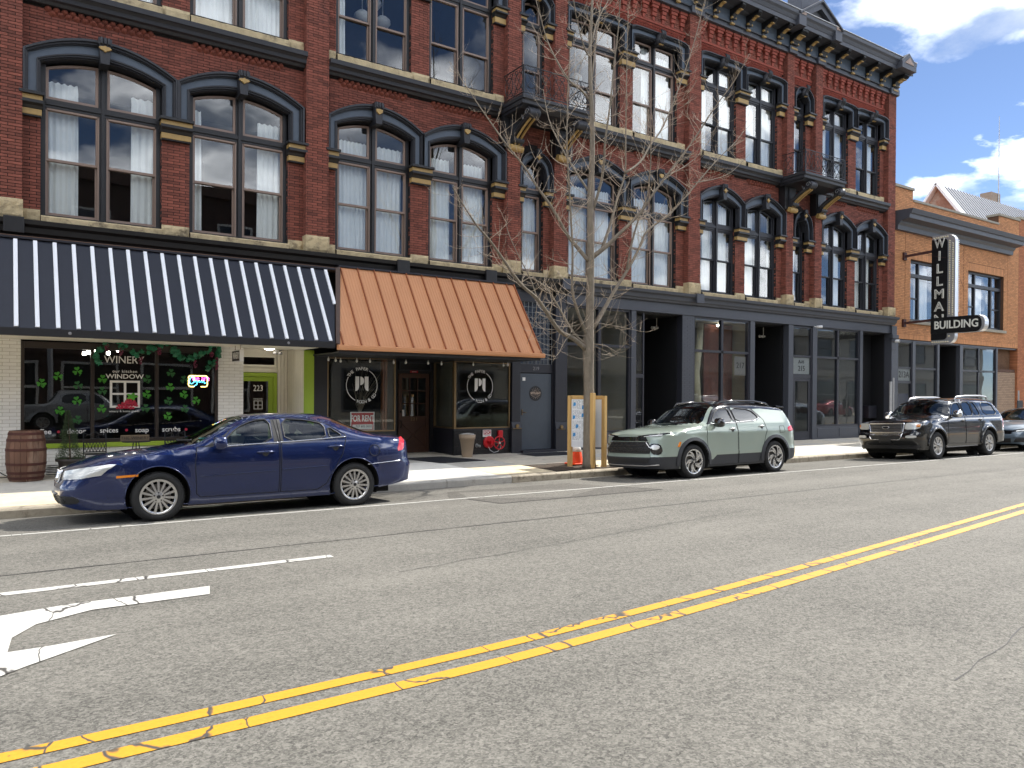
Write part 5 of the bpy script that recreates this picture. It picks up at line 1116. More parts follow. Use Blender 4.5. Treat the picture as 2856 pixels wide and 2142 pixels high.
brick_patch(TB_, 38.3, 40.1, 17.1, 2.95, 3.92, mat('brown_brick', sl((104, 76, 54)), .9, var=.2, bump=.3, island=.2), tanm, 32, .225, .08, .01, .006, ycut=17.2)
b = MB(); b.box(38.3, 40.15, 16.9, 17.15, 2.80, 2.93); b.build('lintel', mat('rust_steel', sl((84, 58, 44)), .8, var=.3), TB_)
p_ = at(2340 + 645 / (1269 / 320), 900 + 203 / (1269 / 320), 16.55); b = MB(); b.lathe([(0, -.09), (.055, -.085), (.06, .08), (.0, .1)], tuple(p_), 12, 'y'); b.beam((p_.x, 16.6, p_.z), (p_.x + .05, 16.84, p_.z + .04), .03, .03); b.build('security_camera', mat('camera_white'), GT, smooth=True)
b = MB(); b.lathe([(0, -.094), (.03, -.092), (.03, -.088)], tuple(p_), 12, 'y'); b.build('camera_lens', blackp, GT)
b = MB(); b.tube([(29.0, 16.6, 0), (29.0, 16.6, 2.2)], .06, 8); b.tube([(29.13, 16.56, 0), (29.13, 16.56, 2.35)], .03, 8); tag(b.build('downpipe', mat('galvanised', (.42, .42, .42), .45, metal=.5)), 'pale metal conduit pipes in front of the iron pilaster between red and tan buildings', 'pipe')
# the next building along the street
NB = thing('orange_brick_building', 'orange brick building at the right edge beyond the tan one', 'building')
def brick_tex(name, c1, c2, mo, sc):
    M = bpy.data.materials.new(name); M.use_nodes = True; t = M.node_tree; bs = t.nodes['Principled BSDF']; bs.inputs['Roughness'].default_value = .9
    co_ = N(t, 'ShaderNodeTexCoord'); mp = N(t, 'ShaderNodeMapping'); mp.inputs['Rotation'].default_value = (pi / 2, 0, 0); t.links.new(co_.outputs['Object'], mp.inputs[0])
    br = N(t, 'ShaderNodeTexBrick'); br.inputs['Color1'].default_value = (*c1, 1); br.inputs['Color2'].default_value = (*c2, 1); br.inputs['Mortar'].default_value = (*mo, 1); br.inputs['Scale'].default_value = sc; br.inputs['Mortar Size'].default_value = .012; br.inputs['Brick Width'].default_value = .45; br.inputs['Row Height'].default_value = .14
    t.links.new(mp.outputs[0], br.inputs['Vector']); t.links.new(br.outputs[0], bs.inputs['Base Color']); MATS[name] = M; return M
ob_m = brick_tex('orange_brick', sl((176, 112, 74)), sl((150, 92, 60)), sl((96, 66, 50)), 2.0)
b = MB(); b.box(40.21, 62, 16.80, 30, 3.2, 10.1); b.box(40.21, 41.0, 16.80, 17.4, -.05, 3.2); b.box(46.5, 47.3, 16.8, 17.4, -.05, 3.2); b.box(61, 62, 16.8, 17.4, -.05, 3.2); b.box(40.21, 62, 29, 30, -.05, 3.2); b.build('wall', ob_m, NB)
for j in range(3):
    a = 43 + j * 6.3; f = MB(); ring(f, a, a + 3, 4.7, 7.1, 16.74, 16.8, .1); F_ = f.build('window', char_m, NB); p = MB(); p.box(a + .1, a + 2.9, 16.77, 16.775, 4.8, 7.0); p.build('pane', pane_old, F_)
f = MB(); ring(f, 41, 46.5, .3, 3.2, 16.84, 16.95, .07); F_ = f.build('display_window', char_m, NB); p = MB(); p.box(41.07, 46.43, 16.9, 16.905, .37, 3.13); p.build('pane', shop_glass, F_)
b = MB(); b.box(41.05, 46.4, 16.93, 16.94, 1.5, 1.95); b.build('blue_band', mat('bright_blue', sl((30, 120, 190)), .5), NB); room(41, 46.5, 17, 22, 0, 3.2, pale_in, parent=NB)
b = MB(); b.box(40.2, 62.05, 16.74, 17.2, 10.1, 10.2); b.build('coping', coping, NB)
b = MB(); b.beam((41.0, 16.75, 3.35), (46.5, 16.75, 3.35), .1, .12); b.build('canopy_rail', navyp, NB)
# tin roofed house behind
XG = 48.0; ap = gx(2618.7, 519.9, XG); ev = gx(2676.6, 590.4, XG); bk_ = gx(2546, 536.2, XG)
HB = thing('tin_roof_house', 'old brick house with a ribbed white tin roof showing above the tan parapet', 'house')
ZR, ZE = ap.z, 8.0; slope = (ap.z - ev.z) / (ap.y - ev.y); YE = ap.y - (ZR - ZE) / slope; YB = ap.y * 2 - YE
b = MB(); b.prism([(YE, 3), (YE, ZE), (ap.y, ZR - .05), (YB, ZE), (YB, 3)], 'x', XG, XG + .4); b.box(XG + .4, XG + 15, YE, YE + .3, 3, ZE); b.box(XG + .4, XG + 15, YB - .3, YB, 3, ZE); b.box(XG + 15, XG + 15.3, YE, YB, 3, ZE)
ob2 = brick_tex('weathered_brick', sl((150, 92, 74)), sl((176, 160, 142)), sl((160, 148, 132)), 2.0); b.build('wall', mat('weathered_wall', sl((156, 118, 98)), .9, var=.3, scale=2.5, bump=.4, stain=(sl((180, 172, 158)), .9, .5), stains=.8), HB)
tin = mat('tin_roof', (.33, .34, .36), .45, metal=.3, var=.08, scale=2)
b = MB(); b.add([(XG - .15, YE, ZE + .1), (XG + 15, YE, ZE + .1), (XG + 15, ap.y, ZR + .1), (XG - .15, ap.y, ZR + .1), (XG + 15, YB, ZE + .1), (XG - .15, YB, ZE + .1)], [(0, 1, 2, 3), (3, 2, 4, 5)]); RF = b.build('roof', tin, HB, fix=False)
for j in range(38):
    x_ = XG + .7 + j * .38; q = MB(); q.beam((x_, YE, ZE + .13), (x_, ap.y, ZR + .13), .05, .05); q.build('roof_rib', tin, RF)
wt = mat('white_fascia', (.75, .75, .74), .5); q = MB(); q.beam((XG - .1, YE, ZE + .12), (XG - .1, ap.y + .02, ZR + .13), .6, .14); q.beam((XG - .1, YB, ZE + .12), (XG - .1, ap.y, ZR + .13), .6, .14); q.build('verge_board', wt, RF)
ch = gx(2767, 552, XG + 14.2); q = MB(); q.box(XG + 13.2, XG + 14.6, ch.y - .4, ch.y + .4, ZR - 2, gx(2767, 541, XG + 14).z); q.build('chimney', mat('chimney_stone', sl((150, 132, 116)), .9, var=.2), HB)
q = MB(); zt0 = gx(2767, 541, XG + 14).z; q.tube([(XG + 14.2, ch.y - .45, zt0 - 1), (XG + 14.2, ch.y - .45, zt0 + 3), (XG + 14.2, ch.y - .45, gx(2767, 330, XG + 14.2).z)], [.045, .035, .018], 6); tag(q.build('antenna_mast', mat('galvanised')), 'thin radio antenna mast rising from the chimney of the tin roofed house', 'antenna')
# ================================================================ BLADE SIGN
SG = thing('blade_sign', 'vertical black blade sign with white letters and bulb border on the tan wall', 'sign')
blk_s = mat('sign_black', sl((14, 15, 17)), .35, var=.1); steel_s = mat('sign_steel', (.62, .62, .63), .3, metal=.8, var=.08)
X0, X1 = 30.2, 30.5
def rr(y0, y1, z0, z1, r_, corners, n=6):
    out = []
    for (cy__, cz__, a0, nm) in ((y1 - r_, z1 - r_, 0, 'tr'), (y0 + r_, z1 - r_, pi / 2, 'tl'), (y0 + r_, z0 + r_, pi, 'bl'), (y1 - r_, z0 + r_, 1.5 * pi, 'br')):
        if nm in corners: out += [(cy__ + r_ * cos(a0 + pi / 2 * q / n), cz__ + r_ * sin(a0 + pi / 2 * q / n)) for q in range(n + 1)]
        else: out.append({'tr': (y1, z1), 'tl': (y0, z1), 'bl': (y0, z0), 'br': (y1, z0)}[nm])
    return out
b = MB(); b.prism3(rr(14.81, 15.69, 3.66, 7.86, .28, ('tl', 'bl')), 'x', X0 + .03, X1 - .03); b.build('cabinet', steel_s, SG, bevel=.01)
for xa, xb_ in ((X0, X0 + .028), (X1 - .028, X1)):
    b = MB(); b.prism3(rr(15.09, 15.69, 3.82, 7.72, .14, ('tl', 'bl')), 'x', xa, xb_); b.build('face_panel', blk_s, SG)
b = MB(); b.prism3(rr(13.72, 15.69, 4.06, 4.68, .25, ('tl', 'bl')), 'x', X0 + .0, X1 - .0); b.build('arm_cabinet', steel_s, SG, bevel=.01)
for xa, xb_ in ((X0 - .03, X0 - .002), (X1 + .002, X1 + .03)):
    b = MB(); b.prism3(rr(13.83, 15.69, 4.06, 4.68, .25, ('tl', 'bl')), 'x', xa, xb_); b.build('arm_face', blk_s, SG)
cream_l = mat('sign_letter', sl((214, 214, 204)), .5, var=.12, scale=30); neon_t = mat('dead_neon', sl((60, 62, 62)), .3)
for j, chh in enumerate('WILLMAN'):
    z_ = 7.54 - j * .49
    letters(chh, .50, (X0 - .008, 15.385, z_), cream_l, SG, 'letter', .012, .022, 1.05 if chh != 'W' else .74, frame=FACEX); letters(chh, .46, (X0 - .03, 15.385, z_), neon_t, SG, 'neon_tube', .004, -.034, 1.05 if chh != 'W' else .74, frame=FACEX)
me_ = text_mesh('BUILDING', .42, .012, .02, 'CENTER', .86); me_.transform(Matrix.Translation((X0 - .038, 14.74, 4.37)) @ FACEX); put('letter_row', me_, cream_l, SG)
bl_m = mat('sign_bulb', (.75, .68, .48), .3); b = MB()
pth_ = [(15.02, 3.95 + .085 * k) for k in range(44) if not (4.0 < 3.95 + .085 * k < 4.72)] + [(14.90, 4.0 + .085 * k) for k in range(42) if not (4.0 <= 4.0 + .085 * k < 4.74)] + [(15.10 + .085 * k, 7.78) for k in range(7)] + [(15.06 + .085 * k, 3.74) for k in range(8)]
for y_, z_ in pth_: b.lathe([(.03, 0), (.03, .012), (.022, .03), (0, .038)][::-1] and [(0, -.04), (.02, -.032), (.03, -.012), (.03, .02)], (X0 + .025, y_, z_), 6, 'x')
o = b.build('border_bulbs', bl_m, SG, smooth=True); o['kind'] = 'stuff'
b = MB()
for k in range(38): b.lathe([(0, -.035), (.018, -.02), (.02, .01)], (X0 + .28, 14.81, 4.9 + k * .073), 6, 'y')
o = b.build('edge_bulbs', mat('bulb_white', (.85, .84, .8), .3), SG); o['kind'] = 'stuff'
rust = mat('rusted_arm', sl((62, 30, 26)), .7, var=.2)
for z_ in (7.30, 4.62):
    b = MB(); b.beam((30.2, 16.82, z_ - .06), (30.28, 15.66, z_), .07, .09); b.box(30.1, 30.3, 16.72, 16.80, z_ - .2, z_ + .1); b.build('support_arm', rust, SG)
for a, c in (((30.3, 14.9, 6.9), (29.3, 16.62, 7.4)), ((30.3, 14.9, 5.0), (33.5, 16.8, 5.05)), ((30.3, 15.0, 7.2), (35.0, 16.8, 6.4)), ((28.0, 16.8, 8.4), (30.3, 15.2, 7.5))):
    b = MB(); b.tube([a, ((a[0] + c[0]) / 2, (a[1] + c[1]) / 2, (a[2] + c[2]) / 2 - .03), c], .006, 4); b.build('guy_wire', rust, SG)
# ================================================================ STREET FURNITURE AND SMALL THINGS
wood_n = mat('new_lumber', sl((196, 158, 98)), .7, var=.16, scale=4, vec=(3, 3, .4), bump=.1)
def gz(y_): return walk_z(y_)
IB = thing('notice_board', 'plywood framed notice board with printed sheets set round the street tree', 'notice board', (0, 0, 0))
PL, PM, PR = Vector((10.80, 13.72, 0)), Vector((10.93, 13.08, 0)), Vector((11.30, 13.12, 0))
for p_, top in ((PL, 1.60), (PM, 1.66), (PR, 1.60)):
    b = MB(); dd = (PM - PL).normalized(); b.obox((p_.x, p_.y, (top - .1) / 2 - .02), dd, Vector((0, 0, 1)).cross(dd), (0, 0, 1), .045, .045, (top + .1) / 2); b.build('post', wood_n, IB, bevel=.004)
wb = mat('white_board', sl((214, 216, 220)), .5, var=.03); paper = mat('paper', sl((228, 230, 232)), .8, var=.03); ink = mat('print_ink', sl((120, 126, 134)), .8, var=.3, scale=60); blue_i = mat('blue_print', sl((60, 140, 200)), .8)
def board(p0, p1, z0, z1, name, sheets):
    d_ = (p1 - p0); L_ = d_.length; u = d_.normalized(); n_ = Vector((0, 0, 1)).cross(u)
    if n_.dot(Vector((0, -1, 0)) + Vector((-.6, 0, 0))) < 0: n_ = -n_
    def P(s_, z_, o_): q = p0 + u * s_ + n_ * o_; return (q.x, q.y, z_)
    b_ = MB(); b_.obox(P(L_ / 2, (z0 + z1) / 2, 0), u, n_, (0, 0, 1), L_ / 2 - .045, .008, (z1 - z0) / 2); B__ = b_.build(name, wb, IB)
    b_ = MB(); b_.obox(P(L_ / 2, z1 + .045, 0), u, n_, (0, 0, 1), L_ / 2 - .046, .02, .04); b_.build('top_rail', wood_n, IB, bevel=.004)
    rp_ = random.Random(9)
    for (s0, s1, za_, zb__) in sheets:
        q = MB(); q.obox(P((s0 + s1) / 2, (za_ + zb__) / 2, .011), u, n_, (0, 0, 1), (s1 - s0) / 2, .001, (zb__ - za_) / 2); S_ = q.build('sheet', paper, B__)
        q = MB(); zz = zb__ - .02
        while zz > za_ + .02:
            s_ = s0 + .015
            while s_ < s1 - .03:
                l_ = rp_.uniform(.02, .07); q.obox(P(min(s_ + l_ / 2, s1 - .02), zz, .0128), u, n_, (0, 0, 1), l_ / 2, .0004, .004); s_ += l_ + rp_.uniform(.01, .03)
            zz -= .022
        q.build('print_lines', ink, B__)
        q = MB(); ss = rp_.uniform(s0 + .05, s1 - .08); zq = rp_.uniform(za_ + .05, zb__ - .06); q.obox(P(ss, zq, .0133), u, n_, (0, 0, 1), .035, .0004, .035); q.obox(P(ss - .02, zq - .03, .0133), u, n_, (0, 0, 1), .02, .0004, .02); q.build('blue_map', blue_i, B__)
    return B__
Lb = (PM - PL).length
board(PL, PM, .42, 1.50, 'panel', [(.06 + .27 * i, .32 + .27 * i, 1.50 - .235 * (j + 1) + .005, 1.50 - .235 * j - .005) for j in range(3) for i in range(2)] + [(.06, .32, .55, .78), (.34, .58, .56, .785)])
board(PL + Vector((.08, .05, 0)), PR, .42, 1.50, 'back_panel', [])
CN = thing('traffic_drum', 'orange plastic traffic cone stack behind the notice board', 'traffic cone', (11.14, 13.92, gz(13.92)))
orng = mat('cone_orange', sl((232, 74, 18)), .5, var=.1)
b = MB(); b.lathe([(.17, .03), (.16, .06), (.10, .42), (.075, .62), (.05, .72), (.03, .73)], (0, 0, 0), 20); b.build('cone_body', orng, CN, smooth=True); b = MB(); b.box(-.2, .2, -.2, .2, 0, .04); b.build('cone_base', orng, CN, bevel=.02); b = MB(); b.lathe([(.118, .30), (.123, .30), (.098, .44), (.094, .44)], (0, 0, 0), 20); b.build('reflective_collar', mat('collar_white', (.75, .74, .72), .5), CN, smooth=True)
# barrel
BA = thing('wine_barrel', 'weathered oak wine barrel with rusty hoops at the left shop wall', 'barrel', (.385, 15.92, gz(15.92)))
oak = mat('barrel_oak', sl((104, 74, 58)), .75, var=.35, scale=5, vec=(1, 1, .25), island=.25, bump=.2, stain=(sl((150, 130, 112)), 2.2, .55), stains=.7)
def brad(z_): return .255 + .055 * (1 - ((z_ - .44) / .44) ** 2)
ns = 20
for j in range(ns):
    a0, a1 = 2 * pi * (j + .03) / ns, 2 * pi * (j + .97) / ns; b = MB(); vs = []
    for q in range(9):
        z_ = .88 * q / 8; r_ = brad(z_); vs += [(r_ * cos(a0), r_ * sin(a0), z_), (r_ * cos(a1), r_ * sin(a1), z_), ((r_ - .03) * cos(a1), (r_ - .03) * sin(a1), z_), ((r_ - .03) * cos(a0), (r_ - .03) * sin(a0), z_)]
    b.add(vs, [(4 * q + k, 4 * q + (k + 1) % 4, 4 * q + 4 + (k + 1) % 4, 4 * q + 4 + k) for q in range(8) for k in range(4)] + [(3, 2, 1, 0), (32, 33, 34, 35)]); b.build('stave', oak, BA)
hoop = mat('rusty_hoop', sl((78, 44, 36)), .7, metal=.3, var=.25)
for z_ in (.06, .15, .30, .55, .72, .83):
    b = MB(); b.lathe([(brad(z_ - .022) + .001, z_ - .022), (brad(z_ - .022) + .007, z_ - .022), (brad(z_ + .022) + .007, z_ + .022), (brad(z_ + .022) + .001, z_ + .022)], (0, 0, 0), 32, cap=False); b.build('hoop', hoop, BA)
b = MB(); b.lathe([(0, .85), (.235, .85), (.235, .83)], (0, 0, 0), 24); b.build('head', oak, BA)
# potted shrub
PT = thing('potted_shrub', 'dwarf spruce shrub in a dark round pot beside the barrel', 'plant', (1.06, 15.95, gz(15.95)))
potm = mat('pot_dark', sl((52, 46, 44)), .6, var=.15)
b = MB(); b.lathe([(.14, 0), (.155, .05), (.19, .28), (.195, .30), (.235, .31), (.24, .35), (.215, .36), (.19, .335), (0, .33)], (0, 0, 0), 28); b.build('pot', potm, PT, smooth=True)
rl = random.Random(17); b = MB(); lf = mat('spruce_needles', (.048, .078, .03), .8, var=.4, scale=30, island=.5)
for k in range(5200):
    t_ = rl.random() ** 1.35; z_ = .34 + t_ * .88; R_ = (.175 * (1 - t_) ** .75 + .02) * (1 + .22 * sin(9 * t_ + 3 * rl.random())) if t_ < .62 else .075 * (1.05 - t_) / .43 + .012
    a = rl.uniform(0, 2 * pi); r_ = R_ * sqrt(rl.uniform(.15, 1)); c_ = Vector((r_ * cos(a) - .04 * t_, r_ * sin(a), z_)); d_ = Vector((cos(a) + rl.uniform(-.6, .6), sin(a) + rl.uniform(-.6, .6), rl.uniform(-.2, 1))).normalized() * rl.uniform(.016, .034); s_ = d_.orthogonal().normalized() * .005
    b.add([c_ - s_, c_ + s_, c_ + d_], [(0, 1, 2)])
o = b.build('foliage', lf, PT, fix=False); o['kind'] = 'stuff'
b = MB(); b.tube([(0, 0, .3), (-.01, 0, .7), (-.04, 0, 1.15)], [.015, .01, .004], 6); b.build('stem', mat('shrub_stem', (.08, .05, .03), .8), PT)
# iron cafe chairs and table by the window
iron = mat('black_iron', (.015, .015, .016), .45, var=.2)
def cafe_chair(x_, label):
    T = thing('cafe_chair', label, 'chair', (x_, 16.28, gz(16.2)), 0, 'iron cafe chairs by the winery window'); w_, h_ = .38, .78
    b = MB()
    for sx in (-1, 1): b.tube([(sx * w_ / 2, .18, .38), (sx * w_ / 2, .2, .62), (sx * w_ / 2 * .97, .22, .80)], .011, 6)
    b.tube([(-w_ / 2, .2, .60), (w_ / 2, .2, .60)], .011, 6); b.tube([(-w_ / 2, .19, .42), (w_ / 2, .19, .42)], .011, 6)
    for j in range(7):
        u0 = -w_ / 2 + w_ * j / 7; b.tube([(u0, .195, .42), (u0 + w_ / 7, .2, .60)], .007, 4); b.tube([(u0 + w_ / 7, .195, .42), (u0, .2, .60)], .007, 4)
    for sx in (-1, 1): b.tube([(sx * (.03 + .07 * (1 - a / 9) * (1 + cos(a)) * .9), .205, .70 + .06 * (1 - a / 9) * sin(a)) for a in [q * .5 for q in range(13)]], .007, 4)
    b.tube([(-w_ / 2, .215, .79), (-.1, .215, .74), (0, .215, .82), (.1, .215, .74), (w_ / 2, .215, .79)], .009, 5); b.tube([(.07 * cos(a), .21, .72 + .07 * sin(a)) for a in [q * pi / 6 for q in range(13)]], .006, 4); b.build('backrest', iron, T)
    b = MB(); b.box(-w_ / 2, w_ / 2, -.2, .2, .385, .4); b.build('seat', iron, T, bevel=.006)
    for sx in (-1, 1):
        for sy in (-1, 1): q = MB(); q.tube([(sx * w_ / 2, sy * .19, .39), (sx * (w_ / 2 + .02), sy * .21, 0)], .010, 6); q.build('leg', iron, T)
cafe_chair(1.5, 'black iron lattice back chair right of the potted shrub'); cafe_chair(2.92, 'black iron scroll back chair half hidden by the blue sedan')
TBL = thing('cafe_table', 'small round black iron table carrying a wooden sign', 'table', (2.18, 16.25, gz(16.2)))
b = MB(); b.lathe([(0, .60), (.25, .60), (.25, .615), (0, .615)], (0, 0, 0), 24); b.build('tabletop', iron, TBL)
for k in range(3):
    a = k * 2 * pi / 3 + .4; q = MB(); q.tube([(.05 * cos(a), .05 * sin(a), .6), (.10 * cos(a), .10 * sin(a), .3), (.2 * cos(a), .2 * sin(a), 0)], .01, 6); q.build('leg', iron, TBL)
WS = thing('wooden_sign', 'grey weathered plank sign lying on the cafe table by the window', 'sign', (2.16, 16.25, gz(16.2) + .616)); b = MB(); b.box(-.25, .25, -.02, .02, 0, .12); S_ = b.build('plank', mat('grey_plank', sl((110, 96, 78)), .8, var=.25, scale=6, vec=(.3, 1, 1)), WS, bevel=.004); letters('THE WINERY', .085, (0, -.023, .06), mat('faded_print', sl((64, 56, 48)), .8), S_)
CB = thing('cable_coil', 'black electric cable coiled on the pavement between barrel and pot', 'cable', (.82, 16.35, gz(16.35))); b = MB(); rc = random.Random(3); b.tube([(.12 * cos(a) * (1 + .15 * sin(3.3 * a)), .1 * sin(a) * (1 + .2 * cos(2.1 * a)), .02 + .005 * a) for a in [q * .4 for q in range(90)]], .009, 5); b.build('coil', iron, CB)
cb2 = MB(); cb2.tube([(-.25, 16.55, .3), (-.1, 16.5, .22), (.05, 16.5, .1), (.12, 16.5, .06)], .01, 5); cb2.tube([(-.3, 16.6, .04), (0, 16.4, .05), (.15, 16.45, .05)], .01, 5); tag(cb2.build('cable', iron), 'black cable running along the shop wall left of the barrel', 'cable')
# tall planter, mats, fire department connection
TP = thing('tall_planter', 'tall tapered tan planter on the pavement under the paper shop window', 'planter', (9.64, 16.36, gz(16.36))); tanp = mat('tan_planter', sl((168, 148, 126)), .6, var=.08)
b = MB(); b.lathe([(.125, 0), (.13, .01), (.185, .44), (.20, .445), (.21, .555), (.195, .56), (.18, .54), (.17, .50)], (0, 0, 0), 28); b.build('pot', tanp, TP, smooth=True); b = MB(); b.lathe([(0, .50), (.17, .50)], (0, 0, 0), 20); b.build('soil', soil, TP); b = MB(); b.tube([(.16 * cos(a), .16 * sin(a), .57 + .01 * sin(2 * a)) for a in [q * pi / 8 for q in range(17)]], .012, 5); b.build('hose', mat('pale_hose', (.6, .6, .58), .5), TP)
matm = mat('rubber_mat', (.012, .013, .018), .85, var=.2, bump=.3)
def mat_poly(P_, label):
    b = MB(); n = len(P_); vs = [(x_, y_, gz(y_) + .014) for x_, y_ in P_] + [(x_, y_, gz(y_) + .003) for x_, y_ in P_]; b.add(vs, [tuple(range(n))] + [(i, i + n, (i + 1) % n + n, (i + 1) % n) for i in range(n)]); tag(b.build('door_mat', matm), label, 'mat')
mat_poly([(7.95, 16.62), (9.05, 16.62), (9.62, 15.45), (8.35, 15.35)], 'black rubber mat in front of the brown door 221'); mat_poly([(11.2, 16.45), (12.75, 16.45), (12.75, 15.75), (11.3, 15.75)], 'black rubber mat in front of the slate door 219')
FD = thing('fire_connection', 'red fire department hose connection with hand wheel on the black brick', 'fire connection', (0, 0, 0)); redp = mat('fire_red', sl((196, 22, 34)), .4, var=.08)
b = MB(); b.lathe([(0, -.03), (.13, -.03), (.16, -.01), (.16, .03)], (10.53, 16.76, .36), 28, 'y'); b.build('wall_plate', redp, FD, smooth=False)
b = MB(); b.tube([(10.53, 16.73, .36), (10.56, 16.62, .36)], .06, 12); b.box(10.45, 10.62, 16.66, 16.70, .38, .41); b.build('valve_body', redp, FD)
b = MB(); R_ = .165; b.tube([(10.745 + R_ * cos(a), 16.60, .345 + R_ * sin(a)) for a in [q * pi / 16 for q in range(33)]], .014, 8, cap=False)
for k in range(5): a = k * 2 * pi / 5 + .35; b.tube([(10.745 + .03 * cos(a), 16.60, .345 + .03 * sin(a)), (10.745 + R_ * cos(a), 16.60, .345 + R_ * sin(a))], .012, 6)
b.build('hand_wheel', redp, FD, auto=40)
b = MB(); b.lathe([(0, -.02), (.028, -.018), (.03, .03)], (10.745, 16.59, .345), 12, 'y'); b.tube([(10.745, 16.6, .345), (10.745, 16.78, .345)], .022, 8); b.build('hub', mat('wheel_hub', (.55, .5, .45), .4, metal=.6), FD)
b = MB(); b.box(10.80, 10.94, 16.72, 16.79, .46, .66); b.build('alarm_box', redp, FD, bevel=.02)
b = MB(); b.tube([(10.48, 16.70, .24), (10.5, 16.66, .16), (10.6, 16.64, .10), (10.72, 16.63, .12), (10.80, 16.62, .22), (10.78, 16.6, .34)], .009, 6); b.build('chain', mat('galvanised'), FD)
b = MB(); b.box(10.345, 10.59, 16.755, 16.778, .50, .68); S_ = b.build('notice', letter_w, FD); b = MB(); b.box(10.36, 10.575, 16.752, 16.7545, .56, .668); b.build('red_field', mat('sign_red'), S_); letters('FDC', .105, (10.468, 16.75, .613), letter_w, S_, bold=.02); letters('FIRE DEPT CONNECTION', .014, (10.468, 16.752, .53), blackp, S_)
b = MB(); b.tube([(10.17, 16.78, .28), (10.17, 16.70, .28), (10.21, 16.66, .27)], .032, 10); b.lathe([(.0, -.01), (.05, -.01), (.05, .0)], (10.17, 16.78, .28), 14, 'y'); tag(b.build('wall_spigot', mat('galvanised'), auto=40), 'small metal spigot on black brick left of the red wheel', 'spigot')
b = MB(); b.lathe([(0, -.006), (.055, -.006), (.055, .002)], (9.2, 17.3, .55), 16, 'y'); 
# for rent sign in the window
FR = thing('rent_sign', 'red and white FOR RENT sign standing in the left paper shop window', 'sign', (7.08, 16.87, .72)); b = MB(); b.box(-.30, .30, -.005, .005, 0, .445); B_ = b.build('sign_board', letter_w, FR); b = MB(); b.box(-.277, .277, -.008, -.0055, .02, .425); b.build('red_field', mat('sign_red'), FR); letters('FOR RENT', .205, (0, -.0105, .285), letter_w, FR, bold=.018, xs=.62)
b = MB(); b.box(-.25, .25, -.0105, -.0085, .035, .15); b.build('phone_strip', letter_w, FR); letters('737 605 0032', .075, (.03, -.0125, .105), mat('pen_ink', (.1, .1, .1), .6), FR, bold=-.004)
# dry branches in a vase behind the glass
DB = thing('dried_arrangement', 'dried twigs in a pale vase behind the left paper shop window', 'plant', (7.15, 17.2, .70)); b = MB(); b.lathe([(.06, 0), (.1, .1), (.08, .3), (.05, .42), (.06, .45)], (0, 0, 0), 14); b.build('vase', dark_in, DB, smooth=True); rd = random.Random(2); b = MB()
for k in range(26):
    a = rd.uniform(-.9, 1.3); L_ = rd.uniform(.5, 1.15); b.tube([(0, 0, .4), (.12 * a, rd.uniform(-.05, .05), .4 + L_ * .45), (.45 * a * L_ + .1, rd.uniform(-.1, .1), .4 + L_)], [.006, .004, .002], 4)
b.build('twigs', mat('dry_twig', sl((150, 140, 122)), .8), DB)
# hanging winery sign, neon sign, garland
HS = thing('hanging_sign', 'small white framed black WINERY sign hanging below the awning', 'sign', (3.98, 15.95, 2.34)); b = MB(); b.box(-.02, .06, -.30, .30, -.12, .12); b.build('sign_board', letter_w, HS, bevel=.004); b = MB(); b.box(-.0235, -.0205, -.28, .28, -.1, .1); b.build('black_field', blackp, HS)
letters('WINERY', .19, (-.026, -.03, 0), letter_w, HS, bold=.008, xs=.66, frame=FACEX)
for y_ in (-.2, .2): b = MB(); b.tube([(.02, y_, .12), (.02, y_, .22)], .006, 5); b.build('chain', brass, HS)
NS = thing('neon_sign', 'lit neon we are Open sign hanging inside the winery window', 'sign', (0, 0, 0))
def neon(nm, c, es): return mat(nm, c, .4, emit=c, es=es)
q0, q1 = at(525.5, 1078, 16.90), at(578.5, 1048.5, 16.90); x0_, x1_, z0_, z1_ = q0.x, q1.x, q0.z, q1.z; YN = 16.90; r_ = .045
def rrect(x0, x1, z0, z1, r_): return [(cx_ + r_ * cos(a0 + pi / 2 * q / 5), YN, cz_ + r_ * sin(a0 + pi / 2 * q / 5)) for cx_, cz_, a0 in ((x1 - r_, z1 - r_, 0), (x0 + r_, z1 - r_, pi / 2), (x0 + r_, z0 + r_, pi), (x1 - r_, z0 + r_, 1.5 * pi)) for q in range(6)]
P_ = rrect(x0_, x1_, z0_, z1_, r_); b = MB(); b.tube([(x1_ - .13, YN, z0_), (x1_ - r_, YN, z0_)] + P_[18:] + P_[:18] + [(x0_ + r_, YN, z0_), (x0_ + .11, YN, z0_)], .009, 6); b.build('yellow_tube', neon('neon_yellow', (1, .72, .18), 2.2), NS)
wN, hN = x1_ - x0_, z1_ - z0_
def NP(u, v): return (x0_ + wN * u, YN, z0_ + hN * v)
b = MB(); b.tube([NP(.19 + .13 * cos(a) + .04 * sin(a), .58 + .32 * sin(a)) for a in [q * pi / 9 + .4 for q in range(19)]], .006, 5)
b.tube([NP(u, v) for u, v in ((.30, .85), (.29, .5), (.36, .42), (.41, .60), (.46, .45), (.44, .2), (.28, .02))], .006, 5); b.tube([NP(u, v) for u, v in ((.46, .45), (.52, .48), (.58, .58), (.53, .60), (.55, .42), (.62, .42), (.70, .60), (.72, .36), (.80, .58), (.84, .30), (.93, .36))], .006, 5); b.build('blue_tube', neon('neon_blue', (.1, .65, .95), 2.2), NS)
letters('we are', .155, NP(.64, .76), neon('neon_pink', (.95, .1, .5), 2.0), NS, 'pink_tube', .01, -.004, .82)
GR = thing('garland', 'artificial green vine garland with purple grapes draped over the winery window', 'garland'); vm_ = mat('vine_leaf', sl((36, 116, 82)), .5, var=.3, scale=30, island=.35); gm = mat('grape_purple', sl((112, 30, 62)), .35, var=.2)
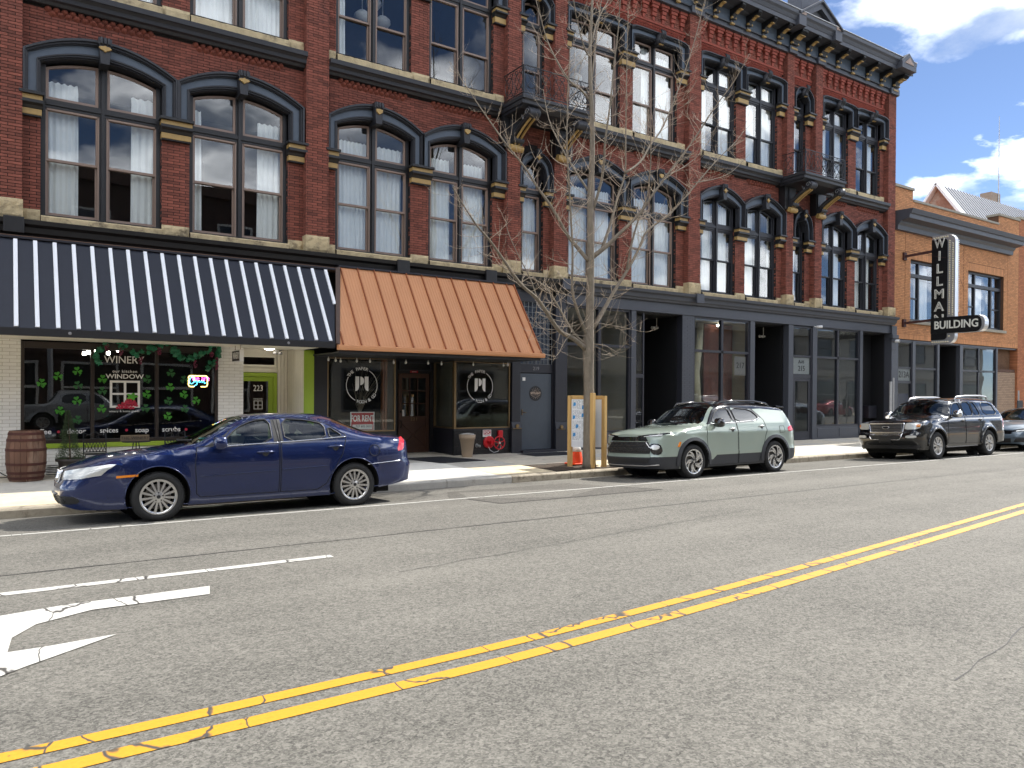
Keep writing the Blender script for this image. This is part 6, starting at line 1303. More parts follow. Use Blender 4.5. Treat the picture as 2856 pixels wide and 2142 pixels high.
gp = [(60, 290), (72, 220), (110, 150), (180, 95), (230, 85), (270, 135), (330, 170), (390, 205), (440, 232), (510, 195), (570, 165), (640, 120), (690, 90), (715, 150), (760, 200), (800, 235), (880, 262), (930, 250), (990, 215), (1050, 180), (1110, 110), (1140, 170), (1130, 240), (1090, 310), (1050, 340)]
G3 = [at(250 + x_ / s3_, 920 + y_ / s3_, 16.72) for x_, y_ in gp]; rq = random.Random(8)
b = MB(); b.tube(G3, .006, 5); b.build('vine', mat('vine_stem', (.05, .08, .03), .7), GR)
lp = [(0, -.5), (.22, -.42), (.5, -.3), (.36, -.05), (.55, .2), (.25, .18), (.12, .5), (0, .62), (-.12, .5), (-.25, .18), (-.55, .2), (-.36, -.05), (-.5, -.3), (-.22, -.42)]
lb = MB(); lb.add([(0, -.06, 0)] + [(x_ * .1, .02 * abs(x_), z_ * .1) for x_, z_ in lp], [(0, i + 1, (i + 1) % 14 + 1) for i in range(14)]); lme = lb.mesh('leaf'); lme.materials.append(vm_)
for k in range(120):
    t_ = rq.random() * (len(G3) - 1.001); i = int(t_); p_ = G3[i].lerp(G3[i + 1], t_ - i); o = bpy.data.objects.new('leaf', lme); COL.objects.link(o); o.parent = GR; o.location = p_ + Vector((rq.uniform(-.05, .05), rq.uniform(-.06, .03), rq.uniform(-.05, .05))); o.rotation_euler = (rq.uniform(-.6, .6), rq.uniform(-2.2, 2.2), rq.uniform(-.6, .6)); s_ = rq.uniform(.7, 1.25); o.scale = (s_, s_, s_)
for x_, y_ in ((155, 155), (278, 190), (455, 268), (617, 185), (937, 300), (1080, 215), (1122, 270), (1122, 320)):
    c_ = at(250 + x_ / s3_, 920 + y_ / s3_, 16.66); b = MB()
    for k in range(20): zz = rq.uniform(-.075, .06); rr_ = .035 * (1 - abs(zz) / .12); a = rq.uniform(0, 6.28); b.lathe([(0, -.014), (.011, -.009), (.014, 0), (.011, .009), (0, .014)], (c_.x + rr_ * cos(a), c_.y + rr_ * sin(a), c_.z + zz), 6)
    b.build('grape_bunch', gm, GR, smooth=True)
# small parking sign at the far right, its back towards us
PK = thing('street_sign', 'black back of a small sign on a post beyond the black SUV', 'sign', (30.9, 13.3, gz(13.3))); b = MB(); b.tube([(0, 0, 0), (0, 0, 1.9)], .03, 8); b.build('post', mat('galvanised'), PK); q0 = at(2833, 1150, 13.3); q1 = at(2848, 1117, 13.3); PK.location = ((q0.x + q1.x) / 2, 13.3, gz(13.3)); b = MB(); b.box(-.22, .22, -.06, -.035, q0.z - gz(13.3), q1.z - gz(13.3)); b.build('sign_plate', blackp, PK)
# ================================================================ STREET TREE (bare, early spring)
bark = mat('grey_bark', sl((122, 112, 98)), .9, var=.35, scale=14, vec=(1, 1, .35), bump=.9, bscale=26, stain=(sl((96, 92, 62)), 6, .58), stains=.5)
twig_m = mat('pale_twig', sl((176, 160, 140)), .8, var=.25, scale=12)
TR = thing('street_tree', 'leafless young street tree with pale twigs in the pavement pit', 'tree', (0, 0, 0))
TX, TY = 10.83, 13.22
LIMBS = []      # (pixel polyline, depth swing at the tip, base radius, tip radius)
trunk_px = [(1643, 1305), (1643, 1200), (1642, 1050), (1641, 960), (1645, 890), (1647, 720), (1646, 570), (1652, 425), (1650, 300), (1645, 160), (1652, 0), (1655, -160), (1650, -300)]
LIMBS += [([(1632, 972), (1600, 945), (1562, 924), (1530, 880), (1498, 833), (1450, 790), (1395, 711), (1362, 666), (1329, 628), (1286, 562), (1262, 521)], -1.3, .062, .008),
          ([(1641, 727), (1610, 690), (1583, 656), (1538, 577), (1500, 524), (1463, 466), (1410, 400), (1354, 321), (1306, 250), (1253, 172)], .9, .05, .006),
          ([(1641, 941), (1615, 880), (1596, 808), (1597, 700), (1586, 500), (1581, 400), (1584, 250), (1590, 130)], -.8, .042, .006),
          ([(1650, 285), (1620, 250), (1586, 223), (1551, 165), (1525, 109), (1500, 20), (1480, -60)], .8, .03, .005),
          ([(1654, 716), (1692, 686), (1723, 656), (1756, 625), (1791, 587), (1814, 552), (1862, 486), (1928, 400), (1994, 299), (2047, 228), (2090, 150)], -1.2, .06, .006),
          ([(1677, 700), (1700, 633), (1715, 577), (1725, 542), (1743, 483), (1745, 400), (1747, 253), (1749, 142), (1752, 30)], .9, .04, .006),
          ([(1743, 483), (1786, 451), (1816, 400), (1849, 354), (1895, 240), (1935, 121), (1966, 0), (1985, -80)], 1.2, .032, .005),
          ([(1655, 915), (1685, 862), (1713, 812), (1756, 743), (1783, 691), (1806, 643), (1867, 597), (1918, 542), (1990, 457), (2050, 397), (2075, 365)], .9, .055, .007),
          ([(1748, 752), (1763, 673), (1786, 597), (1806, 542), (1814, 463), (1815, 400), (1814, 337), (1798, 280)], -.6, .028, .005),
          ([(1654, 585), (1675, 514), (1685, 451), (1687, 400), (1702, 291), (1713, 177), (1725, 76), (1730, 0), (1740, -90)], -1.0, .036, .006),
          ([(1647, 160), (1632, 139), (1611, 63), (1599, 0), (1590, -80)], -.6, .022, .005), ([(1650, 120), (1665, 60), (1697, 0), (1730, -70)], .6, .022, .005),
          ([(1646, 260), (1662, 114), (1675, 13), (1690, -80)], .5, .024, .005),
          ([(1636, 960), (1600, 930), (1560, 860), (1520, 800), (1470, 770), (1410, 750), (1330, 700)], 1.2, .035, .005),
          ([(1646, 540), (1600, 470), (1560, 400), (1530, 330), (1515, 250)], 1.3, .03, .005), ([(1498, 833), (1480, 780), (1440, 700), (1415, 640), (1410, 600)], .5, .018, .004),
          ([(1935, 509), (1990, 500), (2040, 480), (2090, 430)], .3, .014, .004), ([(1862, 486), (1900, 470), (1960, 420), (2010, 330)], .5, .014, .004),
          ([(1657, 960), (1690, 965), (1730, 985), (1765, 960)], -.8, .014, .003), ([(1657, 930), (1700, 905), (1745, 930), (1780, 960)], -.6, .014, .003), ([(1655, 965), (1700, 985), (1720, 1000)], -.5, .01, .003), ([(1660, 900), (1720, 910), (1790, 925)], .6, .012, .003),
          ([(1636, 940), (1590, 935), (1560, 980), (1540, 1010)], -.7, .012, .003), ([(1562, 924), (1555, 960), (1556, 1000)], -.3, .008, .003), ([(1500, 835), (1490, 900), (1470, 960)], -.3, .008, .003)]
rtw = random.Random(42)
def P3(pts, swing):
    n = len(pts); out = []
    for i, (x_, y_) in enumerate(pts): t_ = i / (n - 1); out.append(at(x_, y_, TY + swing * t_ ** 1.1))
    return out
trunk = [at(x_, y_, TY) for x_, y_ in trunk_px]; trunk[0].z = -.06
off = trunk[0].x - TX
tb = MB(); rad = [.165, .128, .115, .135, .092, .085, .072, .06, .047, .036, .026, .017, .008]
tp = interp([tuple(p_) for p_ in trunk], 4); tr_ = []
for i in range(len(tp)):
    u = i / 4; k = min(int(u), len(rad) - 2); tr_.append(rad[k] + (rad[k + 1] - rad[k]) * (u - k))
tb.tube(tp, [r_ * rtw.uniform(.97, 1.03) for r_ in tr_], 14); tb.build('trunk', bark, TR, smooth=True, fix=False)
TW_ = MB(); segs_all = []
def shoot(p0, d0, L_, r0, lvl):
    n = 5; p_ = Vector(p0); d_ = Vector(d0).normalized(); pts = [p_.copy()]; curl = rtw.uniform(.05, .22); side = Vector((rtw.uniform(-1, 1), rtw.uniform(-1, 1), rtw.uniform(-.3, .3))) * .14
    for k in range(n): d_ = (d_ + Vector((0, 0, curl)) + side + Vector((rtw.uniform(-.1, .1), rtw.uniform(-.1, .1), rtw.uniform(-.1, .1)))).normalized(); p_ = p_ + d_ * (L_ / n); pts.append(p_.copy())
    TW_.tube(pts, [r0 * (1 - .7 * k / n) for k in range(n + 1)], 3, cap=False)
    # spur shoots
    for k in range(1, n + 1):
        for _ in range(1):
            q = pts[k - 1].lerp(pts[k], rtw.random()); v = Vector((rtw.uniform(-1, 1), rtw.uniform(-1, 1), rtw.uniform(-.4, 1))).normalized() * rtw.uniform(.012, .03)
            TW_.tube([q, q + v], [r0 * .55, r0 * .45], 3, cap=False)
    if lvl > 0:
        for _ in range(rtw.choice((1, 2, 2, 3))):
            k = rtw.randint(1, n - 1); v = (pts[k + 1] - pts[k]).normalized() + Vector((rtw.uniform(-1, 1), rtw.uniform(-1, 1), rtw.uniform(-.6, .9))) * .8
            shoot(pts[k], v, L_ * rtw.uniform(.35, .65), r0 * .65, lvl - 1)
def dress(pts, rad_, dens, t0=.12):
    for i in range(len(pts) - 1):
        a, c = Vector(pts[i]), Vector(pts[i + 1]); seg = (c - a).length; tt = i / (len(pts) - 1)
        if tt < t0: continue
        m_ = dens * seg; cnt = int(m_) + (1 if rtw.random() < m_ % 1 else 0); ax = (c - a).normalized()
        for _ in range(cnt):
            s_ = Vector((rtw.uniform(-1, 1), rtw.uniform(-1, 1), rtw.uniform(-.55, .75))); s_ = (s_ - ax * s_.dot(ax) * .6).normalized()
            L_ = rtw.uniform(.28, .95) * (1.05 - .4 * tt); shoot(a.lerp(c, rtw.random()), s_ + ax * .35, L_, min(.0065, max(.0036, rad_[i] * .33)), 1)
for pts, sw_, r0, r1 in LIMBS:
    P_ = P3(pts, sw_); I_ = interp([tuple(p_) for p_ in P_], 3); n = len(I_); R_ = [r0 + (r1 - r0) * (k / (n - 1)) ** .8 for k in range(n)]
    b = MB(); b.tube(I_, R_, 8 if r0 > .02 else 5); b.build('limb', bark, TR, smooth=True, fix=False)
    dress(I_, R_, 9.5 if r0 > .02 else 5.5)
dress(tp[16:], tr_[16:], 6, 0)
o = TW_.build('twigs', twig_m, TR, fix=False); o['kind'] = 'stuff'
# ================================================================ VEHICLES (front towards -X, near side -Y)
def pw(T, x_):      # smooth monotone table lookup
    if x_ <= T[0][0]: return T[0][1]
    if x_ >= T[-1][0]: return T[-1][1]
    n = len(T)
    for i in range(n - 1):
        if x_ <= T[i + 1][0]: break
    h = T[i + 1][0] - T[i][0]; d = (T[i + 1][1] - T[i][1]) / h
    dl = (T[i][1] - T[i - 1][1]) / (T[i][0] - T[i - 1][0]) if i > 0 else d
    dr = (T[i + 2][1] - T[i + 1][1]) / (T[i + 2][0] - T[i + 1][0]) if i < n - 2 else d
    m0 = 0 if dl * d <= 0 else 2 * dl * d / (dl + d); m1 = 0 if dr * d <= 0 else 2 * dr * d / (dr + d)
    t = (x_ - T[i][0]) / h
    return (2 * t ** 3 - 3 * t * t + 1) * T[i][1] + (t ** 3 - 2 * t * t + t) * h * m0 + (-2 * t ** 3 + 3 * t * t) * T[i + 1][1] + (t ** 3 - t * t) * h * m1
def inside(p, poly):
    x_, y_ = p; c = False; j = len(poly) - 1
    for i in range(len(poly)):
        xi, yi = poly[i]; xj, yj = poly[j]
        if (yi > y_) != (yj > y_) and x_ < (xj - xi) * (y_ - yi) / (yj - yi) + xi: c = not c
        j = i
    return c
def densify(P_, step, closed=True):
    out = []; n = len(P_)
    for i in range(n if closed else n - 1):
        a, c = Vector(P_[i]), Vector(P_[(i + 1) % n]); m_ = max(1, int((c - a).length / step))
        out += [tuple(a.lerp(c, k / m_)) for k in range(m_)]
    if not closed: out.append(tuple(P_[-1]))
    return out
def soften(P_, it=2):      # Chaikin rounding of a closed outline
    for _ in range(it):
        Q = []
        for i in range(len(P_)):
            a, c = P_[i], P_[(i + 1) % len(P_)]; Q += [(a[0] * .8 + c[0] * .2, a[1] * .8 + c[1] * .2), (a[0] * .2 + c[0] * .8, a[1] * .2 + c[1] * .8)]
        P_ = Q
    return P_
def circ(cx_, cz_, r_, n=36): return [(cx_ + r_ * cos(2 * pi * k / n), cz_ + r_ * sin(2 * pi * k / n)) for k in range(n)]
def cdt(outer, loops, gx_, gz_):
    pts = []; ed_ = []
    def loop(P_):
        o = len(pts); pts.extend(Vector(p) for p in P_); ed_.extend((o + i, o + (i + 1) % len(P_)) for i in range(len(P_)))
    loop(outer)
    for l in loops: loop(l)
    xs_ = [p[0] for p in outer]; zs_ = [p[1] for p in outer]
    x_ = min(xs_) + gx_ * .5
    while x_ < max(xs_):
        z_ = min(zs_) + gz_ * .5
        while z_ < max(zs_):
            if inside((x_, z_), outer): pts.append(Vector((x_, z_)))
            z_ += gz_
        x_ += gx_
    V, E_, F_, *_r = geometry.delaunay_2d_cdt(pts, ed_, [], 0, 1e-5)
    return V, F_
black_pl = mat('black_plastic', (.018, .018, .019), .5, var=.15); gap_m = mat('panel_gap', (.004, .004, .005), .7); chrome = mat('chrome', (.75, .75, .76), .12, metal=1, var=.03); tyre_m = mat('tyre_rubber', (.018, .018, .018), .8, var=.2, scale=20, bump=.2)
car_glass = glass('car_glass', (.50, .57, .54), 1.75); car_tint = glass('car_tinted_glass', (.10, .11, .12), 1.75); lamp_gl = glass('lamp_glass', (.9, .9, .88), 1.6)
amber = mat('amber_lens', (.85, .26, .02), .25); red_l = mat('red_lens', (.55, .015, .03), .2, coat=.5); inter = mat('car_interior', sl((88, 84, 76)), .85, var=.2); inter_d = mat('car_interior_dark', sl((36, 36, 38)), .8, var=.2); alloy = mat('alloy_silver', (.62, .61, .59), .28, metal=.85, var=.06); well_m = mat('wheel_well', (.008, .008, .008), .9); lamp_in = mat('lamp_reflector', (.8, .8, .78), .25, metal=.3)
class Car:
    def __init__(s, name, label, cat, X, Yc, tilt, spec, paint_m, group=None, detail=True, rz=0):
        s.S = S = spec; s.L = S['L']; s.m = paint_m
        zg = (road_z(Yc - .85) + road_z(Yc + .85)) / 2
        s.T = thing(name, label, cat, (X, Yc, zg), rz, group); s.T.rotation_euler = (tilt, 0, rz)
        s.build(detail)
    def zt(s, x_): return pw(s.S['zt'], x_)
    def zc(s, x_): return max(pw(s.S['zc'], x_), s.zt(x_) + .002)
    def zb(s, x_): return pw(s.S['zb'], x_)
    def plan(s, x_):
        S = s.S; p = 1.
        if x_ < S['rf']: u = 1 - max(0, x_) / S['rf']; p = S['yf'] + (1 - S['yf']) * sqrt(max(0, 1 - u ** S.get('nf', 2)))
        d = s.L - x_
        if d < S['rr']: u = 1 - max(0, d) / S['rr']; p = min(p, S['yr'] + (1 - S['yr']) * sqrt(max(0, 1 - u * u)))
        return p
    def Y(s, x_, z_):
        w_ = pw(s.S['prof'], z_) * s.plan(x_)
        for ax_ in s.S['axles']:
            d = sqrt((x_ - ax_) ** 2 + (z_ - s.S['wr']) ** 2); w_ += s.S.get('flare', .015) * math.exp(-((d - s.S['ar']) / .07) ** 2)
        rr_ = s.S.get('round', .07); d = s.zt(x_) - z_
        if d < rr_: u = 1 - max(0, d) / rr_; w_ -= rr_ * .9 * (1 - sqrt(max(0, 1 - u * u)))
        for zc_, a_, wd_ in s.S.get('crease', ()): w_ += a_ * max(0, 1 - abs(z_ - zc_) / wd_)
        return max(.02, w_)
    def D(s, p):
        x_, y_, z_ = p; S = s.S
        f_ = max(0, 1 - x_ / .55) ** 2; x2 = x_ + f_ * (pw(S['fb'], z_) - S.get('bow', .06) * max(0, 1 - (y_ / .75) ** 2))
        r_ = max(0, 1 - (s.L - x_) / .5) ** 2; x2 += r_ * (-pw(S['rb'], z_) + .05 * max(0, 1 - (y_ / .75) ** 2))
        return (x2, y_, z_)
    def side(s, x_, z_, sg, off=0):
        y_ = s.Y(x_, z_)
        if off:
            e = .01; dx_ = (s.Y(x_ + e, z_) - s.Y(x_ - e, z_)) / (2 * e); dz_ = (s.Y(x_, z_ + e) - s.Y(x_, z_ - e)) / (2 * e); n_ = Vector((-dx_, 1, -dz_)).normalized()
            p = s.D((x_ + n_.x * off, y_ + n_.y * off, z_ + n_.z * off))
        else: p = s.D((x_, y_, z_))
        return (p[0], p[1] * sg, p[2])
    def front(s, y_, z_, off=0):
        ay = abs(y_); lo, hi = 0., s.S['rf']
        if ay <= s.Y(0, z_): x_ = 0.
        else:
            for _ in range(24):
                mid = (lo + hi) / 2
                if s.Y(mid, z_) < ay: lo = mid
                else: hi = mid
            x_ = (lo + hi) / 2
        p = s.D((x_, y_, z_)); u = x_ / s.S['rf']; n_ = Vector((-1, (1 if y_ > 0 else -1) * u * 1.2, 0)).normalized()
        return (p[0] + n_.x * off, p[1] + n_.y * off, p[2])
    def rear(s, y_, z_, off=0):
        ay = abs(y_); lo, hi = 0., s.S['rr']
        if ay <= s.Y(s.L, z_): d = 0.
        else:
            for _ in range(24):
                mid = (lo + hi) / 2
                if s.Y(s.L - mid, z_) < ay: lo = mid
                else: hi = mid
            d = (lo + hi) / 2
        p = s.D((s.L - d, y_, z_)); u = d / s.S['rr']; n_ = Vector((1, (1 if y_ > 0 else -1) * u * 1.2, 0)).normalized()
        return (p[0] + n_.x * off, p[1] + n_.y * off, p[2])
    def patch(s, poly, fn, off, th, material, name, parent=None, grid=.05, soft=0, smooth=True):
        if soft: poly = soften(poly, soft)
        poly = densify(poly, grid); V, F_ = cdt(poly, [], grid, grid); F_ = [f for f in F_ if inside((sum(V[i].x for i in f) / 3, sum(V[i].y for i in f) / 3), poly)]
        b = MB(); b.add([fn(v.x, v.y, off) for v in V], [tuple(f) for f in F_]); n = len(poly)
        rim = [fn(p[0], p[1], off) for p in poly] + [fn(p[0], p[1], off - th) for p in poly]; b.add(rim, [(i, (i + 1) % n, (i + 1) % n + n, i + n) for i in range(n)])
        return b.build(name, material, parent or s.T, smooth=False, auto=40 if smooth else None)
    def line(s, P_, fn, off, r_, material, name, parent=None, closed=False, n=5):
        P_ = densify(P_, .04, closed)
        if closed: P_ = P_ + [P_[0]]
        b = MB(); b.tube([fn(p[0], p[1], off) for p in P_], r_, n, cap=not closed); return b.build(name, material, parent or s.T, smooth=True)
    def build(s, detail):
        S = s.S; L = s.L; T = s.T; step = .05
        nX = int(L / step); XS = [L * (1 - cos(pi * k / nX)) / 2 * .35 + L * k / nX * .65 for k in range(nX + 1)]
        outer = [(x_, s.zb(x_)) for x_ in XS] + [(L, z_) for z_ in [s.zb(L) + (s.zt(L) - s.zb(L)) * k / 6 for k in range(1, 6)]] + [(x_, s.zt(x_)) for x_ in reversed(XS)] + [(0, s.zt(0) + (s.zb(0) - s.zt(0)) * k / 6) for k in range(1, 6)]
        arches = [circ(a, S['wr'], S['ar']) for a in S['axles']]; wins = [soften(w_, 1) for w_ in S['wins']]; wins = [densify(w_, .05) for w_ in wins]
        regs = [(nm, densify(p, .06), m_) for nm, p, m_ in S.get('regions', [])]
        doors = [densify(d, .06) for d in S['doors']]
        V, F_ = cdt(outer, [densify(a, .05) for a in arches] + wins + [r_[1] for r_ in regs] + doors, .055, .055)
        bins = {}
        for f in F_:
            c = (sum(V[i].x for i in f) / 3, sum(V[i].y for i in f) / 3)
            if not inside(c, outer) or any((c[0] - a) ** 2 + (c[1] - S['wr']) ** 2 < S['ar'] ** 2 * .994 for a in S['axles']): continue
            key = None
            for i, w_ in enumerate(wins):
                if inside(c, w_): key = ('window', i)
            if not key:
                for i, r_ in enumerate(regs):
                    if inside(c, r_[1]): key = ('reg', i); break
            if not key:
                for i, d in enumerate(doors):
                    if inside(c, d): key = ('door', i); break
            bins.setdefault(key or ('body', 0), []).append(f)
        # top skin: hood, windscreen, roof, rear screen, boot
        nv = 16; VS = [-1 + 2 * k / nv for k in range(nv + 1)]
        def topp(x_, v): z0 = s.zt(x_); y_ = s.Y(x_, z0) * v; return s.D((x_, y_, z0 + (s.zc(x_) - z0) * (1 - abs(v) ** S.get('crown', 2.4))))
        ws, rs_ = S['windscreen'], S['rearscreen']
        TXS = sorted(set([round(x_, 4) for x_ in XS])); tv = [[topp(x_, v) for v in VS] for x_ in TXS]
        def in_ws(x_, v, q): return q[0] + q[2] * (abs(v)) ** 2 < x_ < q[1] + q[3] * abs(v) ** 2 and abs(v) < q[4]
        tb_ = {'body': [], 'ws': [], 'rs': [], 'roof': []}
        for i in range(len(TXS) - 1):
            for k in range(nv):
                xm, vm2 = (TXS[i] + TXS[i + 1]) / 2, (VS[k] + VS[k + 1]) / 2
                key = 'ws' if in_ws(xm, vm2, ws) else 'rs' if in_ws(xm, vm2, rs_) else 'roof' if S.get('roofcol') and xm > S['roofcol'][0] and xm < S['roofcol'][1] else 'body'
                tb_[key].append([(i, k), (i + 1, k), (i + 1, k + 1), (i, k + 1)])
        b = MB()
        for sg in (-1, 1):
            vs = [s.side(v.x, v.y, sg) for v in V]; b.add(vs, [tuple(f) for f in bins.get(('body', 0), [])])
        flat = [p for row in tv for p in row]; n1 = nv + 1
        b.add(flat, [tuple(i * n1 + k for i, k in q) for q in tb_['body']])
        # front and rear caps
        for xe, fn in ((0, s.front), (L, s.rear)):
            zb_, zt_ = s.zb(xe), s.zt(xe); half = [(s.Y(xe, zb_ + (zt_ - zb_) * k / 6), zb_ + (zt_ - zb_) * k / 6) for k in range(7)]
            yt_ = s.Y(xe, zt_); top_ = [(yt_ * v, zt_ + (s.zc(xe) - zt_) * (1 - abs(v) ** S.get('crown', 2.4))) for v in reversed(VS)]
            ring_ = half[:-1] + top_ + [(-y_, z_) for y_, z_ in reversed(half[:-1])]
            V2, F2 = cdt(ring_, [], .06, .06); b.add([s.D((xe, v.x, v.y)) for v in V2], [tuple(f) for f in F2 if inside((sum(V2[i].x for i in f) / 3, sum(V2[i].y for i in f) / 3), ring_)])
        me = b.mesh('body'); bm_ = bmesh.new(); bm_.from_mesh(me); bmesh.ops.remove_doubles(bm_, verts=bm_.verts, dist=.004); bmesh.ops.dissolve_degenerate(bm_, edges=bm_.edges, dist=.001); bmesh.ops.recalc_face_normals(bm_, faces=bm_.faces); bm_.to_mesh(me); bm_.free()
        s.body = put('body', me, s.m, T, auto=38)
        for (kd, i), fs in bins.items():
            if kd == 'body': continue
            for sg in (-1, 1):
                b = MB(); off = -.006 if kd == 'window' else 0
                b.add([s.side(v.x, v.y, sg, off) for v in V], [tuple(f) for f in fs]); me = b.mesh(kd); bm_ = bmesh.new(); bm_.from_mesh(me)
                bmesh.ops.delete(bm_, geom=[v for v in bm_.verts if not v.link_faces], context='VERTS'); bmesh.ops.recalc_face_normals(bm_, faces=bm_.faces); bm_.to_mesh(me); bm_.free()
                if kd == 'window': put('side_window', me, S['winmat'][i], T, smooth=True)
                elif kd == 'door': put('door', me, s.m, T, auto=38)
                else: put(S['regions'][i][0], me, S['regions'][i][2], T, auto=38)
        for key, nm, m_ in (('ws', 'windscreen', car_glass), ('rs', 'rear_screen', S.get('rsmat', car_glass)), ('roof', 'roof_panel', S.get('roofmat'))):
            if not tb_[key]: continue
            b = MB(); b.add(flat, [tuple(i * n1 + k for i, k in q) for q in tb_[key]]); me = b.mesh(nm); bm_ = bmesh.new(); bm_.from_mesh(me); bmesh.ops.delete(bm_, geom=[v for v in bm_.verts if not v.link_faces], context='VERTS'); bmesh.ops.recalc_face_normals(bm_, faces=bm_.faces); bm_.to_mesh(me); bm_.free(); put(nm, me, m_, T, smooth=True)
        # wheel wells, underbody, cabin
        for a in S['axles']:
            for sg in (-1, 1):
                b = MB(); C_ = circ(a, S['wr'], S['ar'] + .004, 32); C_ = [p for p in C_]; n = len(C_)
                vs = [s.side(p[0], max(p[1], .1), sg) for p in C_] + [(p[0], sg * .45, p[1]) for p in C_]
                b.add(vs, [(k, (k + 1) % n, (k + 1) % n + n, k + n) for k in range(n) if C_[k][1] > .16 and C_[(k + 1) % n][1] > .16] + [tuple(range(n, 2 * n))]); b.build('wheel_well', well_m, T, fix=False)
                lip = [p for p in circ(a, S['wr'], S['ar'] + .004, 60)]; lip = lip[-15:] + lip[:45]; lip = [p for p in lip if p[1] > s.zb(p[0]) + .01]; lip = sorted(lip, key=lambda p: atan2(p[1] - S['wr'], p[0] - a))
                if S.get('lip', 1): s.line(lip, lambda x_, z_, o, sg=sg: s.side(x_, z_, sg, o), .0, .008, s.m, 'arch_lip')
        b = MB(); b.box(.35, L - .35, -.62, .62, .17, .5); b.build('underbody', well_m, T)
        bz = S['belt']; b = MB(); b.box(S['cab'][0], S['cab'][1], -.66, .66, .3, bz - .12); b.build('cabin_floor', inter_d, T)
        for xs_ in S['seats']:
            for ys_ in (-.36, .36):
                b = MB(); b.prism([(xs_ + .02, bz - .5), (xs_ + .16, bz - .5), (xs_ + .30, bz + .12), (xs_ + .20, bz + .14)], 'y', ys_ - .22, ys_ + .22); b.prism([(xs_ + .24, bz + .15), (xs_ + .31, bz + .15), (xs_ + .33, bz + .29), (xs_ + .26, bz + .29)], 'y', ys_ - .12, ys_ + .12); b.build('seat', S.get('seatmat', inter), T, bevel=.03)
        b = MB(); dx_ = S['cab'][0]; b.box(dx_ + .05, dx_ + .40, -.64, .64, bz - .25, bz - .03); b.build('dashboard', inter_d, T, bevel=.04)
        b = MB(); b.tube([(dx_ + .55, -.36 + .18 * cos(a), bz - .02 + .17 * sin(a)) for a in [q * pi / 10 for q in range(21)]], .014, 6); b.build('steering_wheel', inter_d, T)
        # seams
        for d in S['doors']:
            for sg in (-1, 1): s.line(d, lambda x_, z_, o, sg=sg: s.side(x_, z_, sg, o), .0005, .0055, gap_m, 'door_gap', closed=True, n=4)
        for i, w_ in enumerate(S['wins']):
            for sg in (-1, 1): s.line(soften(w_, 1), lambda x_, z_, o, sg=sg: s.side(x_, z_, sg, o), .001, .011, black_pl, 'window_seal', closed=True)
        for a in S['axles']:
            for sg in (-1, 1): s.wheel(a, sg)
    def wheel(s, a, sg):
        S = s.S; r_, wd, rim = S['wr'], S.get('ww', .22), S['rim']; yo = s.Y(a, S['wr'] + S['ar'] + .05) - .005 - S.get('inset', .0)
        b = MB(); prof = [(rim + .005, -.005), (rim + .03, .012), (r_ - .06, .016), (r_ - .025, .004), (r_ - .006, -.02), (r_, -.05), (r_, -wd + .05), (r_ - .02, -wd + .01), (rim, -wd)]
        c = Vector((a, 0, r_ * .985)); vs = []
        W_ = bpy.data.objects.new('wheel', None); COL.objects.link(W_); W_.parent = s.T; W_.location = (a, sg * yo, r_ * .985); W_.scale = (1, sg, 1)
        b.lathe(prof, (0, 0, 0), 40, 'y', cap=False)
        for k in range(44):
            an = 2 * pi * k / 44
            for yy in (-.045, -.10, -.15): b.obox(((r_ + .001) * cos(an + yy), yy, (r_ + .001) * sin(an + yy)), (-sin(an + yy), .25, cos(an + yy)), (0, 1, 0), (cos(an + yy), 0, sin(an + yy)), .012, .02, .004)
        b.build('tyre', tyre_m, W_, auto=35)
        b = MB(); b.lathe([(rim + .012, .0), (rim + .012, -.012), (rim - .012, -.03), (rim - .025, -.09), (rim - .03, -wd + .01)], (0, 0, 0), 40, 'y', cap=False); b.lathe([(rim + .010, .004), (rim - .002, .006), (rim - .02, -.01)], (0, 0, 0), 40, 'y', cap=False); b.build('rim', S['rimmat'], W_, smooth=True)
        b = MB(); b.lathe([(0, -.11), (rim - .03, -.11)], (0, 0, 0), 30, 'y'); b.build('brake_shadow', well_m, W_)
        b = MB(); b.lathe([(.05, -.085), (rim * .74, -.085), (rim * .74, -.07), (.05, -.07)], (0, 0, 0), 30, 'y'); b.build('brake_disc', mat('disc_steel', (.28, .26, .24), .5, metal=.7), W_)
        st = S['spokes']; b = MB(); d_ = MB()
        if st == 'multi':
            for k in range(15):
                an = 2 * pi * k / 15 + pi / 2; u = Vector((cos(an), 0, sin(an))); t_ = Vector((-sin(an), 0, cos(an)))
                A = [u * .06 - t_ * .012 + Vector((0, .0, 0)), u * .06 + t_ * .012, u * (rim - .004) + t_ * .0155 + Vector((0, -.004, 0)), u * (rim - .004) - t_ * .0155 + Vector((0, -.004, 0))]; b.add([p for p in A] + [p + Vector((0, -.03, 0)) for p in A], [(0, 1, 2, 3), (0, 4, 5, 1), (1, 5, 6, 2), (2, 6, 7, 3), (3, 7, 4, 0)])
            b.lathe([(0, .006), (.035, .006), (.05, .0), (.075, -.004), (.078, -.03)], (0, 0, 0), 24, 'y')
        elif st == 'swirl':
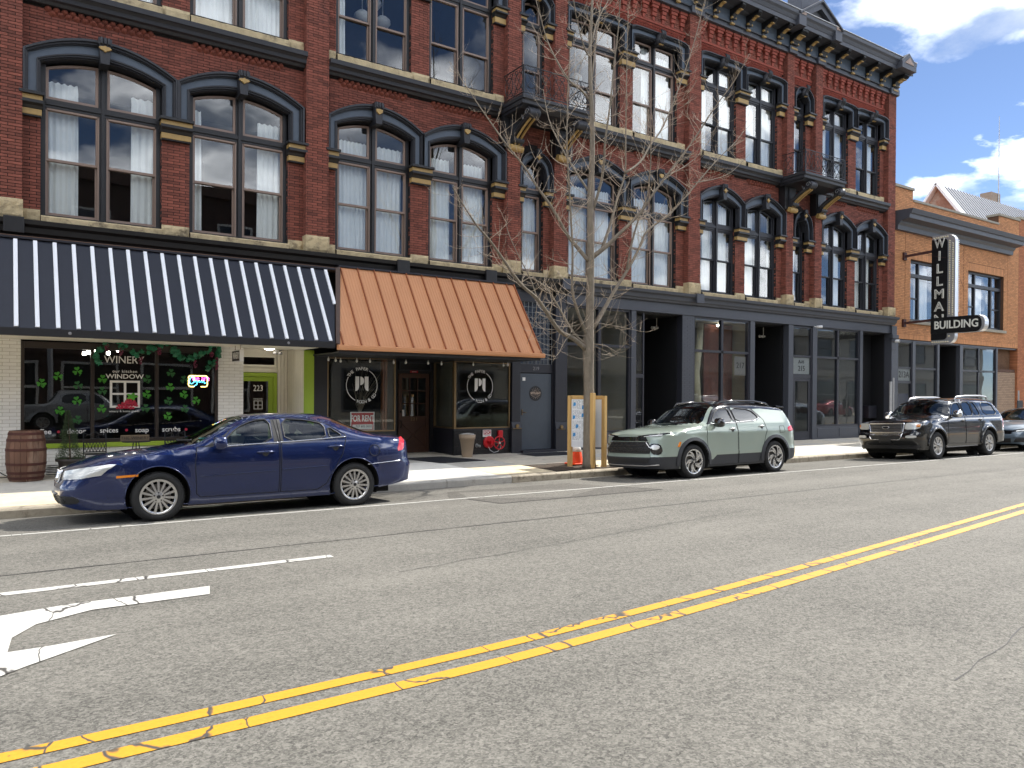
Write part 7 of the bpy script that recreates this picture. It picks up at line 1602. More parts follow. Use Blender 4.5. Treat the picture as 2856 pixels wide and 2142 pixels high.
            for k in range(5):
                for h in (0, 1):
                    an = 2 * pi * k / 5 + .3 + h * .52; n = 7; Lp = []; Rp = []
                    for q in range(n + 1):
                        t_ = q / n; rr_ = .07 + (rim - .075) * t_; ph = an + .55 * t_ ** 1.2 - h * .35 * (1 - t_); w2 = .016 + .012 * sin(t_ * pi) * (1 - h * .3)
                        dr = w2 / max(.05, rr_); Lp.append((rr_ * cos(ph - dr), rr_ * sin(ph - dr))); Rp.append((rr_ * cos(ph + dr), rr_ * sin(ph + dr)))
                    (b if h == 0 else b).band(Lp, Rp, 'y', -.03, .002)
                    Lb_ = [(x_ * .985, z_ * .985) for x_, z_ in Lp]
                    ex = [(rr2 * cos(an + .55 * t2 ** 1.2 - h * .35 * (1 - t2) + .16), rr2 * sin(an + .55 * t2 ** 1.2 - h * .35 * (1 - t2) + .16)) for t2, rr2 in [(q / n, .07 + (rim - .075) * q / n) for q in range(n + 1)]]
                    d_.band(Rp, ex, 'y', -.035, -.006)
            b.lathe([(rim - .004, .004), (rim + .008, .004)], (0, 0, 0), 40, 'y', cap=False); d_.lathe([(0, .004), (.06, .002), (.08, -.02)], (0, 0, 0), 20, 'y')
            d_.build('spoke_back', black_pl, W_)
        else:
            for k in range(5):
                for h in (-1, 1):
                    an = 2 * pi * k / 5 + pi / 2; a0 = an + h * .16; a1 = an + h * .27
                    u0 = Vector((cos(a0), 0, sin(a0))); u1 = Vector((cos(a1), 0, sin(a1))); t0 = Vector((-sin(a0), 0, cos(a0))); A = [u0 * .055 - t0 * .02, u0 * .055 + t0 * .02, u1 * (rim - .004) + t0 * .034, u1 * (rim - .004) - t0 * .034]
                    b.add([p + Vector((0, -.004, 0)) for p in A] + [p + Vector((0, -.04, 0)) for p in A], [(0, 1, 2, 3), (0, 4, 5, 1), (1, 5, 6, 2), (2, 6, 7, 3), (3, 7, 4, 0)])
            b.lathe([(0, .004), (.04, .004), (.075, -.006), (.08, -.03)], (0, 0, 0), 24, 'y')
        b.build('spokes', S['rimmat'], W_, auto=40)
        b = MB()
        for k in range(5): an = 2 * pi * k / 5 + .3; b.lathe([(0, .008), (.009, .008), (.01, -.01)], (.055 * cos(an), 0, .055 * sin(an)), 8, 'y')
        b.lathe([(0, .0085), (.024, .008), (.026, .002)], (0, 0, 0), 14, 'y'); b.build('wheel_nuts', black_pl if st != 'swirl' else alloy, W_)
    def mirror(s, x_, z_, material, w_=.20, h_=.13, ch=None):
        for sg in (-1, 1):
            y0 = s.Y(x_, z_ - .06); b = MB(); c = Vector((x_, sg * (y0 + .13), z_)); vs = []; n = 10; m_ = 6
            for j in range(m_ + 1):
                for i in range(n):
                    ph = pi * j / m_; th = 2 * pi * i / n; e = lambda q: (abs(q) ** .55) * (1 if q > 0 else -1)
                    vs.append(c + Vector((.085 * e(cos(ph)), .5 * w_ * .62 * e(sin(ph) * cos(th)) * 1.4, .5 * h_ * e(sin(ph) * sin(th)) * 1.25)))
            b.add(vs, [(j * n + i, j * n + (i + 1) % n, (j + 1) * n + (i + 1) % n, (j + 1) * n + i) for j in range(m_) for i in range(n)]); M_ = b.build('door_mirror', material, s.T, smooth=True)
            b = MB(); b.beam((x_ + .0, sg * (y0 - .03), z_ - .055), (x_, sg * (y0 + .08), z_ - .04), .05, .035); b.build('mirror_stalk', black_pl, s.T, bevel=.008)
            if ch: b = MB(); b.box(x_ - .088, x_ - .08, sg * (y0 + .05) - (.0 if sg > 0 else .16), sg * (y0 + .05) + (.16 if sg > 0 else 0), z_ - h_ * .45, z_ + h_ * .45); b.build('mirror_cap', ch, s.T, bevel=.004)
    def handle(s, x_, z_, material, wd=.2):
        for sg in (-1, 1):
            P_ = [s.side(x_ - wd / 2 + wd * k / 6, z_ + .004, sg, .008 + .03 * sin(pi * k / 6)) for k in range(7)]; b = MB(); b.tube(P_, [.012, .016, .017, .017, .017, .016, .012], 8); b.build('door_handle', material, s.T, smooth=True)
            s.patch(circ(x_, z_ - .008, .045, 16), lambda a, c, o, sg=sg: s.side(a, c, sg, o), .001, .002, gap_m, 'handle_cup', grid=.03)
def car_paint(name, col, metal=.35, rough=.3):
    M = mat(name, col, rough, metal=metal, var=.02, scale=3, coat=1.0); return M
SIDE = lambda c, sg: (lambda x_, z_, o: c.side(x_, z_, sg, o))
# ---------------------------------------------------------------- blue sedan
sed = dict(L=4.80, axles=(1.045, 3.775), wr=.328, ar=.395, rim=.222, ww=.22, spokes='multi', rimmat=alloy, rf=.85, yf=.60, rr=.75, yr=.66, round=.075, flare=.014, bow=.07, inset=.02,
    zc=[(0, .70), (.06, .735), (.2, .80), (.45, .88), (.8, .935), (1.25, .975), (1.42, 1.02), (1.8, 1.19), (2.12, 1.355), (2.3, 1.405), (2.7, 1.435), (3.1, 1.435), (3.4, 1.415), (3.62, 1.365), (3.9, 1.25), (4.2, 1.125), (4.35, 1.085), (4.6, 1.07), (4.8, 1.04)],
    zt=[(0, .62), (.08, .65), (.3, .735), (.55, .81), (.9, .885), (1.25, .945), (1.56, .985), (1.75, 1.09), (2.0, 1.225), (2.25, 1.325), (2.5, 1.365), (2.9, 1.365), (3.2, 1.33), (3.45, 1.265), (3.7, 1.165), (3.95, 1.085), (4.2, 1.045), (4.5, 1.02), (4.8, .98)],
    zb=[(0, .25), (.15, .20), (.5, .19), (1.5, .185), (3.3, .19), (4.2, .26), (4.8, .34)],
    prof=[(.15, .83), (.25, .865), (.42, .895), (.6, .91), (.72, .915), (.86, .905), (.95, .885), (1.02, .86), (1.2, .755), (1.40, .62), (1.5, .55)], crease=((.80, .006, .07), (.36, .006, .06)),
    fb=[(.15, .06), (.25, .02), (.4, -.02), (.5, -.02), (.56, .02), (.75, .06), (.9, .1)], rb=[(.2, .08), (.35, .0), (.62, -.03), (.68, .02), (.9, .03), (1.1, .06)],
    wins=[[(1.80, .955), (2.55, .992), (2.55, 1.325), (2.32, 1.312), (2.08, 1.215)], [(2.73, 1.0), (3.35, 1.028), (3.35, 1.245), (3.1, 1.31), (2.73, 1.332)], [(3.40, 1.032), (3.63, 1.05), (3.40, 1.215)]], winmat=[car_glass, car_glass, car_glass],
    doors=[[(1.53, .955), (1.50, .75), (1.52, .33), (1.57, .285), (2.63, .285), (2.645, .985), (2.61, 1.345), (2.3, 1.322), (2.03, 1.22), (1.75, .99)], [(2.655, .285), (3.2, .285), (3.32, .36), (3.42, .52), (3.585, .80), (3.66, 1.03), (3.66, 1.08), (3.4, 1.245), (3.12, 1.332), (2.665, 1.35), (2.67, .985)]],
    regions=[('pillar_trim', [(2.57, 1.0), (2.71, 1.005), (2.71, 1.33), (2.57, 1.325)], black_pl)],
    windscreen=(1.30, 2.20, .30, .16, .90), rearscreen=(3.62, 4.28, -.12, -.20, .86), belt=.97, cab=(1.5, 3.9), seats=(1.95, 2.95))
c1 = Car('sedan', 'dark blue four door sedan with silver multi spoke wheels parked at the left', 'car', .69, 11.80, .045 * -1, sed, car_paint('paint_dark_blue', sl((10, 32, 80)), .25, .22))
for sg in (-1, 1):
    f = SIDE(c1, sg)
    c1.line([(1.78, .952), (2.2, .975), (2.64, .99)], f, .006, .011, chrome, 'belt_chrome'); c1.line([(2.66, .992), (3.1, 1.012), (3.66, 1.048)], f, .006, .011, chrome, 'belt_chrome')
    c1.patch([(.55, .592), (.80, .605), (.80, .632), (.55, .622)], f, .006, .008, amber, 'side_marker')
    c1.line([(1.56, .565), (2.6, .60)], f, .004, .008, c1.m, 'side_moulding'); c1.line([(2.68, .605), (3.36, .63)], f, .004, .008, c1.m, 'side_moulding'); c1.line([(3.98, .62), (4.3, .64), (4.6, .655)], f, .001, .006, chrome, 'bumper_crease')
    if sg < 0: c1.line(circ(4.10, .83, .085, 24), f, .001, .005, gap_m, 'fuel_flap_gap', closed=True)
    c1.patch([(4.50, .80), (4.66, .82), (4.72, 1.0), (4.68, 1.03), (4.60, 1.0)], f, .004, .006, red_l, 'tail_lamp', soft=1)
    c1.patch([(1.62, .955), (1.78, .965), (1.98, 1.17), (1.90, 1.12)], f, .003, .004, black_pl, 'mirror_triangle')
    yy = sg
    fr_ = lambda y_, z_, o: c1.front(y_, z_, o)
    hl = [(sg * .40, .585), (sg * .84, .60), (sg * .893, .77), (sg * .855, .775), (sg * .62, .715), (sg * .44, .69)]
    c1.patch(hl, fr_, .004, .02, lamp_in, 'headlight', soft=1, grid=.035); c1.patch(hl, fr_, .016, .012, lamp_gl, 'headlight_lens', soft=1, grid=.035)
    c1.patch([(sg * .30, .28), (sg * .70, .275), (sg * .74, .33), (sg * .70, .385), (sg * .30, .39)], fr_, .004, .01, black_pl, 'fog_lamp_grille', soft=1, grid=.04); c1.patch([(sg * .55 + .075 * cos(a), .33 + .045 * sin(a)) for a in [2 * pi * k / 20 for k in range(20)]], fr_, .012, .01, mat('fog_lens', (.03, .03, .03), .15), 'fog_lamp', grid=.03)
fr_ = lambda y_, z_, o: c1.front(y_, z_, o)
c1.patch([(-.31, .545), (.31, .545), (.36, .705), (-.36, .705)], fr_, .008, .012, black_pl, 'grille', grid=.05)
for k in range(21): y_ = -.31 + .62 * k / 20; c1.line([(y_ * .95, .552), (y_ * 1.1, .70)], fr_, .016, .0085, chrome, 'grille_bar', n=4)
c1.line([(-.31, .545), (.31, .545), (.36, .705), (-.36, .705)], fr_, .014, .011, chrome, 'grille_frame', closed=True)
c1.patch([(-.26, .27), (.26, .27), (.27, .375), (-.27, .375)], fr_, .004, .01, black_pl, 'lower_grille'); c1.line([(-.27, .395), (.27, .395)], fr_, .008, .018, mat('plate_bracket', (.35, .34, .32), .5), 'plate_bracket')
for z_ in (.30, .33, .355): c1.line([(-.25, z_), (.25, z_)], fr_, .008, .006, black_pl, 'grille_slat')
c1.mirror(1.80, 1.01, c1.m, .24, .15); c1.handle(2.44, .855, c1.m, .24); c1.handle(3.48, .90, c1.m, .24)
b = MB(); b.box(1.62, 1.72, -.62, -.50, 1.075, 1.08); b.build('windscreen_sticker', mat('teal_sticker', sl((70, 190, 190)), .5), c1.T)
c1.line([(-.5, .005), (.5, .005)], lambda y_, u, o: (1.50 + .1 * y_ * y_, y_, 1.055), 0, .012, black_pl, 'wiper')
# ---------------------------------------------------------------- sage green crossover
clad = mat('grey_cladding', sl((50, 51, 54)), .55, var=.08, bump=.05); gloss_b = mat('gloss_black', (.008, .008, .009), .15, coat=1.0, var=.05); dk_alloy = mat('machined_alloy', (.72, .72, .72), .22, metal=.9, var=.04)
tbs = dict(L=4.42, axles=(.92, 3.54), wr=.352, ar=.425, rim=.248, ww=.24, spokes='swirl', rimmat=dk_alloy, rf=.42, yf=.70, rr=.45, yr=.78, round=.06, flare=.022, bow=.10, nf=2.4, inset=.01, lip=0,
    zc=[(0, .93), (.06, .975), (.25, 1.02), (.6, 1.06), (1.0, 1.09), (1.12, 1.12), (1.45, 1.33), (1.78, 1.53), (2.0, 1.595), (2.4, 1.62), (3.0, 1.615), (3.6, 1.575), (4.05, 1.52), (4.17, 1.47), (4.28, 1.25), (4.36, 1.08), (4.42, 1.0)],
    zt=[(0, .87), (.1, .925), (.35, .97), (.8, 1.03), (1.2, 1.075), (1.40, 1.10), (1.6, 1.28), (1.78, 1.425), (2.0, 1.505), (2.4, 1.535), (2.9, 1.53), (3.4, 1.50), (3.8, 1.465), (4.08, 1.42), (4.2, 1.27), (4.34, 1.07), (4.42, .95)],
    zb=[(0, .24), (.12, .22), (.5, .22), (1.4, .22), (3.0, .22), (3.9, .25), (4.42, .32)],
    prof=[(.15, .83), (.25, .885), (.42, .90), (.6, .905), (.78, .905), (.92, .895), (1.05, .87), (1.12, .845), (1.3, .76), (1.5, .66), (1.62, .6)], crease=((.93, .012, .08), (.50, .012, .05)),
    fb=[(.2, .05), (.3, .0), (.46, -.03), (.5, .0), (.65, -.01), (.8, .02), (.9, .03), (1.0, .08)], rb=[(.25, .05), (.4, -.02), (.65, .0), (.9, .02), (1.1, .1), (1.5, .1)],
    wins=[[(1.50, 1.115), (2.23, 1.135), (2.21, 1.445), (1.98, 1.435), (1.78, 1.375)], [(2.33, 1.14), (2.95, 1.17), (3.12, 1.235), (2.93, 1.41), (2.32, 1.455)]], winmat=[car_glass, car_tint],
    doors=[[(1.36, 1.05), (1.33, .85), (1.36, .30), (1.40, .255), (2.29, .255), (2.305, 1.12), (2.27, 1.475), (1.98, 1.465), (1.72, 1.38), (1.45, 1.11)], [(2.315, .255), (2.98, .255), (3.06, .42), (3.16, .68), (3.28, .95), (3.25, 1.18), (2.98, 1.44), (2.29, 1.48), (2.325, 1.12)]],
    regions=[('roof_pillar_trim', [(1.42, 1.10), (1.56, 1.262), (1.76, 1.43), (2.0, 1.52), (2.4, 1.55), (2.9, 1.55), (3.4, 1.52), (3.8, 1.485), (4.12, 1.43), (4.10, 1.375), (3.7, 1.40), (3.3, 1.43), (3.02, 1.42), (3.22, 1.24), (3.0, 1.155), (2.94, 1.17), (3.12, 1.235), (2.93, 1.41), (2.32, 1.455), (2.33, 1.14), (2.23, 1.135), (2.21, 1.445), (1.98, 1.435), (1.78, 1.375), (1.50, 1.115)], gloss_b),
             ('front_cladding', [(-.1, .15), (.50, .15), (.50, .47), (.2, .47), (-.1, .47)], clad), ('sill_cladding', [(1.3, .15), (3.2, .15), (3.2, .46), (1.62, .46), (1.50, .37), (1.3, .37)], clad), ('rear_cladding', [(3.9, .15), (4.6, .15), (4.6, .52), (3.92, .52)], clad)],
    windscreen=(1.02, 1.92, .38, .10, .92), rearscreen=(4.14, 4.33, -.05, 0, .85), rsmat=car_tint, roofcol=(1.86, 4.16), roofmat=gloss_b, belt=1.10, cab=(1.3, 4.0), seats=(1.75, 2.7), seatmat=inter_d)
c2 = Car('crossover', 'sage green compact crossover with black roof and swirl spoke wheels parked by the tree', 'car', 10.935, 11.83, -.045, tbs, car_paint('paint_sage', sl((156, 168, 156)), .2, .28))
fr_ = lambda y_, z_, o: c2.front(y_, z_, o)
for sg in (-1, 1):
    f = SIDE(c2, sg)
    for a in tbs['axles']:
        R0, R1 = .428, .505; n = 30; A = []; B_ = []
        for k in range(n + 1):
            an = -.42 + (pi + .84) * k / n; A.append((a + R0 * cos(an), tbs['wr'] + R0 * sin(an))); B_.append((a + R1 * cos(an), tbs['wr'] + R1 * sin(an) * .97))
        A = [p for p in A]; b = MB(); ok = [k for k in range(n + 1) if A[k][1] > .235]
        vs = [c2.side(A[k][0], A[k][1], sg, .002) for k in ok] + [c2.side(A[k][0], A[k][1], sg, .022) for k in ok] + [c2.side(B_[k][0], max(B_[k][1], .235), sg, .018) for k in ok] + [c2.side(B_[k][0], max(B_[k][1], .235), sg, .0) for k in ok]; q = len(ok)
        b.add(vs, [(j * q + k, j * q + k + 1, (j + 1) * q + k + 1, (j + 1) * q + k) for j in range(3) for k in range(q - 1)]); b.build('arch_cladding', clad, c2.T, auto=40)
    c2.line([(1.50, 1.108), (2.28, 1.13), (2.95, 1.162), (3.14, 1.23)], f, .006, .009, chrome, 'belt_chrome')
    c2.patch([(.45, .66), (.50, .66), (.545, .755), (.51, .76)], f, .02, .02, amber, 'side_marker', grid=.03)
    c2.patch([(4.02, .90), (4.28, .92), (4.34, 1.01), (4.24, 1.05), (4.02, 1.0)], f, .004, .006, red_l, 'tail_lamp', soft=1)
    c2.patch([(3.72, .88), (3.90, .89), (3.90, 1.03), (3.74, 1.03)], f, .001, .003, c2.m, 'fuel_flap', soft=1)
    c2.line([(3.72, .88), (3.90, .89), (3.90, 1.03), (3.74, 1.03)], f, .001, .004, gap_m, 'fuel_flap_gap', closed=True)
    c2.patch([(sg * .30, .862), (sg * .80, .895), (sg * .875, .95), (sg * .84, .955), (sg * .30, .895)], fr_, .006, .012, gloss_b, 'day_light', grid=.035); c2.patch([(sg * .46, .873), (sg * .79, .897), (sg * .82, .918), (sg * .46, .889)], fr_, .010, .004, lamp_in, 'day_light_lens', grid=.03)
    hl = [(sg * .66, .52), (sg * .80, .51), (sg * .835, .60), (sg * .80, .73), (sg * .66, .745), (sg * .60, .70)]; c2.patch(hl, fr_, .006, .015, gloss_b, 'headlight_bezel', soft=1, grid=.035); c2.patch([(sg * .725 + .075 * cos(a), .665 + .052 * sin(a)) for a in [2 * pi * k / 18 for k in range(18)]], fr_, .016, .01, lamp_in, 'headlight', grid=.03)
c2.patch([(-.56, .79), (.56, .79), (.50, .875), (-.50, .875)], fr_, .008, .014, gloss_b, 'upper_grille'); c2.patch([(-.60, .535), (.60, .535), (.66, .64), (.56, .775), (-.56, .775), (-.66, .64)], fr_, .008, .014, black_pl, 'grille')
for r_ in range(4):
    for k in range(7): y_ = -.50 + k * .155 + (.077 if r_ % 2 else 0); z_ = .57 + r_ * .055; c2.line([(y_ - .065, z_), (y_ - .045, z_ + .022), (y_ + .045, z_ + .022), (y_ + .065, z_)], fr_, .014, .008, gloss_b, 'grille_mesh', n=4)
for sg in (-1, 1): c2.line([(sg * .50, .785), (sg * .62, .66), (sg * .68, .63)], fr_, .012, .009, chrome, 'grille_chrome')
c2.patch([(-.09, .81), (-.03, .81), (-.03, .80), (.03, .80), (.03, .81), (.09, .81), (.075, .845), (.03, .845), (.03, .855), (-.03, .855), (-.03, .845), (-.075, .845)], fr_, .018, .01, mat('dark_emblem', (.08, .08, .085), .25, metal=.8), 'emblem', grid=.03)
c2.patch([(-.74, .23), (.74, .23), (.80, .30), (.78, .46), (-.78, .46), (-.80, .30)], fr_, .005, .012, clad, 'lower_bumper'); c2.patch([(-.58, .345), (.58, .345), (.62, .43), (-.62, .43)], fr_, .010, .01, black_pl, 'lower_grille'); c2.line([(-.78, .31), (-.5, .285), (.5, .285), (.78, .31)], fr_, .012, .013, mat('skid_silver', (.45, .43, .40), .35, metal=.6), 'skid_strip')
c2.mirror(1.62, 1.135, gloss_b, .24, .16); c2.handle(2.14, .985, mat('handle_chrome', (.6, .6, .58), .2, metal=.8), .19); c2.handle(3.12, 1.03, mat('handle_chrome'), .19)
for sg in (-1, 1): b = MB(); b.tube([(1.95, sg * .62, 1.50), (2.05, sg * .63, 1.585), (2.5, sg * .63, 1.61), (3.2, sg * .62, 1.60), (3.62, sg * .60, 1.555), (3.72, sg * .60, 1.49)], .018, 8); b.build('roof_rail', gloss_b, c2.T, smooth=True)
b = MB(); b.prism([(4.0, 1.50), (4.28, 1.475), (4.30, 1.445), (4.05, 1.455)], 'y', -.6, .6); b.build('spoiler', gloss_b, c2.T, bevel=.01)
# ---------------------------------------------------------------- black SUV
ex = dict(L=4.91, axles=(.86, 3.775), wr=.375, ar=.46, rim=.235, ww=.25, spokes='five', rimmat=alloy, rf=.34, yf=.80, rr=.3, yr=.85, round=.07, flare=.035, bow=.06, nf=2.6, inset=.0,
    zc=[(0, 1.02), (.06, 1.065), (.3, 1.10), (.8, 1.15), (1.2, 1.18), (1.32, 1.21), (1.6, 1.42), (1.85, 1.60), (2.05, 1.68), (2.5, 1.715), (3.5, 1.74), (4.2, 1.735), (4.5, 1.70), (4.6, 1.63), (4.75, 1.35), (4.86, 1.14), (4.91, 1.05)],
    zt=[(0, .97), (.1, 1.01), (.4, 1.055), (.9, 1.10), (1.3, 1.13), (1.52, 1.15), (1.68, 1.31), (1.86, 1.49), (2.05, 1.585), (2.5, 1.625), (3.4, 1.645), (4.1, 1.635), (4.4, 1.585), (4.6, 1.42), (4.78, 1.17), (4.86, 1.09), (4.91, 1.0)],
    zb=[(0, .30), (.12, .27), (.5, .27), (1.3, .33), (3.3, .33), (4.3, .36), (4.91, .42)],
    prof=[(.2, .84), (.33, .88), (.5, .905), (.7, .915), (.9, .915), (1.05, .90), (1.15, .875), (1.3, .82), (1.55, .735), (1.7, .66)], crease=((.72, .008, .05),),
    fb=[(.25, .06), (.4, .02), (.5, -.06), (.68, -.07), (.72, .0), (1.0, .03)], rb=[(.3, .0), (.5, -.08), (.66, -.08), (.7, .0), (1.0, .0), (1.4, .0)],
    wins=[[(1.78, 1.17), (2.40, 1.17), (2.40, 1.555), (2.12, 1.54), (1.97, 1.47)], [(2.52, 1.17), (3.02, 1.175), (3.02, 1.575), (2.52, 1.57)], [(3.08, 1.175), (3.45, 1.185), (3.30, 1.55), (3.08, 1.575)], [(3.66, 1.19), (4.50, 1.19), (4.30, 1.53), (3.66, 1.57)]], winmat=[car_glass, car_tint, car_tint, car_tint],
    doors=[[(1.50, 1.10), (1.48, .8), (1.50, .42), (2.45, .40), (2.465, 1.16), (2.45, 1.585), (2.1, 1.57), (1.92, 1.48), (1.68, 1.19)], [(2.475, .40), (3.26, .40), (3.30, .6), (3.42, .85), (3.56, 1.16), (3.40, 1.57), (2.475, 1.60)]],
    regions=[], windscreen=(1.24, 2.0, .32, .08, .92), rearscreen=(4.56, 4.80, -.06, 0, .85), rsmat=car_tint, belt=1.16, cab=(1.45, 4.4), seats=(1.9, 2.8, 3.6), seatmat=inter_d)
c3 = Car('suv', 'black full size SUV with chrome grille and roof rails parked behind the crossover', 'car', 20.45, 11.76, -.045, ex, car_paint('paint_black', (.005, .005, .0055), .0, .15))
fr_ = lambda y_, z_, o: c3.front(y_, z_, o)
for sg in (-1, 1):
    f = SIDE(c3, sg); hl = [(sg * .50, .83), (sg * .86, .84), (sg * .895, 1.0), (sg * .56, 1.015), (sg * .52, .95)]; c3.patch(hl, fr_, .006, .02, lamp_in, 'headlight', soft=1, grid=.035); c3.patch(hl, fr_, .018, .012, lamp_gl, 'headlight_lens', soft=1, grid=.035)
    c3.patch([(sg * .80, .90), (sg * .865, .90), (sg * .875, .97), (sg * .80, .97)], fr_, .012, .008, amber, 'indicator', grid=.03); c3.patch([(sg * .56, .60), (sg * .82, .605), (sg * .82, .67), (sg * .57, .675)], fr_, .008, .015, mat('fog_pale', (.55, .54, .5), .25), 'fog_lamp', soft=1, grid=.03)
    for a in ex['axles']:
        C_ = [p for p in circ(a, ex['wr'], .475, 60) if p[1] > .36]; C_ = sorted(C_, key=lambda p: atan2(p[1] - ex['wr'], p[0] - a)); c3.line(C_, f, .008, .028, c3.m, 'arch_flare', n=8)
    c3.line([(1.72, 1.155), (2.45, 1.16), (3.0, 1.165), (3.54, 1.17)], f, .006, .01, mat('dark_chrome', (.3, .3, .31), .25, metal=.8), 'belt_trim')
    c3.patch([(4.70, .78), (4.80, .78), (4.86, 1.02), (4.80, 1.08), (4.70, 1.05)], f, .004, .006, red_l, 'tail_lamp', soft=1)
    b = MB(); b.box(1.45, 3.2, sg * .82 - .06, sg * .82 + .06, .30, .35); b.build('running_board', mat('step_metal', (.25, .25, .26), .4, metal=.6), c3.T, bevel=.015)
    b = MB(); b.tube([(2.35, sg * .66, 1.63), (2.45, sg * .67, 1.715), (3.0, sg * .67, 1.755), (3.9, sg * .66, 1.76), (4.25, sg * .65, 1.73), (4.33, sg * .65, 1.65)], .026, 8); b.build('roof_rail', mat('rail_silver', (.6, .6, .6), .3, metal=.8), c3.T, smooth=True)
G_ = [(-.46, .76), (.46, .76), (.50, 1.0), (-.50, 1.0)]; c3.patch(G_, fr_, .006, .014, black_pl, 'grille'); c3.line(G_, fr_, .014, .022, chrome, 'grille_frame', closed=True)
for k in range(5): z_ = .80 + k * .042; c3.line([(-.45, z_), (.45, z_)], fr_, .014, .010, mat('dark_chrome'), 'grille_bar', n=4)
c3.patch([(-.46, .66), (.46, .66), (.47, .745), (-.47, .745)], fr_, .01, .014, chrome, 'chrome_bumper'); c3.patch([(-.40, .56), (.40, .56), (.44, .65), (-.44, .65)], fr_, .006, .01, black_pl, 'lower_grille'); c3.line([(-.46, .66), (-.40, .555), (.40, .555), (.46, .66)], fr_, .012, .014, chrome, 'lower_chrome')
c3.patch([(-.17, .46), (.17, .46), (.17, .60), (-.17, .60)], fr_, .03, .03, black_pl, 'plate_holder'); c3.patch([(.095 * cos(a), .89 + .036 * sin(a)) for a in [2 * pi * k / 20 for k in range(20)]], fr_, .03, .012, mat('dark_emblem'), 'emblem', grid=.03); c3.line([(.095 * cos(a), .89 + .036 * sin(a)) for a in [2 * pi * k / 20 for k in range(20)]], fr_, .03, .006, chrome, 'emblem_ring', closed=True, n=4)
c3.patch([(-.84, .31), (.84, .31), (.86, .40), (-.86, .40)], fr_, .004, .01, black_pl, 'lower_bumper')
c3.mirror(1.85, 1.235, chrome, .26, .17); c3.handle(2.32, 1.03, black_pl, .17); c3.handle(3.34, 1.05, black_pl, .17)
# ---------------------------------------------------------------- grey hatchback behind it
cv = dict(sed); cv.update(L=4.5, axles=(.9, 3.6), zc=[(0, .72), (.06, .76), (.3, .86), (.7, .93), (1.1, .98), (1.25, 1.03), (1.6, 1.22), (1.95, 1.38), (2.3, 1.42), (2.8, 1.425), (3.3, 1.39), (3.8, 1.30), (4.3, 1.12), (4.5, 1.0)], zt=[(0, .64), (.1, .68), (.4, .79), (.8, .88), (1.35, .97), (1.6, 1.10), (1.95, 1.29), (2.3, 1.35), (2.8, 1.35), (3.3, 1.29), (3.8, 1.15), (4.3, 1.03), (4.5, .95)], wins=[[(1.65, .965), (2.35, 1.0), (2.35, 1.31), (2.12, 1.30), (1.9, 1.2)], [(2.45, 1.0), (3.2, 1.03), (3.2, 1.22), (2.9, 1.30), (2.45, 1.315)]], doors=[[(1.40, .94), (1.40, .3), (2.42, .29), (2.43, 1.0), (2.40, 1.33), (2.1, 1.31), (1.6, .99)], [(2.44, .29), (3.1, .29), (3.3, .6), (3.4, 1.03), (3.2, 1.24), (2.44, 1.33)]], regions=[], windscreen=(1.14, 2.0, .32, .12, .9), rearscreen=(3.5, 4.3, -.1, 0, .85), cab=(1.35, 3.8), seats=(1.8, 2.7), spokes='five', rimmat=gloss_b, winmat=[car_tint, car_tint])
c4 = Car('hatchback', 'slate grey hatchback at the right edge behind the black SUV', 'car', 26.95, 11.80, -.045, cv, car_paint('paint_slate', sl((92, 106, 118)), .35, .3))
fr_ = lambda y_, z_, o: c4.front(y_, z_, o)
for sg in (-1, 1):
    hl = [(sg * .42, .62), (sg * .86, .66), (sg * .89, .75), (sg * .80, .75), (sg * .44, .68)]; c4.patch(hl, fr_, .006, .015, gloss_b, 'headlight', soft=1, grid=.035); c4.patch([(sg * .55, .64), (sg * .80, .665), (sg * .80, .70), (sg * .55, .672)], fr_, .014, .01, lamp_in, 'headlight_lens', grid=.03); c4.patch([(sg * .48, .30), (sg * .82, .30), (sg * .84, .44), (sg * .55, .42)], fr_, .005, .01, black_pl, 'bumper_vent'); c4.line([(sg * .50, .46), (sg * .84, .47)], fr_, .006, .012, c4.m, 'vent_trim')
c4.patch([(-.42, .56), (.42, .56), (.44, .68), (-.44, .68)], fr_, .006, .012, gloss_b, 'grille'); c4.patch([(-.4, .28), (.4, .28), (.42, .42), (-.42, .42)], fr_, .005, .01, black_pl, 'lower_grille'); c4.mirror(1.68, 1.02, c4.m, .22, .14); c4.handle(2.3, .87, c4.m, .2)
# ================================================================ THE OTHER SIDE OF THE STREET (seen mirrored in the glass)
def opp(name, label, x0, x1, h, wallm, trimm, floors, fw):
    T = thing(name, label, 'building'); yf = -9.6
    b = MB(); b.box(x0, x1, -22, yf, -.1, h); b.box(x0 - .1, x1 + .1, yf, yf + .35, h - .5, h + .1); b.box(x0, x1, yf, yf + .15, 3.5, 4.1); b.build('wall', wallm, T)
    n = int((x1 - x0) / fw)
    for fl in range(floors):
        for k in range(n):
            xa = x0 + (x1 - x0) * (k + .25) / n; xb = x0 + (x1 - x0) * (k + .75) / n; z0, z1 = (.5, 3.1) if fl == 0 else (1.4 + 3.7 * fl, 3.4 + 3.7 * fl)
            if fl == 0: xa -= .4; xb += .4
            f = MB(); ring(f, xa, xb, z0, z1, yf + .02, yf + .08, .12); f.box(xa + .12, xb - .12, yf + .02, yf + .07, (z0 + z1) / 2 - .06, (z0 + z1) / 2 + .06); F_ = f.build('window', trimm, T); p = MB(); p.box(xa + .1, xb - .1, yf + .012, yf + .03, z0 + .1, z1 - .1); p.build('pane', mat('opposite_pane', (.02, .022, .025), .1, var=.1), F_)
    return T
opp('brown_brick_building', 'dark brown brick building across the street mirrored in the winery window', -40, 16, 12.6, brick_tex('brown_brick_far', sl((74, 52, 44)), sl((60, 44, 38)), sl((44, 36, 32)), 2.0), mat('white_frame_far', sl((190, 188, 182)), .6), 3, 3.4)
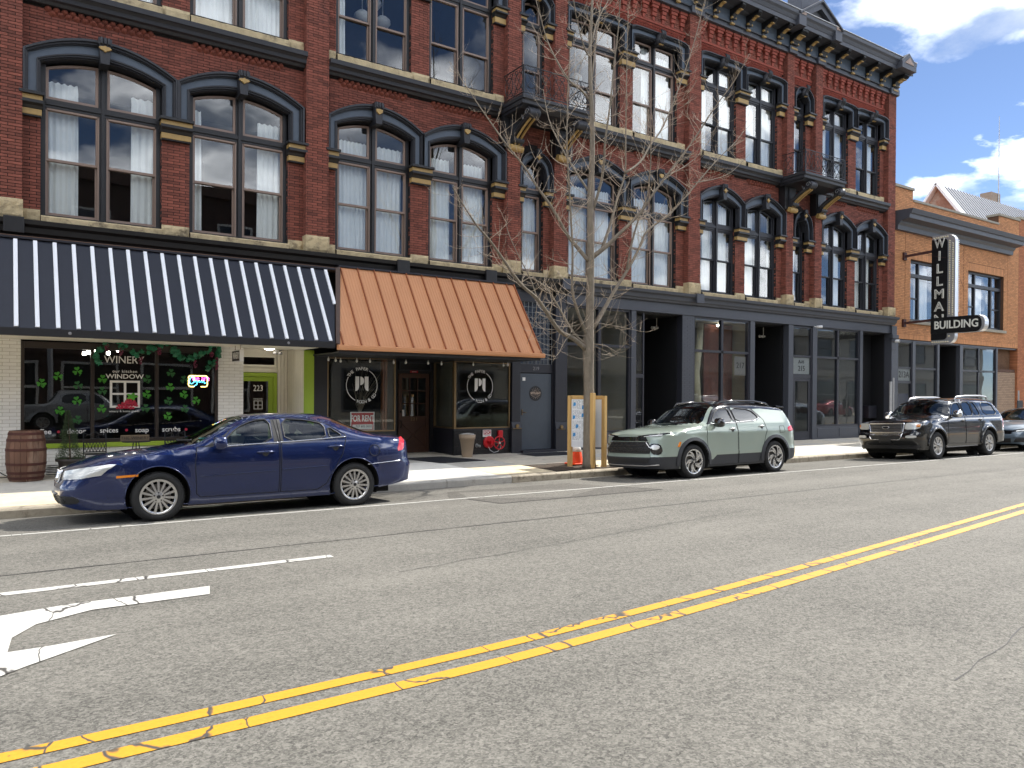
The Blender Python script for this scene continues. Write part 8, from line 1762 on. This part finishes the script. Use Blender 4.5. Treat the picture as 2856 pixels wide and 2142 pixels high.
opp('pale_stone_building', 'pale stone building across the street mirrored in the grey shop glass', 16.2, 44, 8.6, mat('pale_render', sl((168, 164, 154)), .8, var=.12, scale=.6), mat('grey_frame_far', sl((90, 92, 96)), .5), 2, 3.8)
opp('grey_render_block', 'low grey rendered block down the far side mirrored in the last windows', 44.2, 95, 7.6, mat('grey_render_far', sl((150, 148, 142)), .8, var=.12, scale=.5), mat('grey_frame_far'), 2, 5.2)
b = MB(); b.tube([(1.9, -6.9, 0), (1.9, -6.9, 7.5)], [.12, .09], 10); tag(b.build('lamp_post', mat('galvanised')), 'grey steel post across the street mirrored in the winery glass', 'post')
pk = dict(ex); pk.update(L=5.25, axles=(1.0, 4.1), zc=[(0, 1.0), (.1, 1.06), (.9, 1.13), (1.2, 1.16), (1.35, 1.22), (1.9, 1.60), (2.2, 1.72), (3.2, 1.74), (3.5, 1.70), (3.75, 1.35), (3.95, 1.16), (5.2, 1.12), (5.25, 1.08)], zt=[(0, .95), (.1, .99), (.9, 1.08), (1.45, 1.14), (1.85, 1.45), (2.15, 1.60), (3.1, 1.63), (3.5, 1.56), (3.85, 1.2), (4.1, 1.13), (5.2, 1.08), (5.25, 1.04)],
    wins=[[(1.75, 1.15), (2.4, 1.16), (2.4, 1.55), (2.1, 1.53)], [(2.52, 1.16), (3.4, 1.17), (3.4, 1.40), (3.25, 1.54), (2.52, 1.56)]], doors=[[(1.5, 1.1), (1.5, .42), (2.45, .4), (2.46, 1.58), (2.05, 1.56), (1.66, 1.18)], [(2.475, .4), (3.4, .4), (3.55, .8), (3.6, 1.16), (3.3, 1.57), (2.475, 1.59)]], windscreen=(1.26, 2.1, .3, .08, .92), rearscreen=(3.55, 3.8, 0, 0, .7), cab=(1.45, 3.6), seats=(1.9, 2.7), winmat=[car_tint] * 2, flare=.02)
c5 = Car('pickup_truck', 'silver crew cab pickup truck mirrored in the winery window', 'car', 5.6, -4.9, 0, pk, car_paint('paint_silver', sl((176, 178, 178)), .5, .3), rz=pi)
c6 = Car('sedan', 'red car across the street mirrored in the last grey shop window', 'car', 60.5, -4.9, 0, cv, car_paint('paint_red', sl((150, 16, 28)), .3, .3), rz=pi)
c7 = Car('crossover', 'white crossover across the street mirrored in the door glass', 'car', 54.5, -4.9, 0, tbs, car_paint('paint_white', (.7, .7, .7), .1, .3), rz=pi)
